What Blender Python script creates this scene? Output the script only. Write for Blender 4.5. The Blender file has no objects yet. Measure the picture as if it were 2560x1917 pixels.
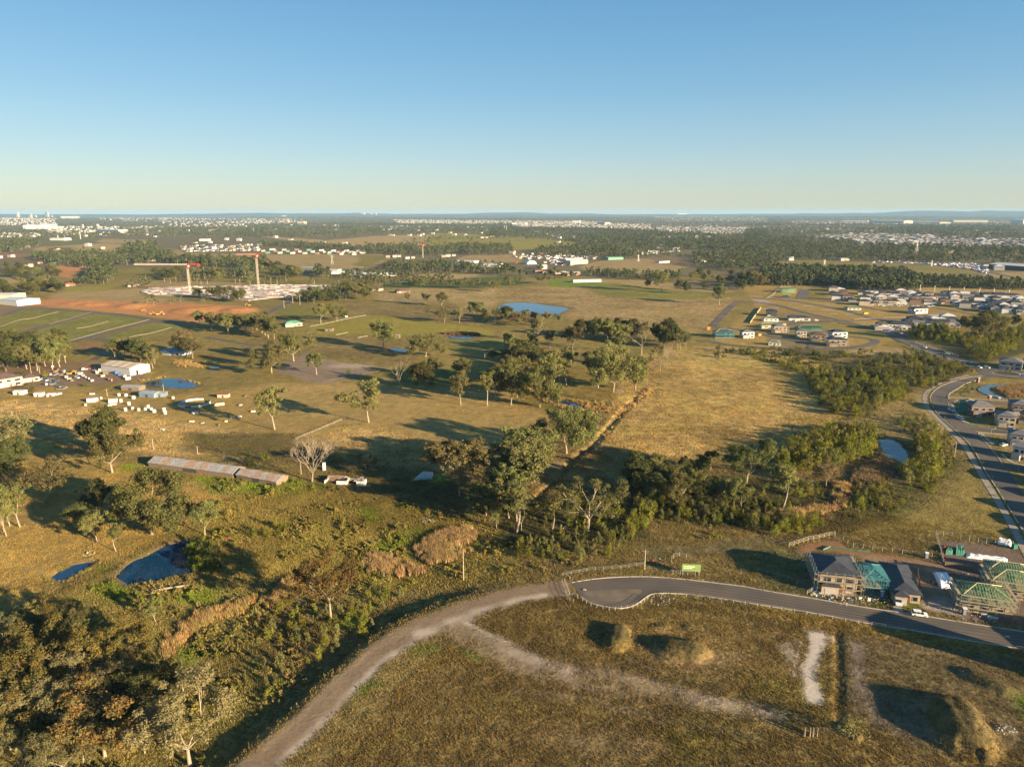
import bpy, math, random
import numpy as np
from mathutils import Vector, Matrix
R = math.radians
SC = bpy.context.scene
COL = SC.collection
# ---------------------------------------------------------------- camera, sky, sun, exposure
CAMH, FPX, PITCH = 120.0, 1775.0, 13.54
cam_d = bpy.data.cameras.new('camera'); cam = bpy.data.objects.new('camera', cam_d); COL.objects.link(cam)
cam_d.sensor_fit = 'HORIZONTAL'; cam_d.sensor_width = 36.0; cam_d.lens = 36.0 * FPX / 2560.0
cam_d.clip_start = 1.0; cam_d.clip_end = 90000.0
cam.location = (0, 0, CAMH); cam.rotation_euler = (R(90 - PITCH), 0, 0)
SC.camera = cam
SUN_AZ, SUN_EL = 125.0, 13.2          # azimuth clockwise from the viewing direction (+Y)
w = bpy.data.worlds.new('World'); SC.world = w; w.use_nodes = True
nt = w.node_tree; nt.nodes.clear()
sky = nt.nodes.new('ShaderNodeTexSky'); sky.sky_type = 'NISHITA'; sky.sun_disc = False
sky.sun_elevation = R(SUN_EL); sky.sun_rotation = R(SUN_AZ); sky.altitude = 100; sky.air_density = 1.0
sky.dust_density = 0.3; sky.ozone_density = 1.5
bg = nt.nodes.new('ShaderNodeBackground'); bg.inputs['Strength'].default_value = 0.053
wo = nt.nodes.new('ShaderNodeOutputWorld')
# the low winter sun leaves a clear blue sky that pales towards the horizon all the way round
tcw = nt.nodes.new('ShaderNodeTexCoord'); sxw = nt.nodes.new('ShaderNodeSeparateXYZ'); nt.links.new(tcw.outputs['Generated'], sxw.inputs[0])
rw = nt.nodes.new('ShaderNodeValToRGB'); cr_ = rw.color_ramp; cr_.interpolation = 'B_SPLINE'
while len(cr_.elements) < 7: cr_.elements.new(.5)
for e_, (p_, c_) in zip(cr_.elements, ((0, (.60, .63, .52)), (.03, (.52, .635, .62)), (.075, (.39, .61, .74)), (.15, (.2, .475, .73)), (.26, (.11, .365, .66)), (.5, (.06, .24, .5)), (1, (.04, .14, .32)))):
    e_.position = p_; e_.color = (*c_, 1)
nt.links.new(sxw.outputs[2], rw.inputs[0])
g1_ = nt.nodes.new('ShaderNodeVectorMath'); g1_.operation = 'SCALE'; g1_.inputs['Scale'].default_value = 6.0; nt.links.new(rw.outputs[0], g1_.inputs[0])
mw = nt.nodes.new('ShaderNodeMix'); mw.data_type = 'RGBA'; mw.inputs[0].default_value = .72
nt.links.new(sky.outputs[0], mw.inputs[6]); nt.links.new(g1_.outputs[0], mw.inputs[7]); nt.links.new(mw.outputs[2], bg.inputs[0]); nt.links.new(bg.outputs[0], wo.inputs[0])
sl = bpy.data.lights.new('sun', 'SUN'); sl.energy = 5.0; sl.angle = R(0.5); sl.color = (1.0, 0.775, 0.49)
so = bpy.data.objects.new('sun', sl); COL.objects.link(so)
sd_ = Vector((math.sin(R(SUN_AZ)) * math.cos(R(SUN_EL)), math.cos(R(SUN_AZ)) * math.cos(R(SUN_EL)), math.sin(R(SUN_EL))))
so.rotation_euler = sd_.to_track_quat('Z', 'Y').to_euler(); so.location = (0, 0, 400)
SC.view_settings.view_transform = 'Standard'; SC.view_settings.look = 'None'
SC.view_settings.gamma = 1.0; SC.view_settings.use_curve_mapping = False
SC.view_settings.exposure = 1.66
SC.cycles.max_bounces = 4; SC.cycles.diffuse_bounces = 2; SC.cycles.glossy_bounces = 2; SC.cycles.transmission_bounces = 3
SC.cycles.transparent_max_bounces = 4; SC.cycles.volume_bounces = 0
SC.cycles.use_denoising = True
SC.cycles.volume_step_rate = 4

rng = random.Random(7)
NP = np.random.RandomState(11)

# ---------------------------------------------------------------- numeric helpers
def smooth(a, b, x):
    t = np.clip((x - a) / (b - a), 0, 1); return t * t * (3 - 2 * t)
def _hash(i, j, s):
    n = (i.astype(np.int64) * 374761393 + j.astype(np.int64) * 668265263 + s * 982451653) & 0x7fffffff
    n = ((n ^ (n >> 13)) * 1274126177) & 0x7fffffff
    return ((n ^ (n >> 16)) & 0xffff) / 65535.0
def vnoise(x, y, s=0):
    i, j = np.floor(x), np.floor(y); u, v = x - i, y - j
    u = u * u * (3 - 2 * u); v = v * v * (3 - 2 * v)
    a, b, c, d = _hash(i, j, s), _hash(i + 1, j, s), _hash(i, j + 1, s), _hash(i + 1, j + 1, s)
    return (a * (1 - u) + b * u) * (1 - v) + (c * (1 - u) + d * u) * v
def fbm(x, y, s=0, o=3):
    t, a, n = 0, 1.0, 0
    for k in range(o):
        t = t + a * vnoise(x, y, s + k * 17); n += a; a *= .5; x = x * 2.03 + 3.1; y = y * 2.03 + 1.7
    return t / n - .5
def sd_poly(x, y, P):
    """signed distance to a closed polygon, negative inside"""
    d2 = np.full(x.shape, 1e18); ins = np.zeros(x.shape, bool)
    n = len(P)
    for k in range(n):
        ax, ay = P[k]; bx, by = P[(k + 1) % n]
        ex, ey = bx - ax, by - ay; wx, wy = x - ax, y - ay
        t = np.clip((wx * ex + wy * ey) / (ex * ex + ey * ey + 1e-9), 0, 1)
        dx, dy = wx - ex * t, wy - ey * t
        d2 = np.minimum(d2, dx * dx + dy * dy)
        c = ((ay <= y) != (by <= y))
        if ey != 0: ins ^= c & (x < ax + ex * (y - ay) / ey)
    d = np.sqrt(d2); return np.where(ins, -d, d)
def d_line(x, y, P):
    d2 = np.full(x.shape, 1e18)
    for k in range(len(P) - 1):
        ax, ay = P[k]; bx, by = P[k + 1]
        ex, ey = bx - ax, by - ay; wx, wy = x - ax, y - ay
        t = np.clip((wx * ex + wy * ey) / (ex * ex + ey * ey + 1e-9), 0, 1)
        dx, dy = wx - ex * t, wy - ey * t
        d2 = np.minimum(d2, dx * dx + dy * dy)
    return np.sqrt(d2)
# pixels of the photograph (in its crops) -> points on the ground
CROP = {'S': (0, 0, 1), 'V': (0, 0, .8637), 'd': (2000, 1300, 3.95), 'e': (2240, 900, 5.52), 'f': (0, 500, 6.9),
        'g1': (1720, 700, 5.267), 'g2': (2060, 700, 4.424), 'g3': (0, 880, 4.254), 'g4': (560, 520, 3.072),
        'g5': (1280, 520, 3.456), 'g6': (900, 840, 2.765)}
for r_, y_ in (('a', 500), ('b', 960), ('c', 1437)):
    for k_ in range(4): CROP[r_ + str(k_)] = (640 * k_, y_, 3.45)
cp, sp = math.cos(R(PITCH)), math.sin(R(PITCH))
def px(crop, pts):
    ox, oy, s = CROP[crop]; a = np.asarray(pts, float).reshape(-1, 2)
    return np.stack([ox + a[:, 0] / s, oy + a[:, 1] / s], 1)
def ray(S):
    u = (S[:, 0] - 1280) / FPX; v = -(S[:, 1] - 958.5) / FPX
    return np.stack([u, cp + v * sp, -sp + v * cp], 1)      # per unit depth
def flat(crop, pts):
    d = ray(px(crop, pts)); t = CAMH / np.maximum(-d[:, 2], 1e-3)
    return np.stack([d[:, 0] * t, d[:, 1] * t], 1)
def project(p):
    x, y, z = p; zc = y * cp - (z - CAMH) * sp; yc = y * sp + (z - CAMH) * cp
    return 1280 + FPX * x / zc, 958.5 - FPX * yc / zc, zc

# ---------------------------------------------------------------- the lie of the land
MOUNDS = []      # cx, cy, ux, uy, half length, half width, height
def mound(crop, a, b, wid, h, pw=1.0):
    A, B = flat(crop, [a, b]); L = np.hypot(*(B - A)); u = (B - A) / L
    MOUNDS.append((*(A + B) / 2, *u, L / 2, wid / 2, h, pw))
mound('c2', (925, 455), (885, 640), 8, 2.5)
mound('c2', (1290, 640), (1640, 665), 12, 2.8)
mound('c3', (1560, 1110), (1740, 1520), 15, 4.6)
mound('c3', (1840, 1590), (1900, 1610), 3.0, 1.6)
mound('c3', (1720, 840), (2100, 1030), 7.0, 1.6)
mound('c2', (1230, 445), (1350, 450), 2.5, .7)
mound('c2', (1480, 445), (1560, 455), 2.0, .8)
mound('c3', (640, 1290), (790, 1420), 3.5, 1.1)
mound('c3', (1960, 1320), (2100, 1350), 2.5, .6)
for a_, b_, w_, h_ in (((700, 910), (900, 900), 26, 6), ((1050, 930), (1250, 905), 40, 7), ((1540, 960), (1900, 935), 50, 8), ((1680, 1010), (1830, 1000), 36, 7),
                       ((1950, 960), (2150, 950), 36, 7), ((560, 905), (760, 880), 30, 5), ((1500, 1035), (1640, 1060), 18, 4)):
    mound('a0', a_, b_, w_ * 1.2, h_ * .5, 1.0)
PAD = np.concatenate([flat('c1', [(-300, 1790), (0, 1480), (200, 1320), (400, 1160), (600, 950), (800, 780), (1000, 590), (1200, 460), (1400, 360), (1600, 280), (1800, 215), (2000, 160), (2208, 125)]),
                      flat('c2', [(200, 70), (400, -40), (700, -60)]), np.array([[60, 235], [60, 60], [-60, 60]])])
DITCH = [(flat('b2', [(1100, 100), (960, 230), (800, 420), (690, 530), (560, 620), (470, 720), (350, 850), (230, 960), (150, 1080)]), 2.2, 1.4),
         (flat('c3', [(600, 480), (612, 620), (605, 760), (620, 900), (612, 1020), (618, 1180), (610, 1320)]), 1.2, .4)]
POND = {  # polygon, recess of water surface
    'near_dam': flat('b0', [(1000, 1650), (1080, 1570), (1150, 1520), (1300, 1455), (1400, 1400), (1560, 1352), (1680, 1355), (1790, 1400), (1800, 1500), (1720, 1590), (1540, 1640), (1300, 1690), (1100, 1710)]),
    'small_dam': flat('b0', [(440, 1660), (520, 1600), (620, 1555), (760, 1530), (820, 1540), (740, 1590), (640, 1640), (560, 1690), (460, 1700)]),
    'creek_pond': flat('b3', [(945, 475), (1000, 468), (1080, 480), (1150, 520), (1200, 590), (1225, 690), (1150, 690), (1050, 640), (990, 570)]),
    'yard_dam': flat('a0', [(1255, 1575), (1400, 1540), (1560, 1543), (1700, 1588), (1610, 1620), (1450, 1613), (1330, 1605), (1270, 1595)]),
    'large_dam': flat('a2', [(-130, 945), (-80, 900), (0, 886), (180, 888), (300, 908), (475, 930), (440, 962), (380, 985), (220, 977), (60, 965), (-60, 955)]),
    'paddock_pool': flat('a1', [(1150, 1280), (1230, 1279), (1360, 1300), (1300, 1310), (1210, 1302)]),
    'reed_pool': flat('a1', [(1670, 1170), (1760, 1168), (1885, 1183), (1830, 1196), (1700, 1190)]),
    'basin_pond': flat('e', [(1130, 400), (1230, 350), (1400, 338), (1510, 335), (1400, 365), (1300, 385), (1300, 440), (1380, 480), (1500, 520), (1480, 545), (1330, 500), (1200, 455)]),
    'creek_pool': flat('b2', [(300, 120), (400, 130), (560, 165), (590, 185), (500, 190), (430, 175), (330, 140)]),
    'woodland_pool': flat('c0', [(900, 930), (1000, 900), (1120, 920), (1130, 1050), (1040, 1170), (1020, 1280), (930, 1300), (920, 1150), (990, 1050)]),
    'gully_pool': flat('a0', [(1810, 1440), (1880, 1436), (1880, 1450), (1820, 1452)]),
}
NEARP = ('near_dam', 'small_dam', 'creek_pond', 'woodland_pool', 'creek_pool')
RECESS = {k: (.45 if k in ('near_dam', 'small_dam', 'woodland_pool') else .3) for k in POND}
def bb(P, m): return P[:, 0].min() - m, P[:, 0].max() + m, P[:, 1].min() - m, P[:, 1].max() + m
def sub(x, y, P, m):
    a, b, c, d = bb(P, m); return np.nonzero((x > a) & (x < b) & (y > c) & (y < d))[0]
def height(x, y):
    x = np.asarray(x, float).ravel(); y = np.asarray(y, float).ravel()
    D = np.hypot(x, y)
    z = fbm(x / 55, y / 55, 5, 2) * 1.0 * smooth(230, 330, D) * (1 - smooth(500, 700, D) * .4)
    z = z + fbm(x / 900, y / 900, 9, 2) * 9 * smooth(700, 3500, D) + fbm(x / 3500, y / 3500, 3, 2) * 60 * smooth(5000, 14000, D)
    i = sub(x, y, PAD, 95)
    if len(i):
        s = sd_poly(x[i], y[i], PAD)
        lf = (x[i] < 12) & (s > 0)
        near = smooth(120, 200, D[i]) if False else 1.0
        z[i] += np.where(lf, -3.2 * smooth(0, 7, s) * (1 - smooth(30, 90, s)) * (1 - smooth(-40, 12, x[i])), 0)
    for P, wd, dp in DITCH:
        i = sub(x, y, P, wd * 2)
        if len(i): z[i] -= dp * (1 - smooth(.4 * wd, 1.5 * wd, d_line(x[i], y[i], P)))
    for cx, cy, ux, uy, L, W, h, pw in MOUNDS:
        i = np.nonzero((abs(x - cx) < L + 3 * W) & (abs(y - cy) < L + 3 * W))[0]
        if len(i):
            a = (x[i] - cx) * ux + (y[i] - cy) * uy; b = -(x[i] - cx) * uy + (y[i] - cy) * ux
            a = np.maximum(abs(a) - L + W * .55, 0)
            d = np.hypot(a, b) / W + fbm(x[i] / 2.2, y[i] / 2.2, 31, 3) * .3
            z[i] = z[i] + h * (1 - smooth(.2, 1.1, d)) * (1 - .18 * np.clip(1 - d, 0, 1))
    for k, P in POND.items():
        if k not in PONDZ: continue
        i = sub(x, y, P, 16)
        if len(i):
            s = sd_poly(x[i], y[i], P); n = k in NEARP
            t = 1 - (smooth(-3, 2.2, s) if n else smooth(1, 14, s))
            z[i] = z[i] * (1 - t) + (PONDZ[k] - (.9 if n else .3)) * t
    return z
PONDZ = {}
for k_, P_ in POND.items():
    c_ = P_.mean(0); PONDZ_v = float(height([c_[0]], [c_[1]])[0]) - RECESS[k_]; PONDZ[k_ + '_'] = PONDZ_v
PONDZ = {k_[:-1]: v for k_, v in PONDZ.items()}
def hz(x, y): return float(height([x], [y])[0])
def P(crop, pts):
    """points of the photograph -> points on the terrain (x, y)"""
    d = ray(px(crop, pts)); t = CAMH / np.maximum(-d[:, 2], 2e-3)
    for _ in range(6):
        z = height(d[:, 0] * t, d[:, 1] * t); t = .3 * t + .7 * (CAMH - z) / np.maximum(-d[:, 2], 2e-3)
    return np.stack([d[:, 0] * t, d[:, 1] * t], 1)
def P1(crop, x, y):
    q = P(crop, [(x, y)])[0]; return float(q[0]), float(q[1])
def tall(crop, bx, by, ty):
    """base point and height in metres of an upright thing seen from base row by to top row ty"""
    x, y = P1(crop, bx, by); z = hz(x, y)
    d = ray(px(crop, [(bx, ty)]))[0]; return x, y, max(.5, CAMH + d[2] / d[1] * y - z)

# ---------------------------------------------------------------- building blocks
MATS = {}
def srgb(h): return tuple(((int(h[i:i + 2], 16) / 255) ** 2.2) for i in (0, 2, 4))
def pm(name, col, rough=.8, var=.25, scale=1.5, metal=0.0, bump=0.0, spec=.3, col2=None, emis=None):
    if name in MATS: return MATS[name]
    m = bpy.data.materials.new(name); m.use_nodes = True; n = m.node_tree.nodes; l = m.node_tree.links
    b = n['Principled BSDF']; b.inputs['Roughness'].default_value = rough; b.inputs['Metallic'].default_value = metal
    b.inputs['Specular IOR Level'].default_value = spec
    tc = n.new('ShaderNodeTexCoord'); no = n.new('ShaderNodeTexNoise'); no.inputs['Scale'].default_value = scale; no.inputs['Detail'].default_value = 4
    l.new(tc.outputs['Object'], no.inputs['Vector'])
    rp = n.new('ShaderNodeMapRange'); rp.inputs[1].default_value = .3; rp.inputs[2].default_value = .7
    l.new(no.outputs[0], rp.inputs[0])
    mx = n.new('ShaderNodeMix'); mx.data_type = 'RGBA'
    c2 = col2 or tuple(c * (1 - var) for c in col); c1 = col if col2 else tuple(min(1, c * (1 + var * .5)) for c in col)
    mx.inputs[6].default_value = (*c1, 1); mx.inputs[7].default_value = (*c2, 1)
    l.new(rp.outputs[0], mx.inputs[0]); l.new(mx.outputs[2], b.inputs['Base Color'])
    if bump:
        bu = n.new('ShaderNodeBump'); bu.inputs['Strength'].default_value = bump; bu.inputs['Distance'].default_value = .1
        l.new(no.outputs[0], bu.inputs['Height']); l.new(bu.outputs[0], b.inputs['Normal'])
    MATS[name] = m; return m
class MB:
    def __init__(s): s.v, s.f, s.mi = [], [], []; s.m = 0
    def add(s, vs, fs):
        o = len(s.v); s.v += [tuple(map(float, p)) for p in vs]; s.f += [tuple(i + o for i in f) for f in fs]; s.mi += [s.m] * len(fs); return s
    def box(s, x0, x1, y0, y1, z0, z1):
        return s.add([(x0, y0, z0), (x1, y0, z0), (x1, y1, z0), (x0, y1, z0), (x0, y0, z1), (x1, y0, z1), (x1, y1, z1), (x0, y1, z1)],
                     [(0, 3, 2, 1), (4, 5, 6, 7), (0, 1, 5, 4), (1, 2, 6, 5), (2, 3, 7, 6), (3, 0, 4, 7)])
    def tube(s, p, q, r0, r1=None, n=5, cap=True):
        r1 = r0 if r1 is None else r1; p, q = Vector(p), Vector(q); d = q - p
        if d.length < 1e-6: return s
        d.normalize(); a = d.orthogonal().normalized(); b = d.cross(a); vs = []
        for c, r in ((p, r0), (q, r1)):
            for k in range(n):
                t = 2 * math.pi * k / n; vs.append(c + a * (r * math.cos(t)) + b * (r * math.sin(t)))
        fs = [(k, (k + 1) % n, n + (k + 1) % n, n + k) for k in range(n)]
        if cap: fs += [tuple(range(n - 1, -1, -1)), tuple(range(n, 2 * n))]
        return s.add(vs, fs)
    def bar(s, p, q, w, h=None):
        return s.tube(p, q, w * .7071, n=4)
    def poly(s, pts): return s.add(pts, [tuple(range(len(pts)))])
    def mesh(s, name, mats):
        me = bpy.data.meshes.new(name); me.from_pydata(s.v, [], s.f)
        for m in (mats if isinstance(mats, (list, tuple)) else [mats]): me.materials.append(m)
        if any(s.mi): me.polygons.foreach_set('material_index', s.mi)
        me.update(); return me
    def build(s, name, mats, parent=None): return ob(name, s.mesh(name, mats), parent)
def ob(name, me, parent=None, loc=None, rz=0, sc=None):
    o = bpy.data.objects.new(name, me); COL.objects.link(o)
    if parent: o.parent = parent
    if loc is not None: o.location = loc
    if rz: o.rotation_euler = (0, 0, rz)
    if sc is not None: o.scale = (sc, sc, sc) if isinstance(sc, (int, float)) else sc
    return o
def tag(o, label, cat, group=None):
    o['label'] = label; o['category'] = cat
    if group: o['group'] = group
    return o
def thing(name, label, cat, loc=(0, 0, 0), rz=0, group=None, sc=None):
    return tag(ob(name, None, None, loc, rz, sc), label, cat, group)
def kids(o): return [c for c in COL.objects if c.parent == o]
CH = {}
def np_mesh(name, V, F, mats, attrs=None, smooth_=False):
    """mesh from numpy arrays, F (n,4) or (n,3)"""
    me = bpy.data.meshes.new(name); V = np.asarray(V, np.float32); F = np.asarray(F, np.int32)
    me.vertices.add(len(V)); me.vertices.foreach_set('co', V.ravel())
    k = F.shape[1]; me.loops.add(F.size); me.loops.foreach_set('vertex_index', F.ravel())
    me.polygons.add(len(F)); me.polygons.foreach_set('loop_start', np.arange(0, F.size, k, dtype=np.int32))
    for m in (mats if isinstance(mats, (list, tuple)) else [mats]): me.materials.append(m)
    for an, av in (attrs or {}).items():
        if av.ndim == 2:
            at = me.attributes.new(an, 'FLOAT_COLOR', 'POINT'); c = np.ones((len(V), 4), np.float32); c[:, :3] = av; at.data.foreach_set('color', c.ravel())
        else:
            at = me.attributes.new(an, 'FLOAT', 'POINT'); at.data.foreach_set('value', av.astype(np.float32))
    me.update(calc_edges=True); me.validate()
    if smooth_: me.polygons.foreach_set('use_smooth', np.ones(len(F), bool))
    return me
ORDN = ['first', 'second', 'third', 'fourth', 'fifth', 'sixth', 'seventh', 'eighth', 'ninth', 'tenth', 'eleventh', 'twelfth', 'thirteenth', 'fourteenth', 'fifteenth', 'sixteenth', 'seventeenth', 'eighteenth', 'nineteenth', 'twentieth']
ORDN += ['twenty-' + w_ for w_ in ORDN[:9]] + ['thirtieth'] + ['thirty-' + w_ for w_ in ORDN[:9]]
def nth(i, n):
    if n == 1: return ''
    if i == 0: return 'leftmost'
    if i == n - 1: return 'rightmost'
    return ORDN[i] if i < len(ORDN) else None
def order_label(i, n, noun, phrase):
    o = nth(i, n)
    if o is None: return f"one of the many {noun}{'es' if noun.endswith('sh') else 's'} {phrase}"
    return f'{o} {noun} {phrase}' if o in ('leftmost', 'rightmost', '') else f'{o} {noun} from the left {phrase}'
# ---------------------------------------------------------------- land cover: what colour the ground itself has, and how rough its grass is
STRAW, TAN, BROWN = (.34, .245, .1), (.3, .22, .095), (.195, .145, .054)
OLIVE, YGREEN, GREEN, BRIGHT = (.19, .155, .038), (.24, .205, .038), (.085, .105, .022), (.15, .19, .025)
DIRT, CLAY, PALE, GRAVEL, ORANGE, FLOOR = (.2, .14, .085), (.33, .27, .2), (.42, .36, .28), (.215, .16, .105), (.42, .2, .075), (.075, .068, .028)
REDDIRT = (.24, .13, .065)
WEED = (.13, .125, .028); RUST = (.2, .125, .055)
LAYERS = []
def lay(crop, pts, col, tuft=.6, soft=2.0, warp=1.0, line=0, mix=1.0):
    A = P(crop, pts); D = np.hypot(*A.mean(0))
    LAYERS.append((A, np.array(col) * np.array([1.03, 1.0, .98]), tuft, soft * (1 + D / 500), warp, line, mix))
# far plain: forest floor, fields cut into it
lay('S', [(-900, 538), (3500, 538), (3500, 700), (-900, 700)], (.15, .125, .058), .2, 3)
lay('S', [(-900, 690), (3500, 690), (3500, 1000), (-900, 1000)], (.215, .165, .05), .6, 10)
F = lambda crop, pts, col, t=.5, soft=1.5, warp=1.0, mix=1.0: lay(crop, pts, col, t, soft, warp, 0, mix)
F('a0', [(280, 430), (380, 398), (620, 385), (860, 376), (1060, 383), (1085, 420), (1000, 470), (760, 462), (560, 456), (400, 452)], STRAW)
F('a0', [(400, 412), (600, 405), (610, 438), (400, 440)], REDDIRT)
F('a0', [(360, 368), (700, 318), (900, 320), (720, 382), (400, 408)], (.14, .14, .05))
F('a0', [(850, 335), (1330, 345), (1350, 385), (860, 370)], TAN)
F('a0', [(1490, 418), (1600, 456), (1900, 468), (2300, 456), (2300, 540), (1900, 522), (1500, 522), (1470, 470)], TAN)
F('a0', [(470, 555), (820, 548), (835, 590), (720, 625), (600, 685), (540, 640), (470, 590)], ORANGE)
F('a0', [(-300, 640), (140, 660), (220, 700), (0, 745), (-300, 740)], TAN)
F('a0', [(0, 455), (230, 470), (280, 490), (0, 500), (-200, 480)], REDDIRT)
F('a0', [(940, 600), (1200, 578), (1345, 620), (1345, 695), (1050, 690), (940, 660)], OLIVE)
F('a0', [(1640, 600), (2300, 612), (2300, 730), (1900, 705), (1640, 700)], OLIVE)
F('a0', [(1050, 690), (2300, 720), (2300, 760), (1200, 745)], TAN)
F('a0', [(440, 830), (560, 790), (900, 785), (1250, 755), (1240, 830), (1660, 872), (1660, 895), (900, 868), (500, 862)], TAN)
F('a0', [(540, 765), (700, 742), (980, 718), (1070, 740), (980, 762), (800, 790), (600, 795)], YGREEN)
F('a0', [(180, 872), (520, 853), (900, 868), (1500, 888), (2130, 918), (2240, 940), (2240, 985), (2000, 995), (1660, 1062), (1440, 1032), (1180, 992), (850, 962), (600, 934), (330, 925)], ORANGE, .3)
F('a0', [(-80, 960), (160, 900), (420, 915), (420, 940), (160, 950), (0, 985)], DIRT, .2)
for q in ([(-200, 1030), (0, 1010), (180, 948), (500, 940), (750, 962), (782, 975), (560, 1025), (100, 1130), (-200, 1150)],
          [(360, 1112), (640, 1032), (860, 978), (1000, 978), (1260, 1028), (1285, 1042), (1000, 1112), (780, 1168), (560, 1205), (300, 1135)],
          [(830, 1190), (1260, 1082), (1440, 1058), (1580, 1095), (1600, 1120), (1250, 1175), (1050, 1225), (900, 1205)]):
    F('a0', q, (.18, .172, .042), .6)
F('a0', [(-100, 1150), (280, 1140), (560, 1205), (600, 1220), (400, 1260), (-100, 1250)], REDDIRT, .3)
F('a0', [(700, 1235), (960, 1240), (1050, 1290), (700, 1300)], REDDIRT, .3)
F('a0', [(-200, 1390), (400, 1390), (900, 1400), (1240, 1450), (1240, 1560), (900, 1590), (400, 1620), (-200, 1650)], DIRT, .3)
lay('a0', [(0, 1035), (100, 1030)], OLIVE, .4, 1, 1, 1)
F('a1', [(0, 308), (340, 328), (620, 348), (740, 338), (1000, 312), (1500, 298), (1660, 288), (1700, 340), (1500, 385), (1200, 400), (900, 404), (620, 382), (340, 352)], STRAW)
F('a1', [(1500, 295), (1680, 285), (2300, 320), (2300, 400), (1900, 405), (1560, 415), (1480, 380)], YGREEN)
F('a1', [(-200, 478), (600, 466), (1100, 466), (1140, 505), (1020, 590), (700, 596), (480, 598), (180, 545), (60, 525), (-200, 540)], TAN)
F('a1', [(900, 470), (1140, 480), (1000, 580), (860, 560)], OLIVE)
F('a1', [(1370, 650), (1500, 636), (1940, 645), (1720, 692), (1400, 694)], STRAW)
F('a1', [(1800, 480), (2300, 470), (2300, 545), (1740, 530)], TAN)
F('a1', [(-100, 680), (1000, 690), (1000, 745), (-100, 750)], OLIVE)
F('a1', [(1060, 712), (1400, 700), (2080, 656), (2300, 660), (2300, 725), (1700, 764), (1300, 758), (1060, 752)], GREEN)
F('a1', [(1000, 800), (1340, 755), (1900, 785), (2300, 750), (2300, 820), (2060, 900), (1990, 930), (1740, 930), (1640, 870), (1300, 900), (1100, 900)], TAN, .8)
F('a1', [(700, 880), (1200, 880), (1700, 920), (2000, 1000), (2000, 1070), (1600, 1060), (1100, 1000), (900, 1000)], BROWN, .8)
F('a1', [(450, 1092), (950, 996), (1100, 996), (1600, 1058), (2060, 1120), (2000, 1185), (1500, 1152), (1230, 1172), (1200, 1205), (1000, 1152), (700, 1172), (520, 1152)], YGREEN, .4)
F('a1', [(180, 935), (330, 903), (530, 925), (530, 1003), (250, 1045)], (.17, .155, .036), .4)
F('a1', [(-100, 1220), (600, 1180), (1000, 1180), (1400, 1230), (1400, 1420), (1000, 1440), (500, 1360), (-100, 1330)], BROWN, .8)
F('a1', [(1300, 1180), (2300, 1200), (2300, 1330), (1800, 1310), (1400, 1280)], (.19, .165, .045), .6)
F('a1', [(1200, 1440), (1700, 1460), (1900, 1560), (1500, 1600), (1200, 1560)], GREEN, .6)
F('a1', [(560, 1590), (180, 1490), (240, 1400), (440, 1318), (740, 1408), (1010, 1430), (1060, 1445), (900, 1510), (700, 1568)], (.22, .17, .12), .25)
F('a1', [(600, 1440), (740, 1408), (1010, 1430), (960, 1450), (700, 1450)], CLAY, .1)
F('a1', [(1540, 1150), (1700, 1135), (1940, 1145), (1940, 1180), (1640, 1180)], RUST, .9)
F('a2', [(-200, 760), (480, 745), (760, 800), (900, 850), (1300, 870), (1900, 850), (1950, 900), (1700, 1100), (1560, 1150), (1300, 1180), (900, 1100), (500, 1040), (430, 980), (480, 930), (300, 890), (-100, 870)], (.28, .2, .085), 1.0)
F('a2', [(700, 735), (900, 715), (1300, 768), (1750, 790), (1760, 840), (1200, 866), (860, 846), (720, 800)], (.18, .165, .04), .6)
F('a2', [(310, 690), (520, 680), (800, 710), (820, 742), (500, 756), (310, 750)], BRIGHT, .4)
F('a2', [(-200, 690), (60, 690), (60, 735), (-200, 745)], GREEN, .4)
F('a2', [(610, 570), (780, 528), (1040, 508), (1440, 508), (1570, 570), (1430, 632), (1100, 655), (640, 605)], TAN)
F('a2', [(1100, 500), (1560, 490), (1700, 520), (1560, 580)], (.2, .14, .07))
F('a2', [(1360, 702), (1700, 710), (1970, 740), (1970, 770), (1700, 762), (1380, 742)], (.15, .12, .085), .2)
F('a2', [(1530, 765), (1800, 765), (1960, 790), (1800, 800), (1530, 780)], STRAW)
F('a2', [(640, 690), (1100, 690), (1380, 720), (1500, 790), (1300, 770), (900, 722), (700, 712)], TAN)
F('a2', [(-200, 345), (140, 318), (540, 360), (510, 402), (200, 432), (-200, 425)], YGREEN)
F('a3', [(60, 530), (400, 518), (900, 538), (1300, 548), (1800, 608), (1870, 660), (1500, 672), (1280, 662), (760, 624), (60, 605)], (.21, .175, .055))
F('a3', [(1290, 745), (2400, 778), (2400, 860), (1340, 812)], STRAW, .3)
F('a3', [(1850, 620), (2400, 620), (2400, 700), (2100, 720), (1850, 660)], TAN)
F('a3', [(-200, 730), (500, 745), (1300, 880), (1800, 960), (1760, 1010), (1620, 1010), (1300, 1010), (1000, 1110), (1060, 1210), (940, 1290), (-300, 1290), (-460, 1230), (-100, 900)], (.3, .21, .065), .5)
F('a3', [(340, 760), (520, 760), (520, 840), (330, 850)], OLIVE)
F('a3', [(0, 960), (500, 1000), (700, 1250), (300, 1290), (0, 1260)], (.2, .155, .075), .4)
F('a3', [(400, 1065), (600, 1055), (1030, 1150), (1030, 1215), (700, 1180)], (.25, .2, .06), .3)
F('a3', [(-400, 1300), (700, 1290), (1000, 1300), (1300, 1290), (1800, 1400), (1700, 1500), (1300, 1660), (300, 1660), (-100, 1400), (-600, 1400)], (.15, .115, .048), .7)
F('a3', [(600, 1290), (900, 1250), (1200, 1290), (1300, 1360), (1000, 1330), (700, 1340)], TAN, .5)
F('a3', [(1250, 1280), (1700, 1300), (2300, 1000), (2300, 1300), (1800, 1420)], FLOOR, .4)
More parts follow.
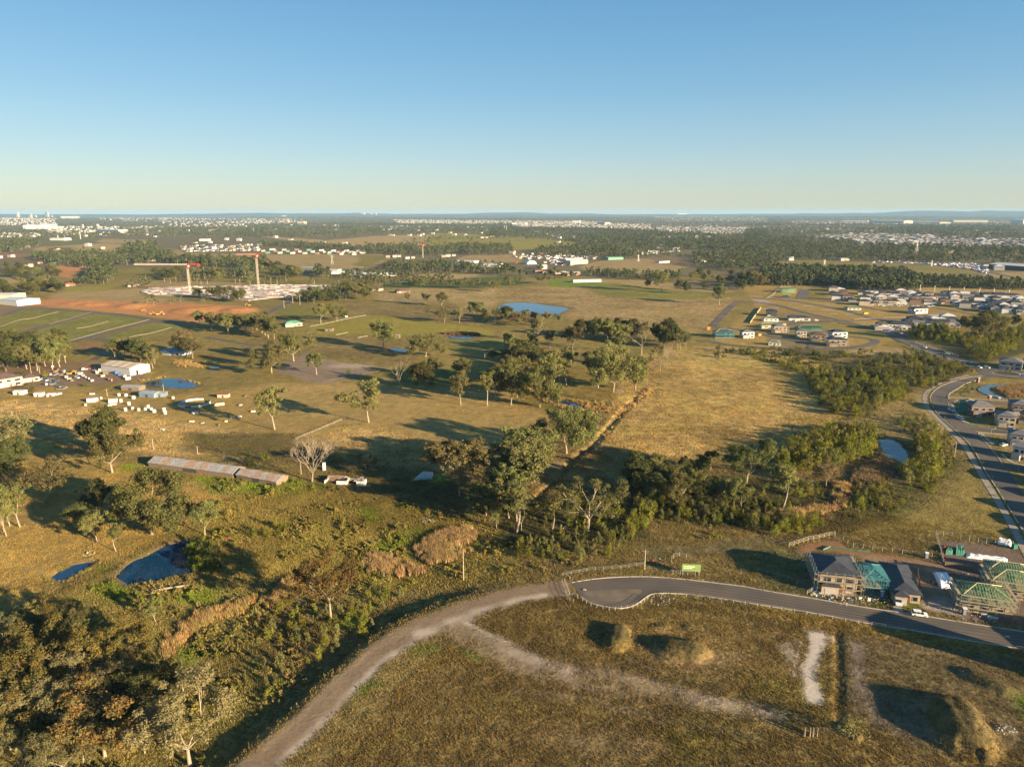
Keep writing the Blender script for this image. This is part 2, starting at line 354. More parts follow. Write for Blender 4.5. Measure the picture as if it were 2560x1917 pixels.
# middle distance
F('g6', [(-1700, 500), (-600, 330), (200, 370), (900, 430), (1330, 520), (1330, 640), (1000, 760), (-100, 760), (-1700, 700)], (.3, .215, .078), .45, 4)
F('b0', [(-300, 60), (500, 20), (1200, 100), (2300, 60), (2300, 420), (1500, 300), (900, 200), (600, 220), (0, 130), (-300, 140)], (.3, .21, .065), .4, 4)
F('b0', [(-300, 160), (150, 140), (800, 210), (1500, 320), (2208, 440), (2208, 640), (1500, 620), (900, 560), (-300, 320)], STRAW, 1.0, 3)
F('b0', [(-400, 300), (0, 330), (700, 600), (1150, 700), (2000, 940), (2030, 1000), (1560, 1240), (1000, 1500), (430, 1660), (0, 2100), (-900, 2000)], (.3, .215, .068), .55, 2)
F('b1', [(0, 0), (800, 0), (2208, 60), (2208, 560), (1600, 560), (900, 520), (700, 350), (0, 430)], (.3, .215, .078), .4, 4)
F('b1', [(600, 420), (800, 340), (1300, 440), (1700, 620), (1800, 760), (1300, 700), (900, 620), (620, 560)], STRAW, 1.0, 3)
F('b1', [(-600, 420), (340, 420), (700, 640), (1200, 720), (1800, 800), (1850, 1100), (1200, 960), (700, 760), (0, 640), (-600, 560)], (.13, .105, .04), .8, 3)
F('b1', [(-200, 950), (400, 850), (900, 950), (1500, 1080), (1900, 1150), (2300, 1250), (2300, 1700), (-400, 1700), (-500, 1200)], (.215, .17, .048), 1.0, 3)
F('c0', [(-300, 600), (0, 380), (700, 120), (1700, 60), (2300, 60), (2300, 1200), (1900, 1700), (-300, 1800)], (.185, .155, .05), 1.0, 3)
for cr, pts in (('b0', [(1600, 820), (1800, 790), (2300, 860), (2300, 960), (1900, 940)]), ('b1', [(-60, 900), (300, 820), (640, 880), (560, 930), (200, 950)]), ('b1', [(830, 1080), (1000, 1080), (1090, 1160), (1030, 1190)]),
                ('b1', [(1020, 1350), (1280, 1240), (1520, 1240), (1560, 1290), (1350, 1340), (1200, 1440), (1000, 1450)]), ('c0', [(700, 110), (840, 50), (1150, 60), (1140, 190), (1000, 210)]),
                ('c0', [(1480, 200), (1800, 100), (1960, 130), (1900, 230), (1600, 240)]), ('c0', [(1470, 720), (1560, 600), (1700, 600), (1730, 700), (1560, 800)]), ('c1', [(520, 350), (700, 310), (900, 330), (880, 440), (600, 480)]),
                ('b0', [(780, 1600), (920, 1540), (960, 1580), (850, 1640)]), ('b0', [(1050, 690), (1250, 680), (1280, 740), (1100, 760)]), ('b1', [(1380, 790), (1700, 760), (1650, 870), (1400, 850)])):
    F(cr, pts, BRIGHT, 1.0, 1.5, 2, .75)
F('b2', [(1000, -200), (1300, -330), (2300, -300), (3000, -60), (2830, 300), (2560, 560), (2208, 640), (1760, 660), (1400, 640), (900, 560), (700, 540), (830, 300)], (.35, .25, .09), 1.0, 2)
F('b2', [(500, 680), (700, 560), (1000, 600), (1700, 680), (1700, 800), (1000, 780), (560, 850), (400, 800)], (.19, .14, .055), .8, 2)
F('b2', [(-100, 700), (430, 620), (480, 680), (300, 850), (150, 1000), (-100, 1000)], (.2, .145, .06), .7, 2)
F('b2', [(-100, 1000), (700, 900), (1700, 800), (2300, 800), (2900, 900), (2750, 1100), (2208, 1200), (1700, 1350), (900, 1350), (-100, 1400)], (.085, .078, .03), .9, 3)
F('b2', [(1150, 1180), (1500, 1180), (2100, 1280), (2400, 1250), (2208, 1380), (1600, 1400), (1200, 1330)], (.2, .15, .055), .9, 2)
F('b2', [(1050, 1400), (1400, 1400), (2208, 1300), (2600, 1300), (2208, 1450), (1500, 1480), (1100, 1480)], (.16, .13, .06), .5, 2)
F('b2', [(640, 640), (830, 410), (900, 250), (980, 180), (1200, 20), (1260, 40), (1050, 200), (960, 260), (830, 420), (720, 520), (660, 600)], (.3, .19, .085), 1.0, 1)
F('b3', [(1150, 1150), (1600, 900), (1750, 700), (1850, 800), (2120, 1300), (2100, 1370), (1400, 1300), (1000, 1330), (600, 1290), (900, 1230)], (.2, .155, .045), .6, 3)
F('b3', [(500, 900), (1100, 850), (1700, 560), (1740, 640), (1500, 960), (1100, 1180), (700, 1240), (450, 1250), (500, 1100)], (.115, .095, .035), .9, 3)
F('b3', [(-100, 1130), (400, 1050), (560, 1060), (560, 850), (700, 850), (690, 1060), (600, 1100), (400, 1140), (0, 1220)], (.26, .175, .09), 1.0, 2)
F('b3', [(680, 800), (900, 650), (1180, 690), (1180, 760), (1000, 860), (720, 870)], (.17, .115, .075), 1.0, 2)
F('b3', [(1350, 60), (1380, 200), (1560, 380), (1500, 420), (1340, 230), (1290, 100)], TAN, .5, 1)
# building blocks of land beside the asphalt
F('d', [(-400, 330), (100, 240), (350, 180), (420, 230), (480, 290), (1300, 400), (1420, 440), (1500, 700), (1400, 900), (600, 840), (-50, 740), (-400, 600)], (.13, .115, .05), .5, 1.5)
F('d', [(0, 260), (300, 190), (400, 210), (480, 280), (900, 340), (1400, 420), (1420, 470), (1300, 470), (900, 400), (260, 300), (0, 330)], REDDIRT, .1, 1)
F('d', [(560, 340), (900, 360), (1400, 440), (1500, 700), (1420, 900), (1240, 880), (1180, 700), (880, 440), (600, 400)], (.24, .16, .1), .15, 1)
F('d', [(1380, 190), (2100, 270), (2300, 400), (2300, 1050), (1600, 1000), (1450, 880), (1480, 650), (1400, 480)], (.15, .11, .085), .2, 1)
F('d', [(1220, 780), (1500, 720), (1600, 960), (1250, 890)], (.33, .27, .22), .1, 1, 2)
F('d', [(130, 640), (540, 700), (570, 800), (140, 740)], (.36, .31, .26), .1, 1, 2)
F('d', [(1060, 830), (1160, 800), (1250, 900), (1040, 890)], (.12, .14, .03), .5, .6)
F('d', [(720, 800), (880, 830), (880, 880), (720, 850)], GREEN, .5, .6)
F('e', [(900, 740), (1340, 800), (1400, 930), (1000, 870)], (.17, .15, .05), .3, .6)
F('e', [(1200, 380), (1766, 300), (2200, 330), (2200, 520), (1500, 560), (900, 500), (740, 480), (900, 330), (1150, 270)], (.17, .14, .05), .8, 1)
F('e', [(1300, 360), (1500, 330), (2100, 350), (2100, 540), (1520, 540), (1400, 470), (1310, 440)], (.2, .14, .065), 1.0, 1)
# the graded land in front
F('c2', [(-300, 250), (400, 200), (600, 190), (1000, 300), (1300, 200), (2208, 300), (4400, 700), (4500, 2200), (-2300, 2200), (-1500, 1500), (-900, 900)], (.15, .107, .038), 1.0, 1)
F('c2', [(200, 380), (1000, 360), (1600, 300), (2208, 420), (2450, 560), (2440, 900), (2000, 900), (1200, 780), (700, 740), (300, 560)], (.19, .135, .048), .9, 4, 3)
F('c3', [(640, 560), (1200, 560), (2300, 640), (2300, 1500), (1300, 1500), (1000, 1300), (700, 1250)], (.145, .11, .052), .6, 3, 3)
F('c3', [(2100, 1020), (2300, 1000), (2300, 1250), (2180, 1230)], GREEN, .8, 1)
F('c3', [(-50, 270), (870, 430), (1400, 515), (2208, 650), (2208, 730), (1400, 590), (870, 520), (300, 420), (-50, 340)], (.2, .14, .04), 1.0, 1)
for q in ([(800, 1010), (1000, 900), (1100, 940), (900, 1080)], [(1280, 640), (1500, 600), (1600, 660), (1350, 700)], [(1740, 640), (1820, 640), (1960, 760), (1880, 800)]):
    F('c1', q, (.13, .14, .03), 1.0, 1.5, 2, .8)
TL = [(-300, 1740), (0, 1490), (200, 1330), (400, 1170), (600, 965), (800, 795), (1000, 605), (1200, 475), (1400, 372), (1600, 292), (1800, 225), (2000, 170), (2208, 132)]
TR = [(2208, 250), (2050, 292), (1930, 345), (1850, 390), (1700, 430), (1560, 500), (1480, 545), (1350, 600), (1200, 690), (1050, 830), (900, 985), (760, 1130), (650, 1240), (500, 1370), (350, 1510), (100, 1740)]
F('c1', TL + TR, GRAVEL, .12, .6)
F('c2', [(-60, 140), (200, 85), (390, 45), (480, 60), (560, 180), (480, 195), (380, 205), (200, 220), (-60, 290)], GRAVEL, .12, .6)
lay('c1', [(200, 1600), (380, 1440), (680, 1170), (880, 960), (1030, 810), (1230, 660), (1420, 545)], PALE, .05, 1.0, 1, .9, .75)
lay('c1', [(60, 1500), (400, 1210), (700, 930), (960, 690), (1200, 530), (1500, 390)], (.3, .23, .14), .2, .8, 1, .6, .6)
lay('c1', [(1400, 500), (1700, 390), (1850, 320), (2208, 235), (2500, 180)], PALE, .05, 1.0, 1, 1.2, .8)
F('c1', [(1400, 470), (1560, 470), (1550, 520), (1350, 540)], PALE, .05, 1, 1, .8)
F('c1', [(1620, 380), (1860, 330), (1850, 390), (1720, 420), (1620, 430)], PALE, .05, 1, 1, .8)
lay('c1', [(1740, 420), (1900, 490), (2050, 560), (2208, 640), (2430, 745)], CLAY, .1, .8, 1, 2.0, .85)
lay('c1', [(1800, 410), (1960, 480), (2100, 545), (2208, 600)], PALE, .05, .5, 1, .7, .8)
F('c1', [(1600, 440), (1760, 415), (1900, 470), (2208, 625), (2208, 840), (1900, 670), (1640, 520)], (.235, .18, .115), .25, 1.2, 1.5, .75)
F('c2', [(-80, 600), (60, 660), (300, 760), (700, 805), (1100, 900), (1700, 1050), (2208, 1170), (2208, 1280), (1600, 1180), (1000, 1030), (500, 950), (0, 850), (-80, 830)], (.225, .17, .105), .3, 2, 2, .7)
lay('c1', [(1640, 470), (1850, 610), (2208, 800)], (.24, .18, .1), .4, .9, 1, 1.6, .6)
lay('c2', [(-60, 640), (60, 690), (250, 760), (520, 800)], CLAY, .1, 1.2, 1, 2.0, .75)
lay('c2', [(500, 805), (680, 815), (800, 830), (1000, 900), (1300, 970), (1600, 1070), (2000, 1150), (2300, 1230)], CLAY, .3, 2, 1.5, 1.6, .6)
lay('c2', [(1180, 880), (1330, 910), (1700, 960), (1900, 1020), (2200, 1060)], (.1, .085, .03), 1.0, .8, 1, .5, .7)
F('c3', [(335, 488), (480, 498), (505, 560), (480, 640), (440, 740), (430, 900), (470, 1040), (460, 1110), (400, 1135), (320, 1100), (330, 960), (320, 800)], (.5, .44, .36), .06, .8, 1.2)
lay('c3', [(270, 570), (255, 700), (235, 880)], PALE, .2, .3, .5, .25, .8)
F('c3', [(720, 590), (830, 590), (830, 900), (1060, 1330), (900, 1280), (740, 900)], (.17, .13, .1), .3, 1, 1, .8)
F('c3', [(500, 520), (580, 540), (570, 600), (500, 580)], CLAY, .1, .6, 1, .7)
F('c3', [(700, 1000), (1050, 1010), (1420, 1060), (1480, 1500), (1060, 1360), (800, 1200)], (.14, .112, .075), .5, 2, 1, .7)
for tr_ in ([(1240, 590), (1600, 640), (2208, 740)], [(1240, 620), (1600, 672), (2208, 775)], [(20, 1240), (500, 1330), (1000, 1500), (1400, 1656)]): lay('c3', tr_, (.1, .085, .045), .15, .5, .6, .35, .7)
for tr_ in ([(0, 980), (600, 1050), (1200, 1200), (2208, 1400)], [(0, 1010), (600, 1085), (1200, 1240), (2208, 1450)], [(1000, 700), (1300, 860), (1900, 1010)]): lay('c2', tr_, (.21, .165, .1), .2, .6, 1, .4, .55)
for pb_ in ([(1300, 600), (1900, 640), (2100, 800), (1700, 900), (1300, 760)], [(700, 830), (1300, 930), (1200, 1100), (800, 1000)], [(300, 1400), (900, 1350), (1300, 1500), (700, 1600)]): F('c2', pb_, (.23, .165, .085), .35, 4, 4, .6)
for a_ in ([(100, 620), (200, 560), (240, 700), (210, 780)], [(1950, 1310), (2020, 1280), (2120, 1340), (2060, 1370)]):
    F('c3', a_, CLAY, .2, .8, 2, .7)
lay('b1', [(340, 480), (540, 400), (740, 320)], CLAY, .2, .3, .3, .5, .7)
lay('a3', [(-90, 860), (-20, 880), (0, 900)], CLAY, .1, 1, 1, 8)
lay('b2', [(150, 800), (300, 740), (430, 660)], (.26, .19, .1), .3, 1, 1, 2.2, .8)
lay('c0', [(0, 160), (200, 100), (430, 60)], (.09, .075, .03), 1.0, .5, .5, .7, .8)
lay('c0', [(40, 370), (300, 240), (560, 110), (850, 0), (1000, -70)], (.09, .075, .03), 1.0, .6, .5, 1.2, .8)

for cx_, cy_, ux_, uy_, L_, W_, h_, pw_ in MOUNDS[:9]:
    n_ = np.linspace(0, 2 * np.pi, 14, endpoint=False); a_, b_ = (L_ + W_ * .1) * np.cos(n_), W_ * .95 * np.sin(n_); LAYERS.append((np.stack([cx_ + ux_ * a_ - uy_ * b_, cy_ + uy_ * a_ + ux_ * b_], 1), np.array((.092, .074, .03)), .5, 1.0, 1, 0, .85))
for k_, A_ in POND.items():
    C_ = A_.mean(0); g_ = A_ - C_; n_ = np.hypot(*g_.T)[:, None]; LAYERS.append((C_ + g_ * (1 + (2.2 if k_ in NEARP else 4.5) / n_), np.array((.17, .125, .07)), .15, 1.2 if k_ in NEARP else 3, 1.2, 0, .9))
def cover(x, y):
    x = np.asarray(x, float).ravel(); y = np.asarray(y, float).ravel(); D = np.hypot(x, y)
    wa = np.minimum(6, .012 * D)
    wx = fbm(x / 14, y / 14, 41) * wa + fbm(x / 3, y / 3, 45, 2) * wa * .35; wy = fbm(x / 14 + 50, y / 14, 43) * wa + fbm(x / 3 + 9, y / 3, 47, 2) * wa * .35
    big = D > 900
    wx = np.where(big, fbm(x / 120, y / 120, 41) * np.minimum(60, .02 * D), wx); wy = np.where(big, fbm(x / 120 + 50, y / 120, 43) * np.minimum(60, .02 * D), wy)
    c = np.empty((x.size, 3)); c[:] = BROWN; t = np.full(x.size, .8)
    far = smooth(900, 1500, D)[:, None]; c = c * (1 - far) + np.array(FLOOR) * far
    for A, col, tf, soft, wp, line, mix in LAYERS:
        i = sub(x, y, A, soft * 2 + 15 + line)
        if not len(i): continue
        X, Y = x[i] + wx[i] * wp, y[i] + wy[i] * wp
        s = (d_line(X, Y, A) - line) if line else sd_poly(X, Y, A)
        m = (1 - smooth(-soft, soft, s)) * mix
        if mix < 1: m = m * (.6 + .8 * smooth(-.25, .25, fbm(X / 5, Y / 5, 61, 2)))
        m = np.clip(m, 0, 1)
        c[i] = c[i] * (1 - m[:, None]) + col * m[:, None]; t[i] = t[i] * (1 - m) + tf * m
    # natural variation: greener and browner drifts tens of metres across
    d = fbm(x / 38, y / 38, 71, 4); g = smooth(.05, .3, fbm(x / 23 + 7, y / 23, 75, 4)) * t * .5
    c = c * (1 + .75 * d * t + .5 * t * fbm(x / 9, y / 9, 79, 3))[:, None]
    c = c * (1 - g[:, None]) + c * np.array([.84, 1.0, .62]) * g[:, None]
    return np.clip(c, .01, .9), t
def groundmat():
    m = bpy.data.materials.new('ground'); m.use_nodes = True; n = m.node_tree.nodes; l = m.node_tree.links
    b = n['Principled BSDF']; b.inputs['Roughness'].default_value = .95; b.inputs['Specular IOR Level'].default_value = .1
    at = n.new('ShaderNodeAttribute'); at.attribute_name = 'cover'; tf = n.new('ShaderNodeAttribute'); tf.attribute_name = 'tuft'
    g = n.new('ShaderNodeNewGeometry')
    def noise(sc, det, off=0, stretch=None):
        k = n.new('ShaderNodeTexNoise'); k.inputs['Scale'].default_value = sc; k.inputs['Detail'].default_value = det; k.inputs['Roughness'].default_value = .62
        src = g.outputs['Position']
        if off or stretch:
            mp = n.new('ShaderNodeMapping'); mp.inputs['Location'].default_value = (off, off, 0)
            if stretch: mp.inputs['Scale'].default_value = stretch
            l.new(src, mp.inputs[0]); src = mp.outputs[0]
        l.new(src, k.inputs['Vector']); return k.outputs[0]
    def mth(op, a, b_=None, c=None):
        k = n.new('ShaderNodeMath'); k.operation = op
        for q, v in zip(k.inputs, (a, b_, c)):
            if v is None: continue
            if isinstance(v, (int, float)): q.default_value = v
            else: l.new(v, q)
        return k.outputs[0]
    n1 = noise(.9, 5); n2 = noise(.16, 4, 31); n3 = noise(.04, 3, 77); n4 = noise(4.0, 3, 13)
    # contrast = tuft * ((n1-.5)*2.2 + (n2-.5)*1.5) + small
    s = mth('ADD', mth('MULTIPLY', mth('SUBTRACT', n1, .5), 2.6), mth('MULTIPLY', mth('SUBTRACT', n2, .5), 1.9))
    s = mth('ADD', s, mth('MULTIPLY', mth('SUBTRACT', n4, .5), 1.1))
    s = mth('MULTIPLY', s, mth('MULTIPLY_ADD', tf.outputs['Fac'], .85, .22))
    v = mth('MAXIMUM', mth('ADD', s, 1.0), .25)
    vm = n.new('ShaderNodeVectorMath'); vm.operation = 'SCALE'; l.new(at.outputs['Color'], vm.inputs[0]); l.new(v, vm.inputs['Scale'])
    # green drift
    mx = n.new('ShaderNodeMix'); mx.data_type = 'RGBA'; mx.blend_type = 'MULTIPLY'; mx.inputs[7].default_value = (.86, 1.0, .62, 1)
    gr = n.new('ShaderNodeMapRange'); gr.inputs[1].default_value = .5; gr.inputs[2].default_value = .68; l.new(n3, gr.inputs[0])
    l.new(mth('MULTIPLY', gr.outputs[0], mth('MULTIPLY', tf.outputs['Fac'], .6)), mx.inputs[0]); l.new(vm.outputs[0], mx.inputs[6]); l.new(mx.outputs[2], b.inputs['Base Color'])
    bu = n.new('ShaderNodeBump'); bu.inputs['Distance'].default_value = 1.0
    l.new(mth('MULTIPLY_ADD', tf.outputs['Fac'], .75, .06), bu.inputs['Strength'])
    l.new(mth('ADD', mth('MULTIPLY', n1, .8), mth('MULTIPLY', n2, 1.3)), bu.inputs['Height']); l.new(bu.outputs[0], b.inputs['Normal'])
    return m
def build_ground():
    az = np.radians(np.concatenate([np.arange(-180, -46, 6.7), np.arange(-46, -38.5, .5), np.arange(-38.5, 38.5, .15), np.arange(38.5, 46, .5), np.arange(46, 180, 6.7)]))
    r1 = 60 * 1.0055 ** np.arange(0, int(math.log(450 / 60) / math.log(1.0055))); r2 = [r1[-1]]
    while r2[-1] < 26000: r2.append(r2[-1] * 1.0095)
    rr = np.concatenate([[6, 20, 40], r1, r2[1:]])
    A, Rr = np.meshgrid(az, rr); x = (np.sin(A) * Rr).ravel(); y = (np.cos(A) * Rr).ravel()
    z = height(x, y); c, t = cover(x, y); na, nr = len(az), len(rr)
    i, j = np.meshgrid(np.arange(nr - 1), np.arange(na)); i, j = i.ravel(), j.ravel(); k = (j + 1) % na
    Fq = np.stack([i * na + j, i * na + k, (i + 1) * na + k, (i + 1) * na + j], 1)[:, ::-1]
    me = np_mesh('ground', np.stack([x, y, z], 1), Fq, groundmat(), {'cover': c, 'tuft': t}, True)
    o = ob('ground', me); o['kind'] = 'structure'
    # far low ridges along the horizon
    mb = MB(); N = 360
    a = np.radians(np.arange(N) - 180); 
    for nm, r0, hgt, sdv in (('hills', 25500, 175, 3), ('hills', 24300, 105, 8)):
        V = []; 
        for r_, f_ in ((0, 0), (700, .7), (1500, 1), (4000, .9)):
            hh = hgt * (.62 + 1.1 * fbm(np.cos(a) * 6 + 20, np.sin(a) * 6, sdv, 4) + .5 * fbm(np.cos(a) * 40, np.sin(a) * 40, sdv + 1, 2))
            if hgt > 150: hh = hh * np.where(a < -.22, smooth(-.5, -.15, a) * .3 + .62, 1)
            V.append(np.stack([np.sin(a) * (r0 + r_), np.cos(a) * (r0 + r_), np.clip(hh, 20, 185) * f_ - (30 if f_ == 0 else 0)], 1))
        V = np.concatenate(V); ii, jj = np.meshgrid(np.arange(3), np.arange(N)); ii, jj = ii.ravel(), jj.ravel(); kk = (jj + 1) % N
        me = np_mesh('hills', V, np.stack([ii * N + jj, ii * N + kk, (ii + 1) * N + kk, (ii + 1) * N + jj], 1)[:, ::-1], pm('far hill', (.05, .06, .035), .95, .4, .002), None, True)
        ob('hills', me)['kind'] = 'structure'
build_ground()

# ---------------------------------------------------------------- water
def watermat(name, col, bump=.02, rough=.04):
    m = bpy.data.materials.new(name); m.use_nodes = True; n = m.node_tree.nodes; l = m.node_tree.links; b = n['Principled BSDF']
    b.inputs['Base Color'].default_value = (*col, 1); b.inputs['Roughness'].default_value = rough; b.inputs['IOR'].default_value = 1.33; b.inputs['Specular IOR Level'].default_value = .75
    g = n.new('ShaderNodeNewGeometry'); no = n.new('ShaderNodeTexNoise'); no.inputs['Scale'].default_value = 1.2; no.inputs['Detail'].default_value = 3
    bu = n.new('ShaderNodeBump'); bu.inputs['Strength'].default_value = bump; bu.inputs['Distance'].default_value = .3
    l.new(g.outputs['Position'], no.inputs['Vector']); l.new(no.outputs[0], bu.inputs['Height']); l.new(bu.outputs[0], b.inputs['Normal']); return m
WAT = watermat('dam water', (.008, .045, .1)); WATM = watermat('murky water', (.06, .1, .11), .05, .12)
def catmull(Q, n, closed=False):
    Q = np.asarray(Q, float); m = len(Q); out = []
    rngk = range(m) if closed else range(m - 1)
    for k in rngk:
        p0, p1, p2, p3 = (Q[(k + d) % m] if closed else Q[min(max(k + d, 0), m - 1)] for d in (-1, 0, 1, 2))
        for t in np.linspace(0, 1, n, endpoint=False):
            out.append(.5 * ((2 * p1) + (p2 - p0) * t + (2 * p0 - 5 * p1 + 4 * p2 - p3) * t * t + (3 * p1 - p0 - 3 * p2 + p3) * t ** 3))
    if not closed: out.append(Q[-1])
    return np.array(out)
for k_, A_ in POND.items():
    C_ = catmull(A_, 5, True); c_ = C_.mean(0)
    if k_ in NEARP: C_ = c_ + (C_ - c_) * 1.015
    mb = MB(); mb.poly([(x_, y_, PONDZ[k_]) for x_, y_ in C_])
    if sum(C_[i - 1][0] * C_[i][1] - C_[i][0] * C_[i - 1][1] for i in range(len(C_))) < 0: mb.f = [tuple(reversed(f)) for f in mb.f]
    mb.build('pond_water', WATM if k_ in ('creek_pond', 'basin_pond', 'woodland_pool') else WAT)['kind'] = 'structure'

# ---------------------------------------------------------------- roads, kerbs, footpath
ASPH = pm('asphalt', (.075, .069, .063), .85, .35, .045, bump=.1, col2=(.17, .132, .095)); ASPHF = pm('asphalt worn', (.1, .09, .08), .9, .3, .03, col2=(.14, .118, .095))
CONC = pm('concrete', (.42, .37, .31), .85, .25, .6); PATHM = pm('footpath concrete', (.33, .27, .22), .9, .25, .5); KERBM = pm('kerb concrete', (.45, .4, .33), .85, .2, .6)
def resample(Q, n):
    Q = np.asarray(Q); s = np.concatenate([[0], np.cumsum(np.hypot(*np.diff(Q, axis=0).T))]); t = np.linspace(0, s[-1], n)
    return np.stack([np.interp(t, s, Q[:, 0]), np.interp(t, s, Q[:, 1])], 1)
def ribbon(name, L, Rr, mat, zo=.05, n=80, w=4, kind='structure', raw=False):
    if not raw: L, Rr = catmull(L, 8), catmull(Rr, 8)
    L, Rr = resample(L, n), resample(Rr, n)
    V = np.concatenate([L * (1 - k / w) + Rr * k / w for k in range(w + 1)]); z = height(V[:, 0], V[:, 1]) + zo
    V = np.column_stack([V, z]); i, j = np.meshgrid(np.arange(w), np.arange(n - 1)); i, j = i.ravel(), j.ravel()
    F_ = np.stack([i * n + j, i * n + j + 1, (i + 1) * n + j + 1, (i + 1) * n + j], 1)
    a, b_, c_ = V[F_[0, 0]], V[F_[0, 1]], V[F_[0, 2]]
    if np.cross(b_ - a, c_ - b_)[2] < 0: F_ = F_[:, ::-1]
    o = ob(name, np_mesh(name, V, F_, mat)); o['kind'] = kind; return o
def offset(Q, d):
    Q = np.asarray(Q); t = np.gradient(Q, axis=0); t /= np.hypot(*t.T)[:, None] + 1e-9; return Q + np.stack([-t[:, 1], t[:, 0]], 1) * d
def strip(name, Q, wid, mat, zo=.06, n=None, kind='structure'):
    Q = catmull(Q, 8); n = n or max(12, len(Q)); return ribbon(name, offset(Q, wid / 2), offset(Q, -wid / 2), mat, zo, n, 2, kind, True)
def kerb(Q, wid=.4, h=.14, zo=.05, mat=None):
    Q = catmull(Q, 8); n = len(Q); L, Rr = offset(Q, wid / 2), offset(Q, -wid / 2); mb = MB(); vs, fs = [], []
    zl = height(Q[:, 0], Q[:, 1]) + zo
    for k in range(n):
        vs += [(*L[k], zl[k] - .2), (*L[k], zl[k] + h), (*Rr[k], zl[k] + h), (*Rr[k], zl[k] - .2)]
    for k in range(n - 1):
        for e in range(3): fs.append((4 * k + e, 4 * k + e + 1, 4 * k + 5 + e, 4 * k + 4 + e))
    mb.add(vs, fs); mb.build('kerb', mat or KERBM)['kind'] = 'structure'
top = np.concatenate([P('c2', [(515, 66), (700, 36), (950, 18), (1200, 17), (1500, 40), (1800, 75), (2000, 100)]), P('c3', [(0, 140), (400, 205), (800, 275), (1240, 338), (1700, 412), (2208, 492), (2700, 570)])])
bot = np.concatenate([P('c2', [(592, 188), (690, 245), (850, 280), (960, 286), (1070, 255), (1160, 190), (1250, 160), (1500, 165), (1800, 205), (2000, 235)]), P('c3', [(0, 268), (400, 332), (870, 418), (1200, 472), (1400, 506), (1800, 577), (2208, 642), (2700, 730)])])
ribbon('road', top, bot, ASPH, .06, 140, 6); kerb(top); kerb(bot, .3)
TYRE = pm('tyre marks', (.066, .061, .056), .85, .4, .12, col2=(.105, .09, .075)); DUST = pm('road dust', (.2, .155, .105), .95, .35, .25, col2=(.12, .1, .078))
for f0_ in (.24, .4, .6, .77):
    T_, B_ = resample(catmull(top, 8), 120), resample(catmull(bot, 8), 120); M_ = (T_ * (1 - f0_) + B_ * f0_)[24:112]; strip('tyre_track', M_[::6], .5, TYRE, .068)
A_ = P('c2', [(600, 150), (760, 130), (950, 125), (1120, 130), (1060, 190), (950, 225), (830, 225), (720, 200)]); mbd = MB(); C_ = catmull(A_, 4, True); mbd.poly([(x_, y_, hz(x_, y_) + .072) for x_, y_ in C_][::-1]); mbd.build('road_dust', DUST)['kind'] = 'structure'
mk = pm('road paint', (.7, .68, .62), .7, .15, 2)
ar = P('c3', [(2045, 527), (2085, 535)]); strip('road_marking', [ar[0], ar.mean(0), ar[1]], .5, mk, .075)
LE = np.concatenate([P('e', [(1190, 222), (1000, 240), (800, 292), (640, 352), (545, 410), (490, 470), (470, 535), (490, 600), (560, 730), (680, 850), (830, 980), (960, 1100), (1080, 1250), (1190, 1450)]), P('b3', [(1880, 760), (1960, 880), (2060, 1040), (2208, 1280), (2400, 1600), (2600, 1960)])])
RE = np.concatenate([P('e', [(1190, 268), (1100, 283), (960, 325), (850, 395), (750, 455), (715, 520), (718, 610), (760, 690), (850, 790), (960, 880), (1130, 1010), (1250, 1150), (1400, 1330), (1500, 1480), (1640, 1656)]), P('b3', [(2230, 1010), (2400, 1260), (2560, 1500), (2760, 1800)])])
ribbon('road', LE, RE, ASPH, .07, 160, 6); kerb(LE)
kerb(P('e', [(1100, 283), (960, 325), (850, 395), (750, 455), (712, 520), (760, 552), (870, 572)])); kerb(P('e', [(720, 605), (760, 690), (850, 790), (930, 855), (1000, 882), (1200, 925), (1500, 975), (1700, 1000)])); kerb(P('e', [(1700, 1040), (1400, 1020), (1180, 1005), (1140, 1020), (1250, 1150), (1400, 1330), (1470, 1440)]))
strip('footpath', np.concatenate([P('e', [(1000, 205), (800, 262), (620, 320), (500, 385), (420, 450), (395, 520), (405, 600), (470, 700), (600, 830), (740, 965), (870, 1100), (985, 1245), (1095, 1440)]), P('b3', [(1800, 705), (1870, 830), (1960, 975), (2080, 1175), (2208, 1420), (2400, 1800)])]), 2.6, PATHM, .08)
for q, wd in (([(740, 575), (900, 570), (1200, 575), (1500, 600), (1800, 620)], 8.5), ([(950, 900), (1150, 950), (1400, 985), (1800, 1025), (2300, 1090)], 8.5), ([(1480, 1430), (1600, 1470), (1800, 1510), (2200, 1580)], 8.5)):
    strip('street', P('e', q), wd, ASPH, .075)
strip('footpath', P('e', [(770, 610), (830, 720), (920, 830), (1010, 870)]), 1.6, CONC, .08); strip('footpath', P('e', [(1180, 1020), (1290, 1120), (1350, 1170)]), 1.6, CONC, .08)
strip('footpath', P('e', [(1460, 1290), (1540, 1370), (1640, 1420), (1766, 1450)]), 1.6, CONC, .08)
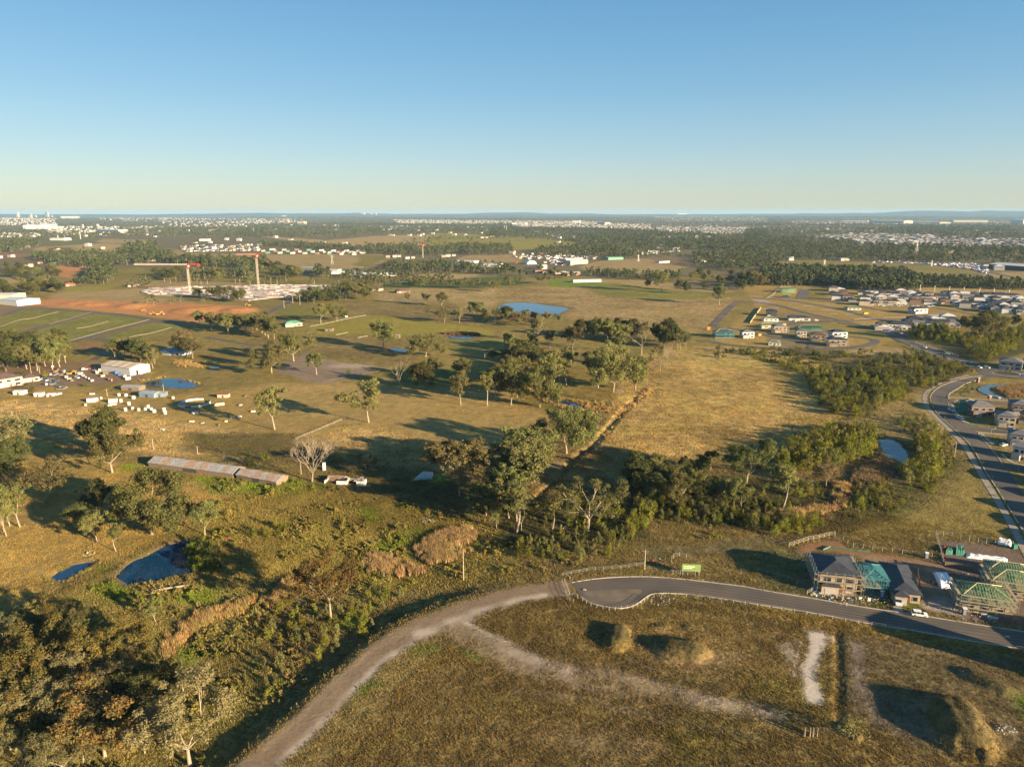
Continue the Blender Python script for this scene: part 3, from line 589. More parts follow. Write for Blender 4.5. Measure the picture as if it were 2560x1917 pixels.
# roundabout
rc = np.array(P1('e', 1520, 185))
def disc(name, c, r, mat, zo, n=40, r0=0):
    mb = MB(); z = hz(*c)
    if r0:
        vs = [(c[0] + q * math.cos(a), c[1] + q * math.sin(a), z + zo) for q in (r0, r) for a in np.linspace(0, 2 * math.pi, n, endpoint=False)]
        mb.add(vs, [(k, n + k, n + (k + 1) % n, (k + 1) % n) for k in range(n)])
    else: mb.poly([(c[0] + r * math.cos(a), c[1] + r * math.sin(a), z + zo) for a in np.linspace(0, 2 * math.pi, n, endpoint=False)])
    o = mb.build(name, mat); o['kind'] = 'structure'; return o
disc('road', rc, 19, ASPH, .15); disc('roundabout_apron', rc, 10, CONC, .19, r0=8.6); disc('roundabout_island', rc, 8.6, pm('island garden', (.05, .06, .025), .95, .4, .6), .24)
strip('road', P('e', [(1766, 235), (1640, 215), (1500, 190)]) , 9, ASPH, .1); strip('road', P('e', [(1060, 255), (1180, 230), (1350, 200)]), 9, ASPH, .1)
strip('road', P('e', [(1500, 150), (1560, 120), (1800, 110)]), 8, ASPH, .1)
# bridge and the road over it
BR = P('g2', [(720, 560), (790, 610), (860, 660), (960, 700)]); BR2 = np.concatenate([BR, P('g2', [(1040, 730), (1200, 790), (1400, 860)]), P('e', [(1000, 60), (1200, 120), (1400, 165)])])
strip('road', BR2, 13, ASPHF, .25, 60)
strip('road', P('g2', [(960, 620), (860, 600), (790, 600), (700, 575), (560, 545), (300, 475), (130, 445)]), 8, ASPHF, .18)
# streets of the new estate
for cr, q, wd, mt in (('g1', [(660, 285), (560, 360), (440, 480), (320, 610)], 8, ASPH), ('g1', [(640, 290), (900, 295), (1200, 340), (1500, 420), (1900, 510), (2100, 540)], 8, ASPHF),
                  ('g1', [(860, 235), (1300, 270), (1700, 330), (2212, 410)], 8, ASPHF), ('g1', [(120, 800), (300, 810), (500, 850), (900, 890), (1300, 905), (1800, 910), (2212, 900)], 8, ASPHF),
                  ('a3', [(500, 1280), (800, 1262), (900, 1240), (930, 1215), (860, 1195), (700, 1180)], 8, ASPHF), ('g1', [(1580, 905), (1640, 860), (1500, 820), (1100, 740), (900, 700), (650, 650), (330, 620)], 7, ASPHF),
                  ('g1', [(1540, 130), (1520, 180), (1490, 240)], 15, ASPHF), ('g1', [(850, 235), (1000, 250), (1400, 240), (2212, 330)], 7, ASPHF), ('g1', [(1300, 590), (1500, 560), (1900, 545), (2100, 535)], 7, ASPHF),
                  ('g2', [(130, 445), (300, 450), (600, 435), (900, 430), (1150, 410), (1100, 385), (900, 370), (600, 330), (300, 270), (0, 225)], 7, ASPHF), ('g2', [(1010, 300), (1250, 315), (1600, 370), (1900, 420)], 7, ASPHF), ('g2', [(0, 300), (200, 330), (450, 400), (560, 430)], 7, ASPHF),
                  ('g2', [(560, 548), (700, 560), (1000, 540), (1300, 560)], 6, ASPHF),
                  ('a0', [(-100, 1190), (70, 1165), (400, 1085), (700, 1000), (800, 972)], 9, ASPHF), ('a0', [(580, 1230), (800, 1175), (1050, 1110), (1310, 1042)], 9, ASPHF), ('a0', [(700, 1195), (850, 1200), (1010, 1232)], 8, ASPHF), ('a0', [(-60, 1010), (60, 985), (170, 945)], 8, ASPHF),
                  ('a0', [(160, 940), (420, 940), (800, 968), (1200, 1010), (1400, 1050), (1640, 1090)], 9, ASPHF),
                  ('a1', [(0, 1000), (120, 965), (240, 905), (330, 865)], 8, ASPH), ('a0', [(800, 1380), (900, 1330), (940, 1300)], 7, ASPH), ('a0', [(1780, 1180), (1960, 1215), (2208, 1250), (2500, 1230)], 6, ASPHF),
                  ('a1', [(1080, 725), (1500, 690), (1750, 672), (2080, 660)], 5, CONC), ('a3', [(1780, 640), (1960, 680), (2100, 690)], 9, ASPHF), ('a3', [(1100, 560), (1500, 560), (1800, 600), (2208, 690)], 14, ASPHF)):
    strip('street', P(cr, q), wd, mt, .2)
for cr, q in (('a0', [(0, 1095), (150, 1040), (280, 1020), (420, 985), (505, 967)]), ('a0', [(660, 1110), (780, 1090), (930, 1048)]), ('a0', [(1060, 1200), (1180, 1170), (1300, 1150), (1480, 1100)]),
              ('a0', [(420, 1075), (620, 1020), (790, 970)]), ('a0', [(600, 1215), (800, 1160), (1000, 1105), (1290, 1032)]), ('a0', [(860, 970), (1060, 985), (1260, 1030)]), ('g2', [(150, 470), (300, 500), (480, 540)]), ('g2', [(330, 440), (560, 425)]), ('g2', [(650, 418), (900, 412), (1000, 398)])):
    kerb(P(cr, q), .7, .4, .1, pm('pale sandstone kerb', (.22, .18, .13), .9, .2, .4))
for cr, q in (('g1', [(1330, 305), (1480, 308)]), ('g1', [(1500, 345), (1660, 342)]), ('g1', [(1750, 397), (1905, 396)]), ('g1', [(1860, 450), (1970, 448)]), ('g1', [(2075, 453), (2175, 451)]), ('g1', [(980, 385), (1050, 380)]), ('g1', [(1065, 378), (1190, 372)])):
    strip('driveway', P(cr, [q[0], ((q[0][0] + q[1][0]) / 2, (q[0][1] + q[1][1]) / 2), q[1]]), 5, CONC, .22)
for cr, q, c_ in (('g2', [(1140, 385), (1320, 378), (1430, 412), (1250, 420)], CONC), ('d', [(916, 850), (1000, 850), (1020, 905), (920, 900)], CONC)):
    A_ = P(cr, q); ribbon('driveway' if cr == 'd' else 'slab', A_[[0, 3]], A_[[1, 2]], c_, .12, 6, 2, 'structure', True)

# ---------------------------------------------------------------- air
mb = MB(); mb.box(-33000, 33000, -33000, 33000, -32, 190); hzo = mb.build('haze', [bpy.data.materials.new('air')]); hzo['kind'] = 'stuff'
hm = hzo.data.materials[0]; hm.use_nodes = True; hm.node_tree.nodes.clear()
pv = hm.node_tree.nodes.new('ShaderNodeVolumePrincipled'); pv.inputs['Density'].default_value = 2.9e-5; pv.inputs['Color'].default_value = (.42, .7, 1.0, 1); pv.inputs['Anisotropy'].default_value = 0.0
mo = hm.node_tree.nodes.new('ShaderNodeOutputMaterial'); hm.node_tree.links.new(pv.outputs[0], mo.inputs['Volume'])
# ---------------------------------------------------------------- trees
def leafmat(name, c1, c2, trans=.32, rnd=.3):
    m = bpy.data.materials.new(name); m.use_nodes = True; n = m.node_tree.nodes; l = m.node_tree.links; n.clear()
    at = n.new('ShaderNodeAttribute'); at.attribute_name = 'tint'
    oi = n.new('ShaderNodeObjectInfo')
    mx = n.new('ShaderNodeMix'); mx.data_type = 'RGBA'; mx.inputs[6].default_value = (*c1, 1); mx.inputs[7].default_value = (*c2, 1); l.new(at.outputs['Fac'], mx.inputs[0])
    hs = n.new('ShaderNodeHueSaturation'); l.new(mx.outputs[2], hs.inputs['Color'])
    mr = n.new('ShaderNodeMapRange'); mr.inputs[3].default_value = 1 - rnd; mr.inputs[4].default_value = 1 + rnd; l.new(oi.outputs['Random'], mr.inputs[0]); l.new(mr.outputs[0], hs.inputs['Value'])
    ml = n.new('ShaderNodeMath'); ml.operation = 'MULTIPLY'; ml.inputs[1].default_value = 7.31; l.new(oi.outputs['Random'], ml.inputs[0]); fr = n.new('ShaderNodeMath'); fr.operation = 'FRACT'; l.new(ml.outputs[0], fr.inputs[0])
    mh = n.new('ShaderNodeMapRange'); mh.inputs[3].default_value = .475; mh.inputs[4].default_value = .525; l.new(fr.outputs[0], mh.inputs[0]); l.new(mh.outputs[0], hs.inputs['Hue'])
    d = n.new('ShaderNodeBsdfDiffuse'); t = n.new('ShaderNodeBsdfTranslucent'); ms = n.new('ShaderNodeMixShader'); ms.inputs[0].default_value = trans
    l.new(hs.outputs[0], d.inputs[0]); l.new(hs.outputs[0], t.inputs[0]); l.new(d.outputs[0], ms.inputs[1]); l.new(t.outputs[0], ms.inputs[2])
    o = n.new('ShaderNodeOutputMaterial'); l.new(ms.outputs[0], o.inputs['Surface']); return m
L_GUM = leafmat('gum leaves', (.135, .14, .048), (.235, .22, .078)); L_DARK = leafmat('dark foliage', (.075, .083, .03), (.14, .138, .048)); L_WATTLE = leafmat('wattle leaves', (.14, .155, .025), (.29, .265, .04))
L_BRN = leafmat('brown foliage', (.14, .115, .05), (.22, .175, .075)); L_RUST = leafmat('rusty mistletoe foliage', (.14, .135, .045), (.25, .155, .045)); L_GREY = leafmat('grey leaves', (.16, .152, .066), (.235, .215, .095)); L_LIME = leafmat('lime leaves', (.11, .14, .02), (.19, .2, .03))
BARK = pm('pale bark', (.33, .27, .2), .9, .45, 2.5); BARKD = pm('dark bark', (.16, .12, .085), .95, .4, 2.5); BARKG = pm('grey bark', (.26, .21, .16), .95, .3, 2.5)
def quads(C, Nn, size, rs):
    """leaf quads at centres C facing Nn"""
    n = len(C); Nn = Nn / (np.linalg.norm(Nn, axis=1)[:, None] + 1e-9)
    r = rs.normal(size=(n, 3)); a = np.cross(Nn, r); a /= np.linalg.norm(a, axis=1)[:, None] + 1e-9; b = np.cross(Nn, a)
    s = (size * rs.uniform(.55, 1.35, n))[:, None]; a = a * s; b = b * s * rs.uniform(.45, .9, n)[:, None]
    V = np.stack([C - a * .5 - b * .2, C + b * .5 * .6 - a * .1, C + a * .5 + b * .15, C - b * .5], 1).reshape(-1, 3)
    return V, np.arange(4 * n).reshape(n, 4)
def clumps(cs, rad, n, size, rs, flat_=.75, out=.9):
    """leaf clumps: centres cs, radii rad, n leaves each"""
    Cs, Ns, T = [], [], []
    for c, r in zip(cs, rad):
        k = max(4, int(n * rs.uniform(.7, 1.3)))
        d = rs.normal(size=(k, 3)); d /= np.linalg.norm(d, axis=1)[:, None]
        q = rs.uniform(.25, 1, k)[:, None] ** .6
        Cs.append(np.asarray(c) + d * q * r * np.array([1, 1, flat_])); Ns.append(d * out + rs.normal(size=(k, 3)) * .55 + np.array([0, 0, .25]))
        T.append(np.clip(rs.uniform(0, 1) * .75 + rs.normal(0, .16, k), 0, 1))
    C, N_, T = np.concatenate(Cs), np.concatenate(Ns), np.concatenate(T)
    V, F_ = quads(C, N_, size, rs); return V, F_, np.repeat(T, 4)
def gum(seed, spread=.34, fork=.3, leaves=45, size=.035, depth=3, clump=.085, mats=(L_GUM, BARK), limbs=(3, 5), bare=False, up=.5, multi=1, trunk_r=.018, fill=15):
    rd = random.Random(seed); rs = np.random.RandomState(seed); mb = MB(); tips = []
    def grow(p, d, ln, r, dep):
        # a limb is a bent chain of three pieces
        for k in range(2):
            d2 = (d + Vector((rd.uniform(-1, 1), rd.uniform(-1, 1), rd.uniform(-.4, .8))) * .22).normalized()
            q = p + d2 * ln * .5; mb.tube(p, q, r * (1 - .2 * k), r * (.8 - .2 * k), 5 if r > .008 else 3, False); p, d = q, d2
        if dep == 0:
            tips.append((p, ln)); return
        if dep >= 1 and not bare:
            if dep == 1 or rd.random() < .55: tips.append((p, ln * .8))
            if rd.random() < .5: tips.append((p + Vector((rd.uniform(-1, 1), rd.uniform(-1, 1), rd.uniform(-.9, .3))) * ln * .45, ln))
        for k in range(rd.choice((2, 2, 3)) if not bare else rd.choice((2, 3, 3))):
            a = rd.uniform(0, 2 * math.pi); s = rd.uniform(.45, .95)
            o = d.orthogonal().normalized(); o.rotate(Matrix.Rotation(a, 3, d))
            grow(p, (d + o * s + Vector((0, 0, up * .35))).normalized(), ln * rd.uniform(.6, .82), r * (.68 if bare else .58), dep - 1)
    for m_ in range(multi):
        base = Vector((rd.uniform(-.03, .03), rd.uniform(-.03, .03), 0)) if multi > 1 else Vector((0, 0, 0)); lean = Vector((rd.uniform(-.12, .12), rd.uniform(-.12, .12), 1)).normalized()
        p = base; d = lean; f = fork * rd.uniform(.8, 1.15)
        mb.tube(p - Vector((0, 0, .03)), p + Vector((0, 0, .03)), trunk_r * 1.7, trunk_r * 1.15, 7, False); p = p + Vector((0, 0, .03)); r = trunk_r * 1.15
        for k in range(3):
            d = (d + Vector((rd.uniform(-1, 1), rd.uniform(-1, 1), .5)) * .1).normalized(); q = p + d * f / 3; mb.tube(p, q, r, r * .9, 7, False); p = q; r *= .9
        n = rd.randint(*limbs); a0 = rd.uniform(0, 6.28)
        for k in range(n):
            a = a0 + 2 * math.pi * (k + rd.uniform(-.25, .25)) / n; el = rd.uniform(.25, 1.0) if k else 1.3
            dd = Vector((math.cos(a) * spread * 2, math.sin(a) * spread * 2, up + el)).normalized()
            grow(p, dd, rd.uniform(.25, .36) if k else .36, r * .62, depth - 1)
    V = np.array(mb.v); tp = np.array([t[0] for t in tips]); hz_ = max(tp[:, 2].max() + (0 if bare else clump * .6), .1); s = 1 / hz_
    mb.v = [tuple(p) for p in V * s]
    tm = mb.mesh('trunk', mats[1])
    if bare: return tm, None
    rad = clump * 1.32 * rs.uniform(.6, 1.35, len(tp)) * s; size = size * 1.18; leaves = int(leaves * (1.55 if size > .025 else 1.1))
    cs = tp * s; e_ = rs.normal(size=(fill, 3)); e_ /= np.linalg.norm(e_, axis=1)[:, None]; xy = np.abs(cs[:, :2]).max(0).mean() * .8 + .04; zl = max(fork * s * .9, .2); e_ = e_ * rs.uniform(.45, .95, (fill, 1)) * np.array([xy, xy, (1 - zl) * .45]) + np.array([cs[:, 0].mean(), cs[:, 1].mean(), zl + (1 - zl) * .52])
    if fill: cs = np.concatenate([cs, e_]); rad = np.concatenate([rad, clump * 1.1 * rs.uniform(.6, 1.3, fill)])
    Vc, F_, T = clumps(cs, rad, leaves, size, rs)
    return tm, np_mesh('crown', Vc, F_, mats[0], {'tint': T})
def bushy(seed, shape='round', n=14, leaves=40, size=.08, mat=None, stem=True):
    """shrub or sapling, unit height, foliage nearly to the ground"""
    rs = np.random.RandomState(seed); cs, rad = [], []
    for k in range(n):
        z = rs.uniform(.14, .86); a = rs.uniform(0, 6.28)
        w_ = {'round': .34 * math.sin(math.pi * min(1, z * .8 + .2)), 'cone': .25 * (1.05 - z), 'column': .15 * math.sin(math.pi * (z * .75 + .2)), 'wide': .62 * math.sin(math.pi * min(1, z * .7 + .28))}[shape]
        cs.append((math.cos(a) * w_ * rs.uniform(.4, 1), math.sin(a) * w_ * rs.uniform(.4, 1), z)); rad.append({'round': .2, 'cone': .15 * (1.3 - z), 'column': .13, 'wide': .22}[shape] * rs.uniform(.7, 1.3))
    V, F_, T = clumps(cs, rad, int(leaves * 1.5), size * .8, rs, 1.0, 1.5); V[:, 2] = np.maximum(V[:, 2], 0) ; V[:, 2] /= max(V[:, 2].max(), .5)
    return np_mesh('foliage', V, F_, mat, {'tint': T})
stemb = MB(); stemb.tube((0, 0, -.03), (.01, 0, .35), .022, .014, 5, False); stemb.tube((.01, 0, .35), (-.02, .02, .7), .014, .006, 4, False); STEM = stemb.mesh('stem', BARKD)
GUMS = {
    'round': [gum(1, .34, .26, 70, .034, 3), gum(2, .4, .22, 70, .034, 3, limbs=(4, 5)), gum(23, .3, .3, 66, .034, 3)],
    'tall': [gum(3, .2, .4, 80, .032, 3, .075), gum(4, .17, .45, 80, .03, 3, .07, limbs=(3, 4)), gum(24, .22, .36, 80, .032, 3, .08)],
    'spread': [gum(5, .55, .16, 80, .03, 4, .085, limbs=(4, 6), up=.3), gum(6, .6, .2, 70, .03, 4, .08, limbs=(4, 5), up=.25)],
    'dark': [gum(7, .3, .2, 90, .036, 3, .1, (L_DARK, BARKD)), gum(8, .36, .16, 90, .036, 3, .11, (L_DARK, BARKD), (4, 5))],
    'brown': [gum(9, .38, .24, 50, .03, 3, .09, (L_BRN, BARKG)), gum(10, .34, .2, 46, .03, 4, .07, (L_BRN, BARKG))],
    'sparse': [gum(11, .5, .24, 26, .03, 4, .07, (L_GREY, BARK), (3, 5), fill=8), gum(12, .42, .3, 26, .03, 4, .07, (L_GREY, BARK), fill=8)],
    'rust': [gum(13, .5, .22, 60, .024, 4, .075, (L_RUST, BARK), (4, 5), up=.3), gum(14, .45, .26, 60, .024, 4, .07, (L_RUST, BARK))],
    'near': [gum(15, .5, .2, 62, .02, 4, .055, (L_GUM, BARK), (4, 5), up=.35, trunk_r=.024, fill=5), gum(16, .4, .26, 60, .02, 4, .052, (L_GUM, BARK), (4, 5), trunk_r=.024, fill=6), gum(17, .45, .2, 55, .02, 4, .05, (L_GREY, BARK), (4, 6), up=.3, multi=2, trunk_r=.022, fill=4)],
    'neardark': [gum(28, .45, .2, 85, .022, 4, .065, (L_DARK, BARKG), (4, 5), fill=8)],
    'silver': [gum(27, .48, .2, 95, .02, 4, .06, (L_GREY, BARK), (5, 6), up=.35, trunk_r=.02, fill=14)],
    'olive': [gum(25, .5, .2, 90, .024, 4, .075, (L_DARK, BARK), (4, 5), up=.35, trunk_r=.024)],
    'bare': [gum(18, .3, .2, 0, 0, 5, 0, (None, BARKG), (6, 7), True, up=.7), gum(19, .35, .3, 0, 0, 4, 0, (None, BARK), (3, 4), True, up=.4)],
    'bare2': [gum(20, .5, .22, 0, 0, 5, 0, (None, BARK), (4, 5), True, up=.3, trunk_r=.022)],
}
BUSH = {
    'wattle': [bushy(31, 'round', 14, 46, .085, L_WATTLE), bushy(32, 'round', 18, 40, .08, L_WATTLE), bushy(33, 'cone', 16, 40, .075, L_WATTLE)],
    'sapling': [bushy(34, 'cone', 16, 44, .075, L_GUM), bushy(35, 'column', 14, 40, .06, L_GUM), bushy(36, 'round', 12, 46, .08, L_GUM)],
    'casuarina': [bushy(37, 'cone', 18, 44, .06, L_DARK), bushy(38, 'column', 16, 44, .05, L_DARK)],
    'lime': [bushy(39, 'wide', 14, 50, .1, L_LIME), bushy(40, 'round', 14, 44, .09, L_LIME)],
    'darkbush': [bushy(41, 'round', 14, 46, .085, L_DARK), bushy(42, 'wide', 12, 46, .1, L_DARK)],
    'brownbush': [bushy(43, 'wide', 12, 44, .09, L_BRN), bushy(44, 'round', 12, 40, .08, L_BRN)],
}
NTREE = [0, 0]; TREES = []
def tree(kind, x, y, h, label, group=None, wid=1.0, name='gum_tree', var=None):
    tm, cm = (rng.choice(GUMS[kind]) if var is None else GUMS[kind][var]); NTREE[0] += 1
    o = thing(name, label, 'tree', (x, y, hz(x, y) - .1), rng.uniform(0, 6.28), group, (h * wid * 1.22, h * wid * 1.22, h))
    ob('trunk', tm, o)
    if cm: ob('crown', cm, o)
    TREES.append((x, y, h)); return o
def bush(kind, x, y, h, label, group=None, wid=1.0, name='wattle_shrub', cat='shrub', var=None):
    fm = rng.choice(BUSH[kind]) if var is None else BUSH[kind][var]; NTREE[1] += 1
    o = thing(name, label, cat, (x, y, hz(x, y) - .1), rng.uniform(0, 6.28), group, (h * wid, h * wid, h)); ob('stem', STEM, o); ob('foliage', fm, o); return o
def scatter_in(crop, poly, n, mind, seed=0, dens=None):
    """n points inside a polygon of the photograph, evenly in the picture's own spread of ground"""
    A = P(crop, poly) if not isinstance(crop, np.ndarray) else crop; rs = np.random.RandomState(seed + 100); out = np.zeros((0, 2)); k = 0
    a, b, c, d = bb(A, 0)
    while len(out) < n and k < 60:
        k += 1; q = np.stack([rs.uniform(a, b, 400), rs.uniform(c, d, 400)], 1); q = q[sd_poly(q[:, 0], q[:, 1], A) < 0]
        for p in q:
            if len(out) >= n: break
            if not len(out) or ((out - p) ** 2).sum(1).min() > mind * mind: out = np.vstack([out, p])
    return out
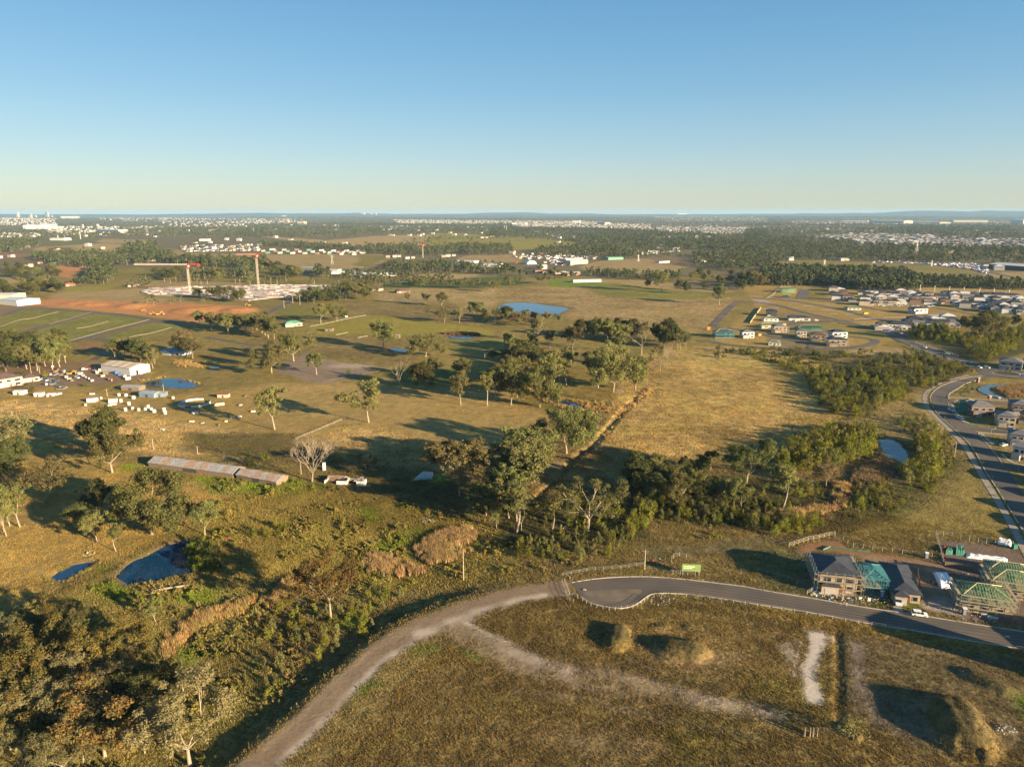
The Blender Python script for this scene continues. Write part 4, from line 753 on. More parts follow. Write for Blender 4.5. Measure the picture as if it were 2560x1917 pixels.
# single trees one can point to: crop, base x, base y, top y, kind, label, width factor
ONE = [
 ('b0', 125, 685, 285, 'sparse', 'white-limbed gum tree beside the field edge, its forked pale trunk bare to half height', 1.0),
 ('b0', 968, 765, 345, 'spread', 'big gum tree with two pale trunks at the left end of the long rusty shed', .8),
 ('b0', 890, 600, 205, 'dark', 'dark gum tree standing behind the big gum by the long rusty shed', .9),
 ('b0', 410, 975, 640, 'brown', 'brownish drooping gum tree alone in the shaded left paddock', 1.2),
 ('b0', 5, 840, 600, 'dark', 'dark leafy tree cut off by the left picture edge, below the white-limbed gum', 1.0),
 ('b0', 860, 1110, 830, 'dark', 'dark tree upslope from the near dam, behind the green saplings', .8),
 ('b0', 730, 1230, 1010, 'dark', 'dark low tree at the left of the clump above the small dam', .8),
 ('b0', 845, 1370, 1090, 'round', 'grey-green gum tree in the clump just above the small dam', .9),
 ('b0', 1000, 1440, 1215, 'tall', 'slim young gum tree nearest the small dam bank', 1.0),
 ('b0', 1310, 1295, 780, 'spread', 'large pale spreading gum tree between the near dam and the rusty shed', .75),
 ('b0', 1595, 1225, 960, 'brown', 'rust-brown tree at the paddock corner above the near dam', .9),
 ('b0', 1768, 1305, 1010, 'round', 'light green gum tree at the far bank of the near dam', .8),
 ('b1', 160, 392, 20, 'round', 'dense gum tree with thick white trunk alone in the paddock right of the sheds', .85),
 ('b1', 970, 330, -30, 'round', 'tall gum tree with twin pale trunks beside a wooden fence in the open paddock', .95),
 ('b1', 485, 842, 425, 'bare', 'leafless grey tree at the right end of the long rusty shed', .85),
 ('b1', 1755, 965, 455, 'brown', 'dark brown gum tree in the dip left of the tall pale gums', 1.0),
 ('b1', 2020, 960, 570, 'sparse', 'pale many-stemmed gum with fine white branches left of the tall gums', .95),
 ('b1', 945, 730, 605, 'rust', 'small yellow-leaved tree behind the ruined shed', 1.0),
 ('b2', 470, 600, 185, 'spread', 'broad grey-green gum tree at the bend of the reedy ditch', .75),
 ('b2', 165, 590, 350, 'dark', 'dark gum tree left of the broad gum at the reedy ditch', .9),
 ('b2', 70, 900, 500, 'tall', 'tall gum with several white upright limbs left of the track by the creek', 1.15),
 ('b2', 42, 1285, 830, 'tall', 'slender gum with hanging foliage and dark trunk at the creek bend', 1.0),
 ('b2', 348, 1255, 970, 'tall', 'slim gum tree with thin pale trunk left of the great white-limbed gum', .9),
 ('b2', 655, 1265, 800, 'near', 'great spreading gum with white limbs in the creek flat above the road', .95),
 ('b2', 1080, 960, 600, 'dark', 'upright dark gum at the left end of the creek thicket below the dry field', .8),
 ('b2', 1420, 1080, 730, 'round', 'gum tree with a broken white limb in the creek thicket', .75),
 ('b2', 1540, 1000, 715, 'round', 'round-topped gum in the creek thicket left of the huge gum', .75),
 ('b2', 2015, 860, 490, 'olive', 'huge dark gum with thick white forked trunk at the lower edge of the dry field', .98),
 ('b2', 1915, 1075, 800, 'round', 'gum with thin white leaning trunk below the huge gum', .7),
 ('b2', 1978, 1085, 830, 'round', 'smaller gum close beside the leaning white-trunked gum', .7),
 ('b2', 1760, 1010, 850, 'round', 'bright green young gum left of the leaning white-trunked gum', .8),
 ('b3', 130, 1072, 690, 'tall', 'gum with a clean white trunk before the creek thicket, right of the huge gum', 1.1),
 ('b3', 500, 880, 675, 'brown', 'rust-topped round gum beside the reeds of the creek', 1.1),
 ('c1', 645, 375, -190, 'rust', 'gum with white forked trunk and rusty foliage above the gravel track', .75),
 ('a1', 325, 1390, 1110, 'spread', 'pale-trunked spreading gum left of the bare clay lot', .85),
 ('a1', 135, 1490, 1225, 'spread', 'low spreading gum at the left corner of the bare clay lot', .85),
 ('a1', 523, 1505, 1315, 'round', 'small gum standing on the bare clay lot', .95),
 ('a1', 1095, 1285, 1030, 'round', 'gum with two white trunks left of the narrow blue pool', .95),
 ('a1', 1465, 1355, 1160, 'spread', 'wide gum with white crooked limbs right of the narrow blue pool', .95),
 ('a1', 1245, 1640, 1355, 'bare', 'nearly leafless tree with dark trunk in the middle paddock', .65),
 ('a1', 1455, 1635, 1400, 'dark', 'dark-trunked gum in front of a paler one in the middle paddock', .8),
 ('a1', 1505, 1540, 1345, 'round', 'pale gum just behind the dark-trunked gum in the middle paddock', .7),
 ('a1', 1600, 920, 790, 'round', 'gum with a round dense crown alone on the brown field left of the large dam', .9),
 ('a1', 1460, 905, 800, 'sparse', 'thin-leaved gum left of the round gum on the brown field', .75),
 ('a1', 1310, 895, 790, 'tall', 'spindly young tree below the brick house on the brown field', .5),
 ('a1', 1625, 1060, 910, 'brown', 'brownish bushy gum left of the large dam', .8),
 ('a1', 1755, 1060, 930, 'sparse', 'sparse grey gum with white trunk left of the large dam', .75),
 ('a1', 1905, 1000, 870, 'spread', 'spreading white-limbed gum at the left end of the large dam', .8),
 ('a1', 560, 1065, 890, 'round', 'left one of two gums in front of the green-roofed house paddock', .85),
 ('a1', 700, 1045, 890, 'spread', 'right one of two gums in front of the green-roofed house paddock', .8),
 ('a1', 90, 1130, 985, 'sparse', 'pale thin gum left of the green-roofed house', .7),
 ('a1', 2040, 795, 690, 'round', 'gum with clear trunk in the green paddock left of the large dam', .8),
 ('a2', 225, 1230, 1000, 'sparse', 'gum with one straight white trunk just below the large dam', .75),
 ('a2', 330, 1290, 1120, 'sparse', 'twiggy grey gum right of the straight white trunk below the large dam', .8),
 ('a2', 522, 1315, 1075, 'brown', 'brown gum with crooked trunk in the paddock below the large dam', .75),
 ('a2', 1117, 1335, 1040, 'sparse', 'gum with thick white trunk alone between two dark groves', .7),
 ('a2', 1337, 1445, 1230, 'bare', 'bare white tree at the upper end of the reedy ditch', .6),
 ('a2', 1278, 1480, 1250, 'sparse', 'thin grey tree left of the bare white tree by the ditch', .55),
 ('a2', 1290, 795, 605, 'round', 'tall gum with dark trunk on the green rise right of the large dam', .8),
 ('a2', 1172, 755, 680, 'dark', 'small dark tree on the rise, farthest left of its group', .8),
 ('a2', 1248, 760, 685, 'round', 'small gum close left of the tall gum on the green rise', .8),
 ('a2', 1432, 782, 690, 'dark', 'dark round tree right of the tall gum on the green rise', .75),
 ('a2', 1500, 810, 700, 'dark', 'dark bushy tree in front of its neighbour on the green rise', .8),
 ('a2', 1663, 778, 705, 'dark', 'lone small dark tree near the grey dirt strip', .8),
 ('a2', 1787, 905, 715, 'round', 'leaning gum at the corner of the brown field by the estate road', .75),
 ('a2', 742, 1620, 1305, 'round', 'left gum of the tall grove beside the reedy ditch', .75),
 ('a2', 875, 1660, 1270, 'spread', 'pale many-limbed gum in the grove beside the reedy ditch', .7),
 ('a2', 1060, 1640, 1340, 'round', 'rounded gum at the right end of the grove beside the ditch', .75),
 ('a2', 835, 1400, 1030, 'tall', 'tall gum behind the grove beside the reedy ditch', 1.0),
 ('g6', 1425, 340, 110, 'round', 'gum with a white bent trunk behind the creek pool', .75),
 ('g6', 1333, 375, 100, 'tall', 'tall gum with grey-white trunk above the creek pool', .95),
 ('g6', 1243, 490, 215, 'spread', 'many-limbed white gum standing at the creek pool edge', .62),
 ('g6', 1085, 425, 150, 'spread', 'gum with curved white limbs left of the creek pool', .65),
 ('g6', 1043, 478, 210, 'round', 'gum with white trunk, nearest the shadows of the middle paddock', .65),
 ('g6', 934, 443, 210, 'tall', 'thin dark gum in the middle paddock group', .85),
 ('g6', 879, 480, 235, 'tall', 'slender thin-trunked gum left in the middle paddock group', .85),
 ('g6', 696, 475, 232, 'round', 'olive gum with straight white trunk alone in the middle paddock', .7),
 ('g6', 700, 330, 145, 'round', 'gum directly behind the olive gum in the middle paddock', .75),
 ('g6', 1645, 355, 110, 'brown', 'brown-leaved gum left of the pale many-limbed grove tree', .85),
 ('g6', 1905, 375, 145, 'round', 'gum over the green patch at the upper ditch', .75),
 ('g6', 1785, 475, 330, 'bare', 'dead slender tree beside the ditch', .4),
 ('a3', 1830, 1230, 960, 'spread', 'largest dark gum behind the bridge thicket', .8),
 ('a3', 2010, 1180, 985, 'round', 'gum right of the largest dark gum behind the bridge', .85),
 ('a3', 1700, 1130, 1000, 'dark', 'dark gum left of the largest gum behind the bridge', .9),
 ('a3', 1920, 1110, 950, 'dark', 'dark gum behind the largest gum by the bridge', .9),
 ('a3', 2120, 1100, 990, 'dark', 'dark gum behind the bridge thicket near the picture edge', .9),
 ('c0', 1640, 1650, 930, 'silver', 'big grey-green gum with silvery branching trunk by the lower end of the gravel track', .85),
 ('c0', 1060, 870, 430, 'rust', 'gum with white trunk and rusty leaves left of the woodland pool', .95),
 ('c0', 430, 1010, 440, 'rust', 'white-trunked gum with rust-tipped crown in the near woodland', .9),
 ('c0', 905, 1560, 1010, 'rust', 'orange-tipped gum over the woodland pool', 1.0),
 ('c0', 1300, 960, 740, 'near', 'gum leaning right at the edge of the near woodland', .9),
 ('c0', 300, 790, 500, 'bare2', 'dead white-limbed tree in the near woodland', .8),
 ('c0', 1150, 780, 610, 'bare2', 'fallen-looking bare white branches above the woodland pool', 1.0),
 ('c0', 620, 1330, 960, 'rust', 'rust-leaved gum at the heart of the near woodland', .95),
 ('c0', 1580, 1000, 760, 'near', 'young gum right of the near woodland with pale stem', .6),
 ('c0', 1340, 400, 180, 'round', 'olive bushy tree below the fallen white log', .6),
 ('c0', 140, 1500, 1200, 'near', 'gum at the lower left of the near woodland', .9),
 ('c0', 560, 1750, 1300, 'silver', 'gum with pale branches cut by the lower picture edge', .95),
 ('c0', 350, 1800, 1480, 'bare2', 'bare pale-branched tree cut by the lower picture edge', 1.2),
 ('c0', 1250, 1540, 1230, 'near', 'gum with twin white stems in the shade of the near woodland', .7),
 ('c0', 30, 700, 340, 'near', 'dark green gum at the left edge of the near woodland', 1.0),
]
for cr, bx, by, ty, kd, lb, wd in ONE:
    x_, y_, h_ = tall(cr, bx, by, ty); tree(kd, x_, y_, h_, lb, None, wd)
PEND = []
def grove(kind, crop, poly, n, h, phrase, group, mind=5, wid=(.7, 1.0), seed=0, kinds=None, adj='gum tree', f=tree, name='gum_tree'):
    Q = scatter_in(crop, poly, n, mind, seed); S_ = [project((q[0], q[1], 0))[0] for q in Q]; order = np.argsort(S_); n = len(Q)
    for i, k in enumerate(order):
        x, y = float(Q[k][0]), float(Q[k][1]); hh = rng.uniform(*h)
        PEND.append((hh / math.hypot(x, y), f, rng.choice(kinds) if kinds else kind, x, y, hh, order_label(i, n, adj, phrase), group, rng.uniform(*wid), name))
G = grove
# groves and belts, a tree at a time
G('round', 'b0', [(-20, 1320), (60, 1310), (190, 1240), (170, 1200), (60, 1230), (-60, 1260)], 4, (15, 20), 'in the small stand at the left picture edge', 'gums in the small left stand', 5, (.6, .75), 1, ['round', 'tall'])
G('dark', 'a0', [(-30, 1430), (250, 1400), (480, 1340), (680, 1430), (400, 1470), (0, 1490)], 14, (15, 22), 'in the belt behind the farm yard', 'gum belt behind the farm yard', 7, (.8, 1.1), 2, ['round', 'dark', 'round'])
G('dark', 'a0', [(-60, 1350), (200, 1300), (500, 1290), (760, 1400), (600, 1400), (200, 1400)], 12, (16, 22), 'in the rear belt behind the farm yard', 'back row of the belt behind the farm yard', 8, (.85, 1.1), 3, ['round', 'dark'])
G('round', 'a0', [(960, 1400), (1100, 1360), (1250, 1430), (1400, 1500), (1330, 1400), (1150, 1340), (1000, 1350)], 10, (14, 20), 'in the clump behind the white shed', 'gums behind the white shed', 6, (.8, 1.0), 4, ['round', 'dark', 'round'])
G('round', 'a0', [(1500, 1350), (1560, 1300), (1700, 1370), (1640, 1380)], 6, (17, 22), 'beside the blue house', 'gums beside the blue house', 4, (.7, .9), 5, ['round', 'brown', 'dark'])
G('tall', 'a0', [(1760, 1130), (1900, 1150), (2100, 1170), (2208, 1200), (2400, 1210), (2200, 1110), (1900, 1090), (1700, 1090)], 16, (16, 21), 'in the pale-trunked row along the lane', 'pale-trunked gums along the lane', 8, (.8, 1.0), 6, ['round', 'tall', 'round'])
G('round', 'a1', [(-60, 1080), (60, 1060), (150, 1080), (60, 1160), (-60, 1180)], 6, (12, 17), 'left of the green-roofed house', 'trees left of the green-roofed house', 6, (.8, 1.0), 7, ['round', 'dark'])
G('dark', 'a2', [(560, 1200), (760, 1215), (780, 1180), (560, 1170)], 9, (15, 21), 'in the dark grove below the brown field', 'dark grove below the brown field', 4, (.55, .7), 8, ['dark', 'dark', 'tall'])
G('dark', 'a2', [(790, 1210), (900, 1240), (1080, 1230), (1060, 1180), (820, 1180)], 9, (14, 22), 'in the grove right of the dark grove', 'second grove below the brown field', 5, (.55, .75), 9, ['dark', 'round', 'dark'])
G('dark', 'a2', [(1200, 1270), (1320, 1290), (1380, 1240), (1220, 1200)], 7, (18, 27), 'in the tall dark clump near the estate corner', 'tall dark clump near the estate corner', 4, (.5, .65), 10, ['dark', 'dark', 'tall'])
G('sparse', 'a2', [(1350, 1290), (1480, 1300), (1550, 1250), (1400, 1220)], 8, (11, 15), 'in the grey thicket left of the estate corner', 'grey trees left of the estate corner', 5, (.6, .8), 11, ['sparse', 'brown', 'sparse'])
G('dark', 'g6', [(880, 180), (1000, 210), (1150, 210), (1280, 180), (1200, 140), (950, 150)], 12, (8, 12), 'in the low dark scrub behind the middle paddock', 'dark scrub behind the middle paddock', 5, (.9, 1.2), 12, ['dark'])
G('brown', 'a1', [(1960, 1060), (2100, 1090), (2208, 1060), (2208, 1010), (1980, 1000)], 9, (11, 16), 'in the thicket left of the large dam', 'thicket below the left end of the dam', 5, (.7, .9), 13, ['brown', 'dark', 'sparse'])
G('round', 'a2', [(-60, 1080), (60, 1100), (450, 1100), (440, 1050), (0, 1030)], 14, (9, 14), 'along the lower bank of the large dam', 'trees along the lower bank of the large dam', 7, (.7, .9), 14, ['dark', 'brown', 'sparse', 'round'])
G('round', 'a2', [(-40, 1250), (100, 1240), (250, 1300), (220, 1400), (60, 1450), (-60, 1380)], 12, (12, 17), 'in the loose grove left of the twiggy grey gum', 'loose grove below the large dam', 7, (.65, .85), 15, ['round', 'sparse', 'dark'])
G('round', 'a2', [(300, 1600), (500, 1600), (540, 1480), (360, 1420), (250, 1470)], 9, (17, 23), 'in the tall grove above the creek pool', 'tall grove above the creek pool', 6, (.6, .75), 16, ['round', 'tall', 'sparse'])
G('sparse', 'a2', [(-50, 745), (340, 740), (360, 720), (-50, 720)], 14, (11, 15), 'in the row of bare-stemmed trees behind the large dam', 'row of bare-stemmed trees behind the dam', 8, (.45, .6), 17, ['sparse', 'bare', 'sparse'])
G('round', 'a1', [(1100, 762), (1760, 772), (2208, 770), (2208, 748), (1760, 752), (1100, 742)], 16, (13, 18), 'in the open row along the green strip', 'open row along the green strip', 10, (.6, .75), 18, ['sparse', 'round', 'tall'])
G('dark', 'a1', [(700, 850), (960, 870), (1060, 830), (960, 760), (760, 790)], 14, (12, 22), 'in the garden clump left of the brick farmhouse', 'garden trees left of the brick farmhouse', 7, (.6, .9), 19, ['dark', 'round', 'tall'])
G('dark', 'a1', [(370, 900), (700, 880), (760, 830), (480, 820), (400, 850)], 16, (8, 15), 'along the construction site road', 'trees along the construction site road', 7, (.8, 1.0), 20, ['dark', 'round', 'dark'])
G('dark', 'a1', [(30, 660), (360, 700), (420, 650), (300, 590), (60, 600)], 16, (14, 22), 'in the grove behind the second crane', 'grove behind the second crane', 10, (.7, .9), 21, ['dark', 'round'])
G('dark', 'a0', [(1340, 690), (1590, 700), (1580, 650), (1360, 640)], 10, (14, 19), 'in the round copse behind the left crane', 'round copse behind the left crane', 9, (.8, 1.0), 22, ['dark'])
G('round', 'a0', [(1830, 720), (1900, 720), (1890, 640), (1840, 640)], 4, (18, 24), 'right of the left crane mast', 'gums right of the left crane', 10, (.6, .75), 23, ['round', 'dark'])
G('dark', 'a0', [(-60, 850), (340, 830), (540, 800), (560, 730), (200, 740), (-60, 780)], 22, (14, 20), 'in the thick belt left of the green lawn', 'thick belt left of the green lawn', 11, (.8, 1.0), 24, ['dark', 'round'])
G('dark', 'a0', [(-60, 690), (480, 700), (470, 600), (200, 590), (-60, 620)], 22, (14, 20), 'in the belt left of the red earth works', 'belt left of the red earthworks', 13, (.8, 1.0), 25, ['dark', 'round'])
G('round', 'a0', [(1660, 880), (2208, 890), (2208, 850), (1680, 830)], 9, (12, 20), 'along the near edge of the construction slab', 'gums along the construction slab', 8, (.6, .8), 26, ['round', 'dark'])
G('dark', 'a2', [(-60, 660), (560, 680), (640, 640), (300, 610), (-60, 620)], 14, (9, 16), 'around the brick school buildings', 'trees around the brick buildings', 10, (.7, .9), 27, ['dark', 'round'])
G('dark', 'a2', [(1400, 700), (1980, 760), (2208, 740), (2208, 650), (1900, 660), (1460, 650)], 24, (12, 20), 'in the belt left of the casuarina forest', 'belt left of the casuarina forest', 11, (.7, .95), 28, ['dark', 'dark', 'round', 'brown'])
G('round', 'a2', [(1960, 800), (2100, 790), (2208, 740), (2120, 700), (1960, 740)], 8, (18, 23), 'in the clump with white trunks at the field corner', 'clump at the field corner', 8, (.6, .75), 29, ['round', 'dark'])
G('dark', 'b0', [(-40, 850), (130, 820), (120, 700), (-40, 720)], 4, (13, 17), 'in the dark stand left of the shaded paddock', 'dark stand left of the shaded paddock', 5, (.7, .9), 30, ['dark'])
G('near', 'c0', [(-60, 1600), (900, 1640), (1300, 1500), (1250, 1150), (900, 1100), (500, 1080), (100, 900), (-60, 900)], 18, (10, 16), 'in the thick near woodland at the lower left', 'thick near woodland', 4.5, (.9, 1.15), 31, ['near', 'silver', 'near', 'rust', 'near', 'neardark', 'silver', 'near'])
G('near', 'c0', [(0, 860), (700, 860), (900, 720), (700, 520), (300, 480), (0, 540)], 12, (8, 12), 'at the upper edge of the near woodland', 'upper edge of the near woodland', 5, (.9, 1.1), 32, ['rust', 'near', 'brown', 'near'])
G('round', 'b2', [(1020, 1010), (1600, 1060), (1900, 960), (1700, 880), (1300, 860), (1100, 900)], 14, (7, 12), 'in the shade of the creek thicket', 'gums in the creek thicket', 5, (.8, 1.0), 33, ['dark', 'round', 'dark'])
G('round', 'b1', [(1850, 1180), (2208, 1300), (2350, 1300), (2300, 1150), (2100, 1020), (1900, 1000)], 9, (8, 13), 'below the pale many-stemmed gum', 'gums below the many-stemmed gum', 5, (.7, .9), 34, ['round', 'sparse'])
# shrubs and saplings
SH = lambda *a, **k: grove(*a, f=bush, **k)
SH('wattle', 'b3', [(350, 0), (420, 150), (560, 280), (870, 290), (1130, 150), (1250, 90), (1100, -60), (900, -40), (700, -30), (450, -120)], 190, (5, 9), 'crowding the creek above the pond', 'saplings above the creek pond', mind=2.5, wid=(.9, 1.2), seed=40, kinds=['wattle', 'wattle', 'sapling', 'darkbush'], adj='bushy sapling', name='wattle_sapling')
SH('wattle', 'b3', [(60, 680), (200, 560), (520, 400), (860, 420), (940, 500), (860, 620), (700, 700), (560, 740), (350, 760), (100, 760)], 170, (5.5, 9), 'massed left of the creek pond', 'saplings left of the creek pond', mind=2.5, wid=(.9, 1.2), seed=41, kinds=['wattle', 'wattle', 'sapling'], adj='bushy sapling', name='wattle_sapling')
SH('wattle', 'b3', [(1180, 850), (1350, 880), (1480, 750), (1470, 560), (1330, 480), (1250, 560), (1290, 680), (1150, 780)], 70, (5.5, 9), 'on the right bank of the creek pond', 'saplings on the right pond bank', mind=2.4, wid=(.9, 1.2), seed=42, kinds=['wattle', 'wattle', 'sapling'], adj='bushy sapling', name='wattle_sapling')
SH('wattle', 'b3', [(1150, 400), (1320, 450), (1500, 620), (1620, 640), (1500, 400), (1300, 300), (1150, 330)], 50, (2.5, 5.5), 'between the pond and the footpath', 'saplings beside the footpath', mind=3.5, wid=(.8, 1.0), seed=43, kinds=['sapling', 'wattle', 'darkbush'], adj='young sapling', name='wattle_sapling')
SH('wattle', 'b3', [(720, 940), (820, 900), (980, 880), (1080, 930), (1080, 1060), (900, 1110), (780, 1060)], 26, (3, 5.5), 'in the lit patch below the pond reeds', 'saplings below the pond reeds', mind=3.0, wid=(.7, .95), seed=44, kinds=['wattle', 'sapling'], adj='sapling', name='wattle_sapling')
SH('sapling', 'b3', [(-60, 1000), (300, 1000), (520, 1020), (520, 900), (300, 860), (-60, 900)], 16, (3, 6), 'beside the brown creek reeds', 'saplings beside the creek reeds', mind=3.2, wid=(.7, .9), seed=45, kinds=['wattle', 'sapling', 'sapling'], adj='sapling', name='wattle_sapling')
SH('wattle', 'b3', [(60, 1320), (300, 1300), (440, 1240), (400, 1170), (200, 1220), (60, 1260)], 15, (3.5, 6), 'behind the temporary fence corner', 'saplings behind the temporary fence', mind=3.0, wid=(.7, .9), seed=46, kinds=['wattle'], adj='golden-green sapling', name='wattle_sapling')
SH('sapling', 'b2', [(50, 1500), (500, 1530), (850, 1480), (960, 1400), (1060, 1350), (900, 1280), (600, 1340), (300, 1330), (50, 1400)], 60, (3, 6.5), 'in the young planting below the great white-limbed gum', 'young planting above the road', mind=3.2, wid=(.6, .85), seed=47, kinds=['sapling', 'sapling', 'wattle'], adj='young gum sapling', name='gum_sapling')
SH('wattle', 'b2', [(1000, 1400), (1060, 1260), (1200, 1270), (1230, 1150), (1100, 1080), (1030, 1180), (980, 1300)], 13, (5, 8), 'of the bright yellow-green thicket right of the great gum', 'bright thicket right of the great gum', mind=2.6, wid=(.6, .85), seed=48, kinds=['wattle'], adj='yellow-green sapling', name='wattle_sapling')
SH('sapling', 'b2', [(1050, 1080), (1500, 1130), (2100, 1250), (2208, 1200), (1900, 1150), (1500, 1030), (1100, 1000)], 50, (3, 6.5), 'along the shady creek line', 'saplings along the creek line', mind=4, wid=(.7, .95), seed=49, kinds=['sapling', 'wattle', 'darkbush'], adj='sapling', name='wattle_sapling')
SH('wattle', 'c1', [(90, 380), (260, 240), (400, 330), (1000, 310), (1020, 500), (860, 560), (780, 700), (560, 790), (450, 600), (260, 620), (90, 620)], 34, (3, 5.5), 'on the bank above the gravel track', 'saplings beside the gravel track', mind=3.2, wid=(.8, 1.0), seed=50, kinds=['wattle', 'sapling', 'wattle'], adj='bushy sapling', name='wattle_sapling')
SH('sapling', 'c1', [(0, 1000), (0, 800), (240, 740), (330, 820), (240, 960)], 7, (3.5, 5.5), 'left of the gravel track above the shaded gully', 'pale saplings left of the track', mind=2.6, wid=(.5, .7), seed=51, kinds=['sapling'], adj='pale slender sapling', name='gum_sapling')
SH('sapling', 'c1', [(0, 1300), (0, 1100), (230, 1030), (200, 1150), (100, 1300)], 8, (1.2, 2.2), 'low in the shaded gully beside the track', 'low bushes in the gully', mind=1.8, wid=(.9, 1.1), seed=52, kinds=['sapling'], adj='small grey bush', name='grey_bush')
SH('sapling', 'c1', [(850, 400), (1320, 240), (1250, 80), (1020, 100), (880, 260)], 8, (3, 5), 'above the bend of the gravel track', 'saplings above the track bend', mind=4, wid=(.7, .9), seed=53, kinds=['sapling', 'wattle'], adj='sapling', name='gum_sapling')
SH('lime', 'b1', [(-30, 1330), (130, 1360), (260, 1300), (250, 1200), (100, 1210), (-20, 1270)], 5, (3, 5), 'in the weedy flat below the bare grey tree', 'round bushes in the weedy flat', mind=3.5, wid=(1.0, 1.3), seed=54, kinds=['lime', 'wattle'], adj='rounded yellow-green bush', name='round_bush')
SH('lime', 'b0', [(1560, 1500), (1640, 1390), (1720, 1370), (1880, 1430), (1920, 1580), (1780, 1660), (1650, 1600)], 24, (3.5, 6.5), 'growing in the near dam', 'bushes in the near dam', mind=2.0, wid=(.8, 1.0), seed=55, kinds=['lime', 'darkbush'], adj='bush', name='round_bush')
SH('darkbush', 'b0', [(2140, 720), (2208, 720), (2330, 760), (2300, 640), (2160, 640)], 4, (4, 6), 'behind the right end of the long rusty shed', 'bushes behind the rusty shed', mind=3, wid=(.8, 1.0), seed=56, kinds=['darkbush', 'wattle'], adj='dark bush', name='dark_bush')
SH('darkbush', 'a3', [(-10, 1320), (300, 1380), (560, 1360), (860, 1380), (860, 1330), (500, 1310), (0, 1280)], 20, (4, 7), 'in the hedge line below the estate loop road', 'bushes below the estate loop road', mind=5, wid=(.8, 1.1), seed=57, kinds=['darkbush', 'wattle'], adj='dark bush', name='dark_bush')
SH('darkbush', 'a2', [(1680, 1360), (1900, 1390), (2208, 1390), (2208, 1320), (1950, 1290), (1700, 1300)], 20, (4, 7), 'in the bushy row along the top of the dry field', 'bushy row above the dry field', mind=4.5, wid=(.8, 1.1), seed=58, kinds=['darkbush', 'wattle'], adj='bush', name='dark_bush')
SH('wattle', 'a3', [(850, 1400), (1250, 1320), (1600, 1420), (1780, 1480), (1500, 1540), (1450, 1620), (1000, 1600), (700, 1500)], 150, (3.5, 7.5), 'in the scrub between the bridge and the dry field', 'scrub below the bridge', mind=4, wid=(.8, 1.1), seed=59, kinds=['wattle', 'darkbush', 'sapling'], adj='bushy sapling', name='wattle_sapling')
SH('wattle', 'a3', [(90, 1440), (300, 1500), (360, 1600), (420, 1700), (520, 1650), (400, 1520), (250, 1440), (100, 1400)], 50, (3, 5.5), 'in the yellow-green hedge at the right edge of the dry field', 'hedge at the right edge of the dry field', mind=3, wid=(.9, 1.2), seed=60, kinds=['wattle', 'lime'], adj='low bush', name='wattle_sapling')
SH('wattle', 'a3', [(1220, 1200), (1500, 1240), (1750, 1280), (1700, 1340), (1870, 1400), (2208, 1260), (2208, 1120), (1900, 1200), (1640, 1180), (1450, 1100), (1260, 1130)], 190, (6, 11), 'in the thicket behind the bridge', 'thicket behind the bridge', mind=4.5, wid=(.8, 1.05), seed=61, kinds=['wattle', 'darkbush', 'wattle'], adj='bushy tree', name='wattle_sapling')
SH('lime', 'e', [(860, 450), (1000, 470), (1100, 400), (1090, 300), (1300, 280), (1300, 260), (1100, 290), (940, 350)], 12, (1.5, 3), 'around the basin by the roundabout', 'garden bushes around the basin', mind=2.5, wid=(1.0, 1.3), seed=62, kinds=['lime', 'brownbush', 'darkbush'], adj='garden bush', name='garden_bush')
SH('darkbush', 'b2', [(100, 1150), (450, 1260), (620, 1290), (950, 1250), (1000, 1050), (800, 1000), (450, 1000), (200, 1050)], 34, (2.5, 5.5), 'in the shade about the great white-limbed gum', 'understorey of the great gum', mind=3.2, wid=(.8, 1.1), seed=70, kinds=['darkbush', 'sapling', 'wattle'], adj='dark bush', name='dark_bush')
G('dark', 'b2', [(1000, 900), (1350, 900), (1700, 860), (1720, 740), (1350, 800), (1000, 820)], 9, (9, 14), 'along the upper edge of the creek thicket', 'upper edge of the creek thicket', 6, (.7, .9), 71, ['dark', 'round', 'tall'])
G('tall', 'b2', [(-120, 1050), (210, 1080), (230, 860), (100, 760), (-60, 820)], 8, (17, 25), 'in the tall stand at the creek bend', 'tall stand at the creek bend', 5, (.85, 1.05), 72, ['tall', 'round', 'tall'])
G('round', 'b1', [(1880, 1130), (2208, 1180), (2300, 1000), (2150, 880), (1950, 980)], 7, (14, 21), 'around the pale many-stemmed gum', 'stand around the many-stemmed gum', 5, (.8, 1.0), 73, ['round', 'tall', 'sparse'])
SH('wattle', 'b2', [(1000, 1130), (1500, 1200), (2208, 1260), (2500, 1200), (2300, 1020), (1700, 980), (1100, 960)], 110, (2.5, 5.5), 'in the low scrub belt along the creek', 'low scrub belt along the creek', mind=3, wid=(.9, 1.2), seed=74, kinds=['wattle', 'darkbush', 'sapling'], adj='low bush', name='low_scrub')
SH('wattle', 'b3', [(700, 900), (1100, 850), (1450, 620), (1640, 650), (1420, 950), (900, 1180), (650, 1150)], 60, (1.4, 3.5), 'dotted below the creek pond', 'low bushes below the creek pond', mind=3, wid=(.9, 1.2), seed=75, kinds=['wattle', 'darkbush', 'lime'], adj='low bush', name='low_scrub')
# the largest in the picture stand one by one; what is left of a thicket is one mass
PEND.sort(key=lambda q: -q[0]); LEFT = {tree: [], bush: []}
for f_, cap in ((tree, 215), (bush, 275)):
    k_ = 0
    for q in [q for q in PEND if q[1] is f_]:
        if k_ < cap: f_(*q[2:]); k_ += 1
        else: LEFT[f_].append(q)
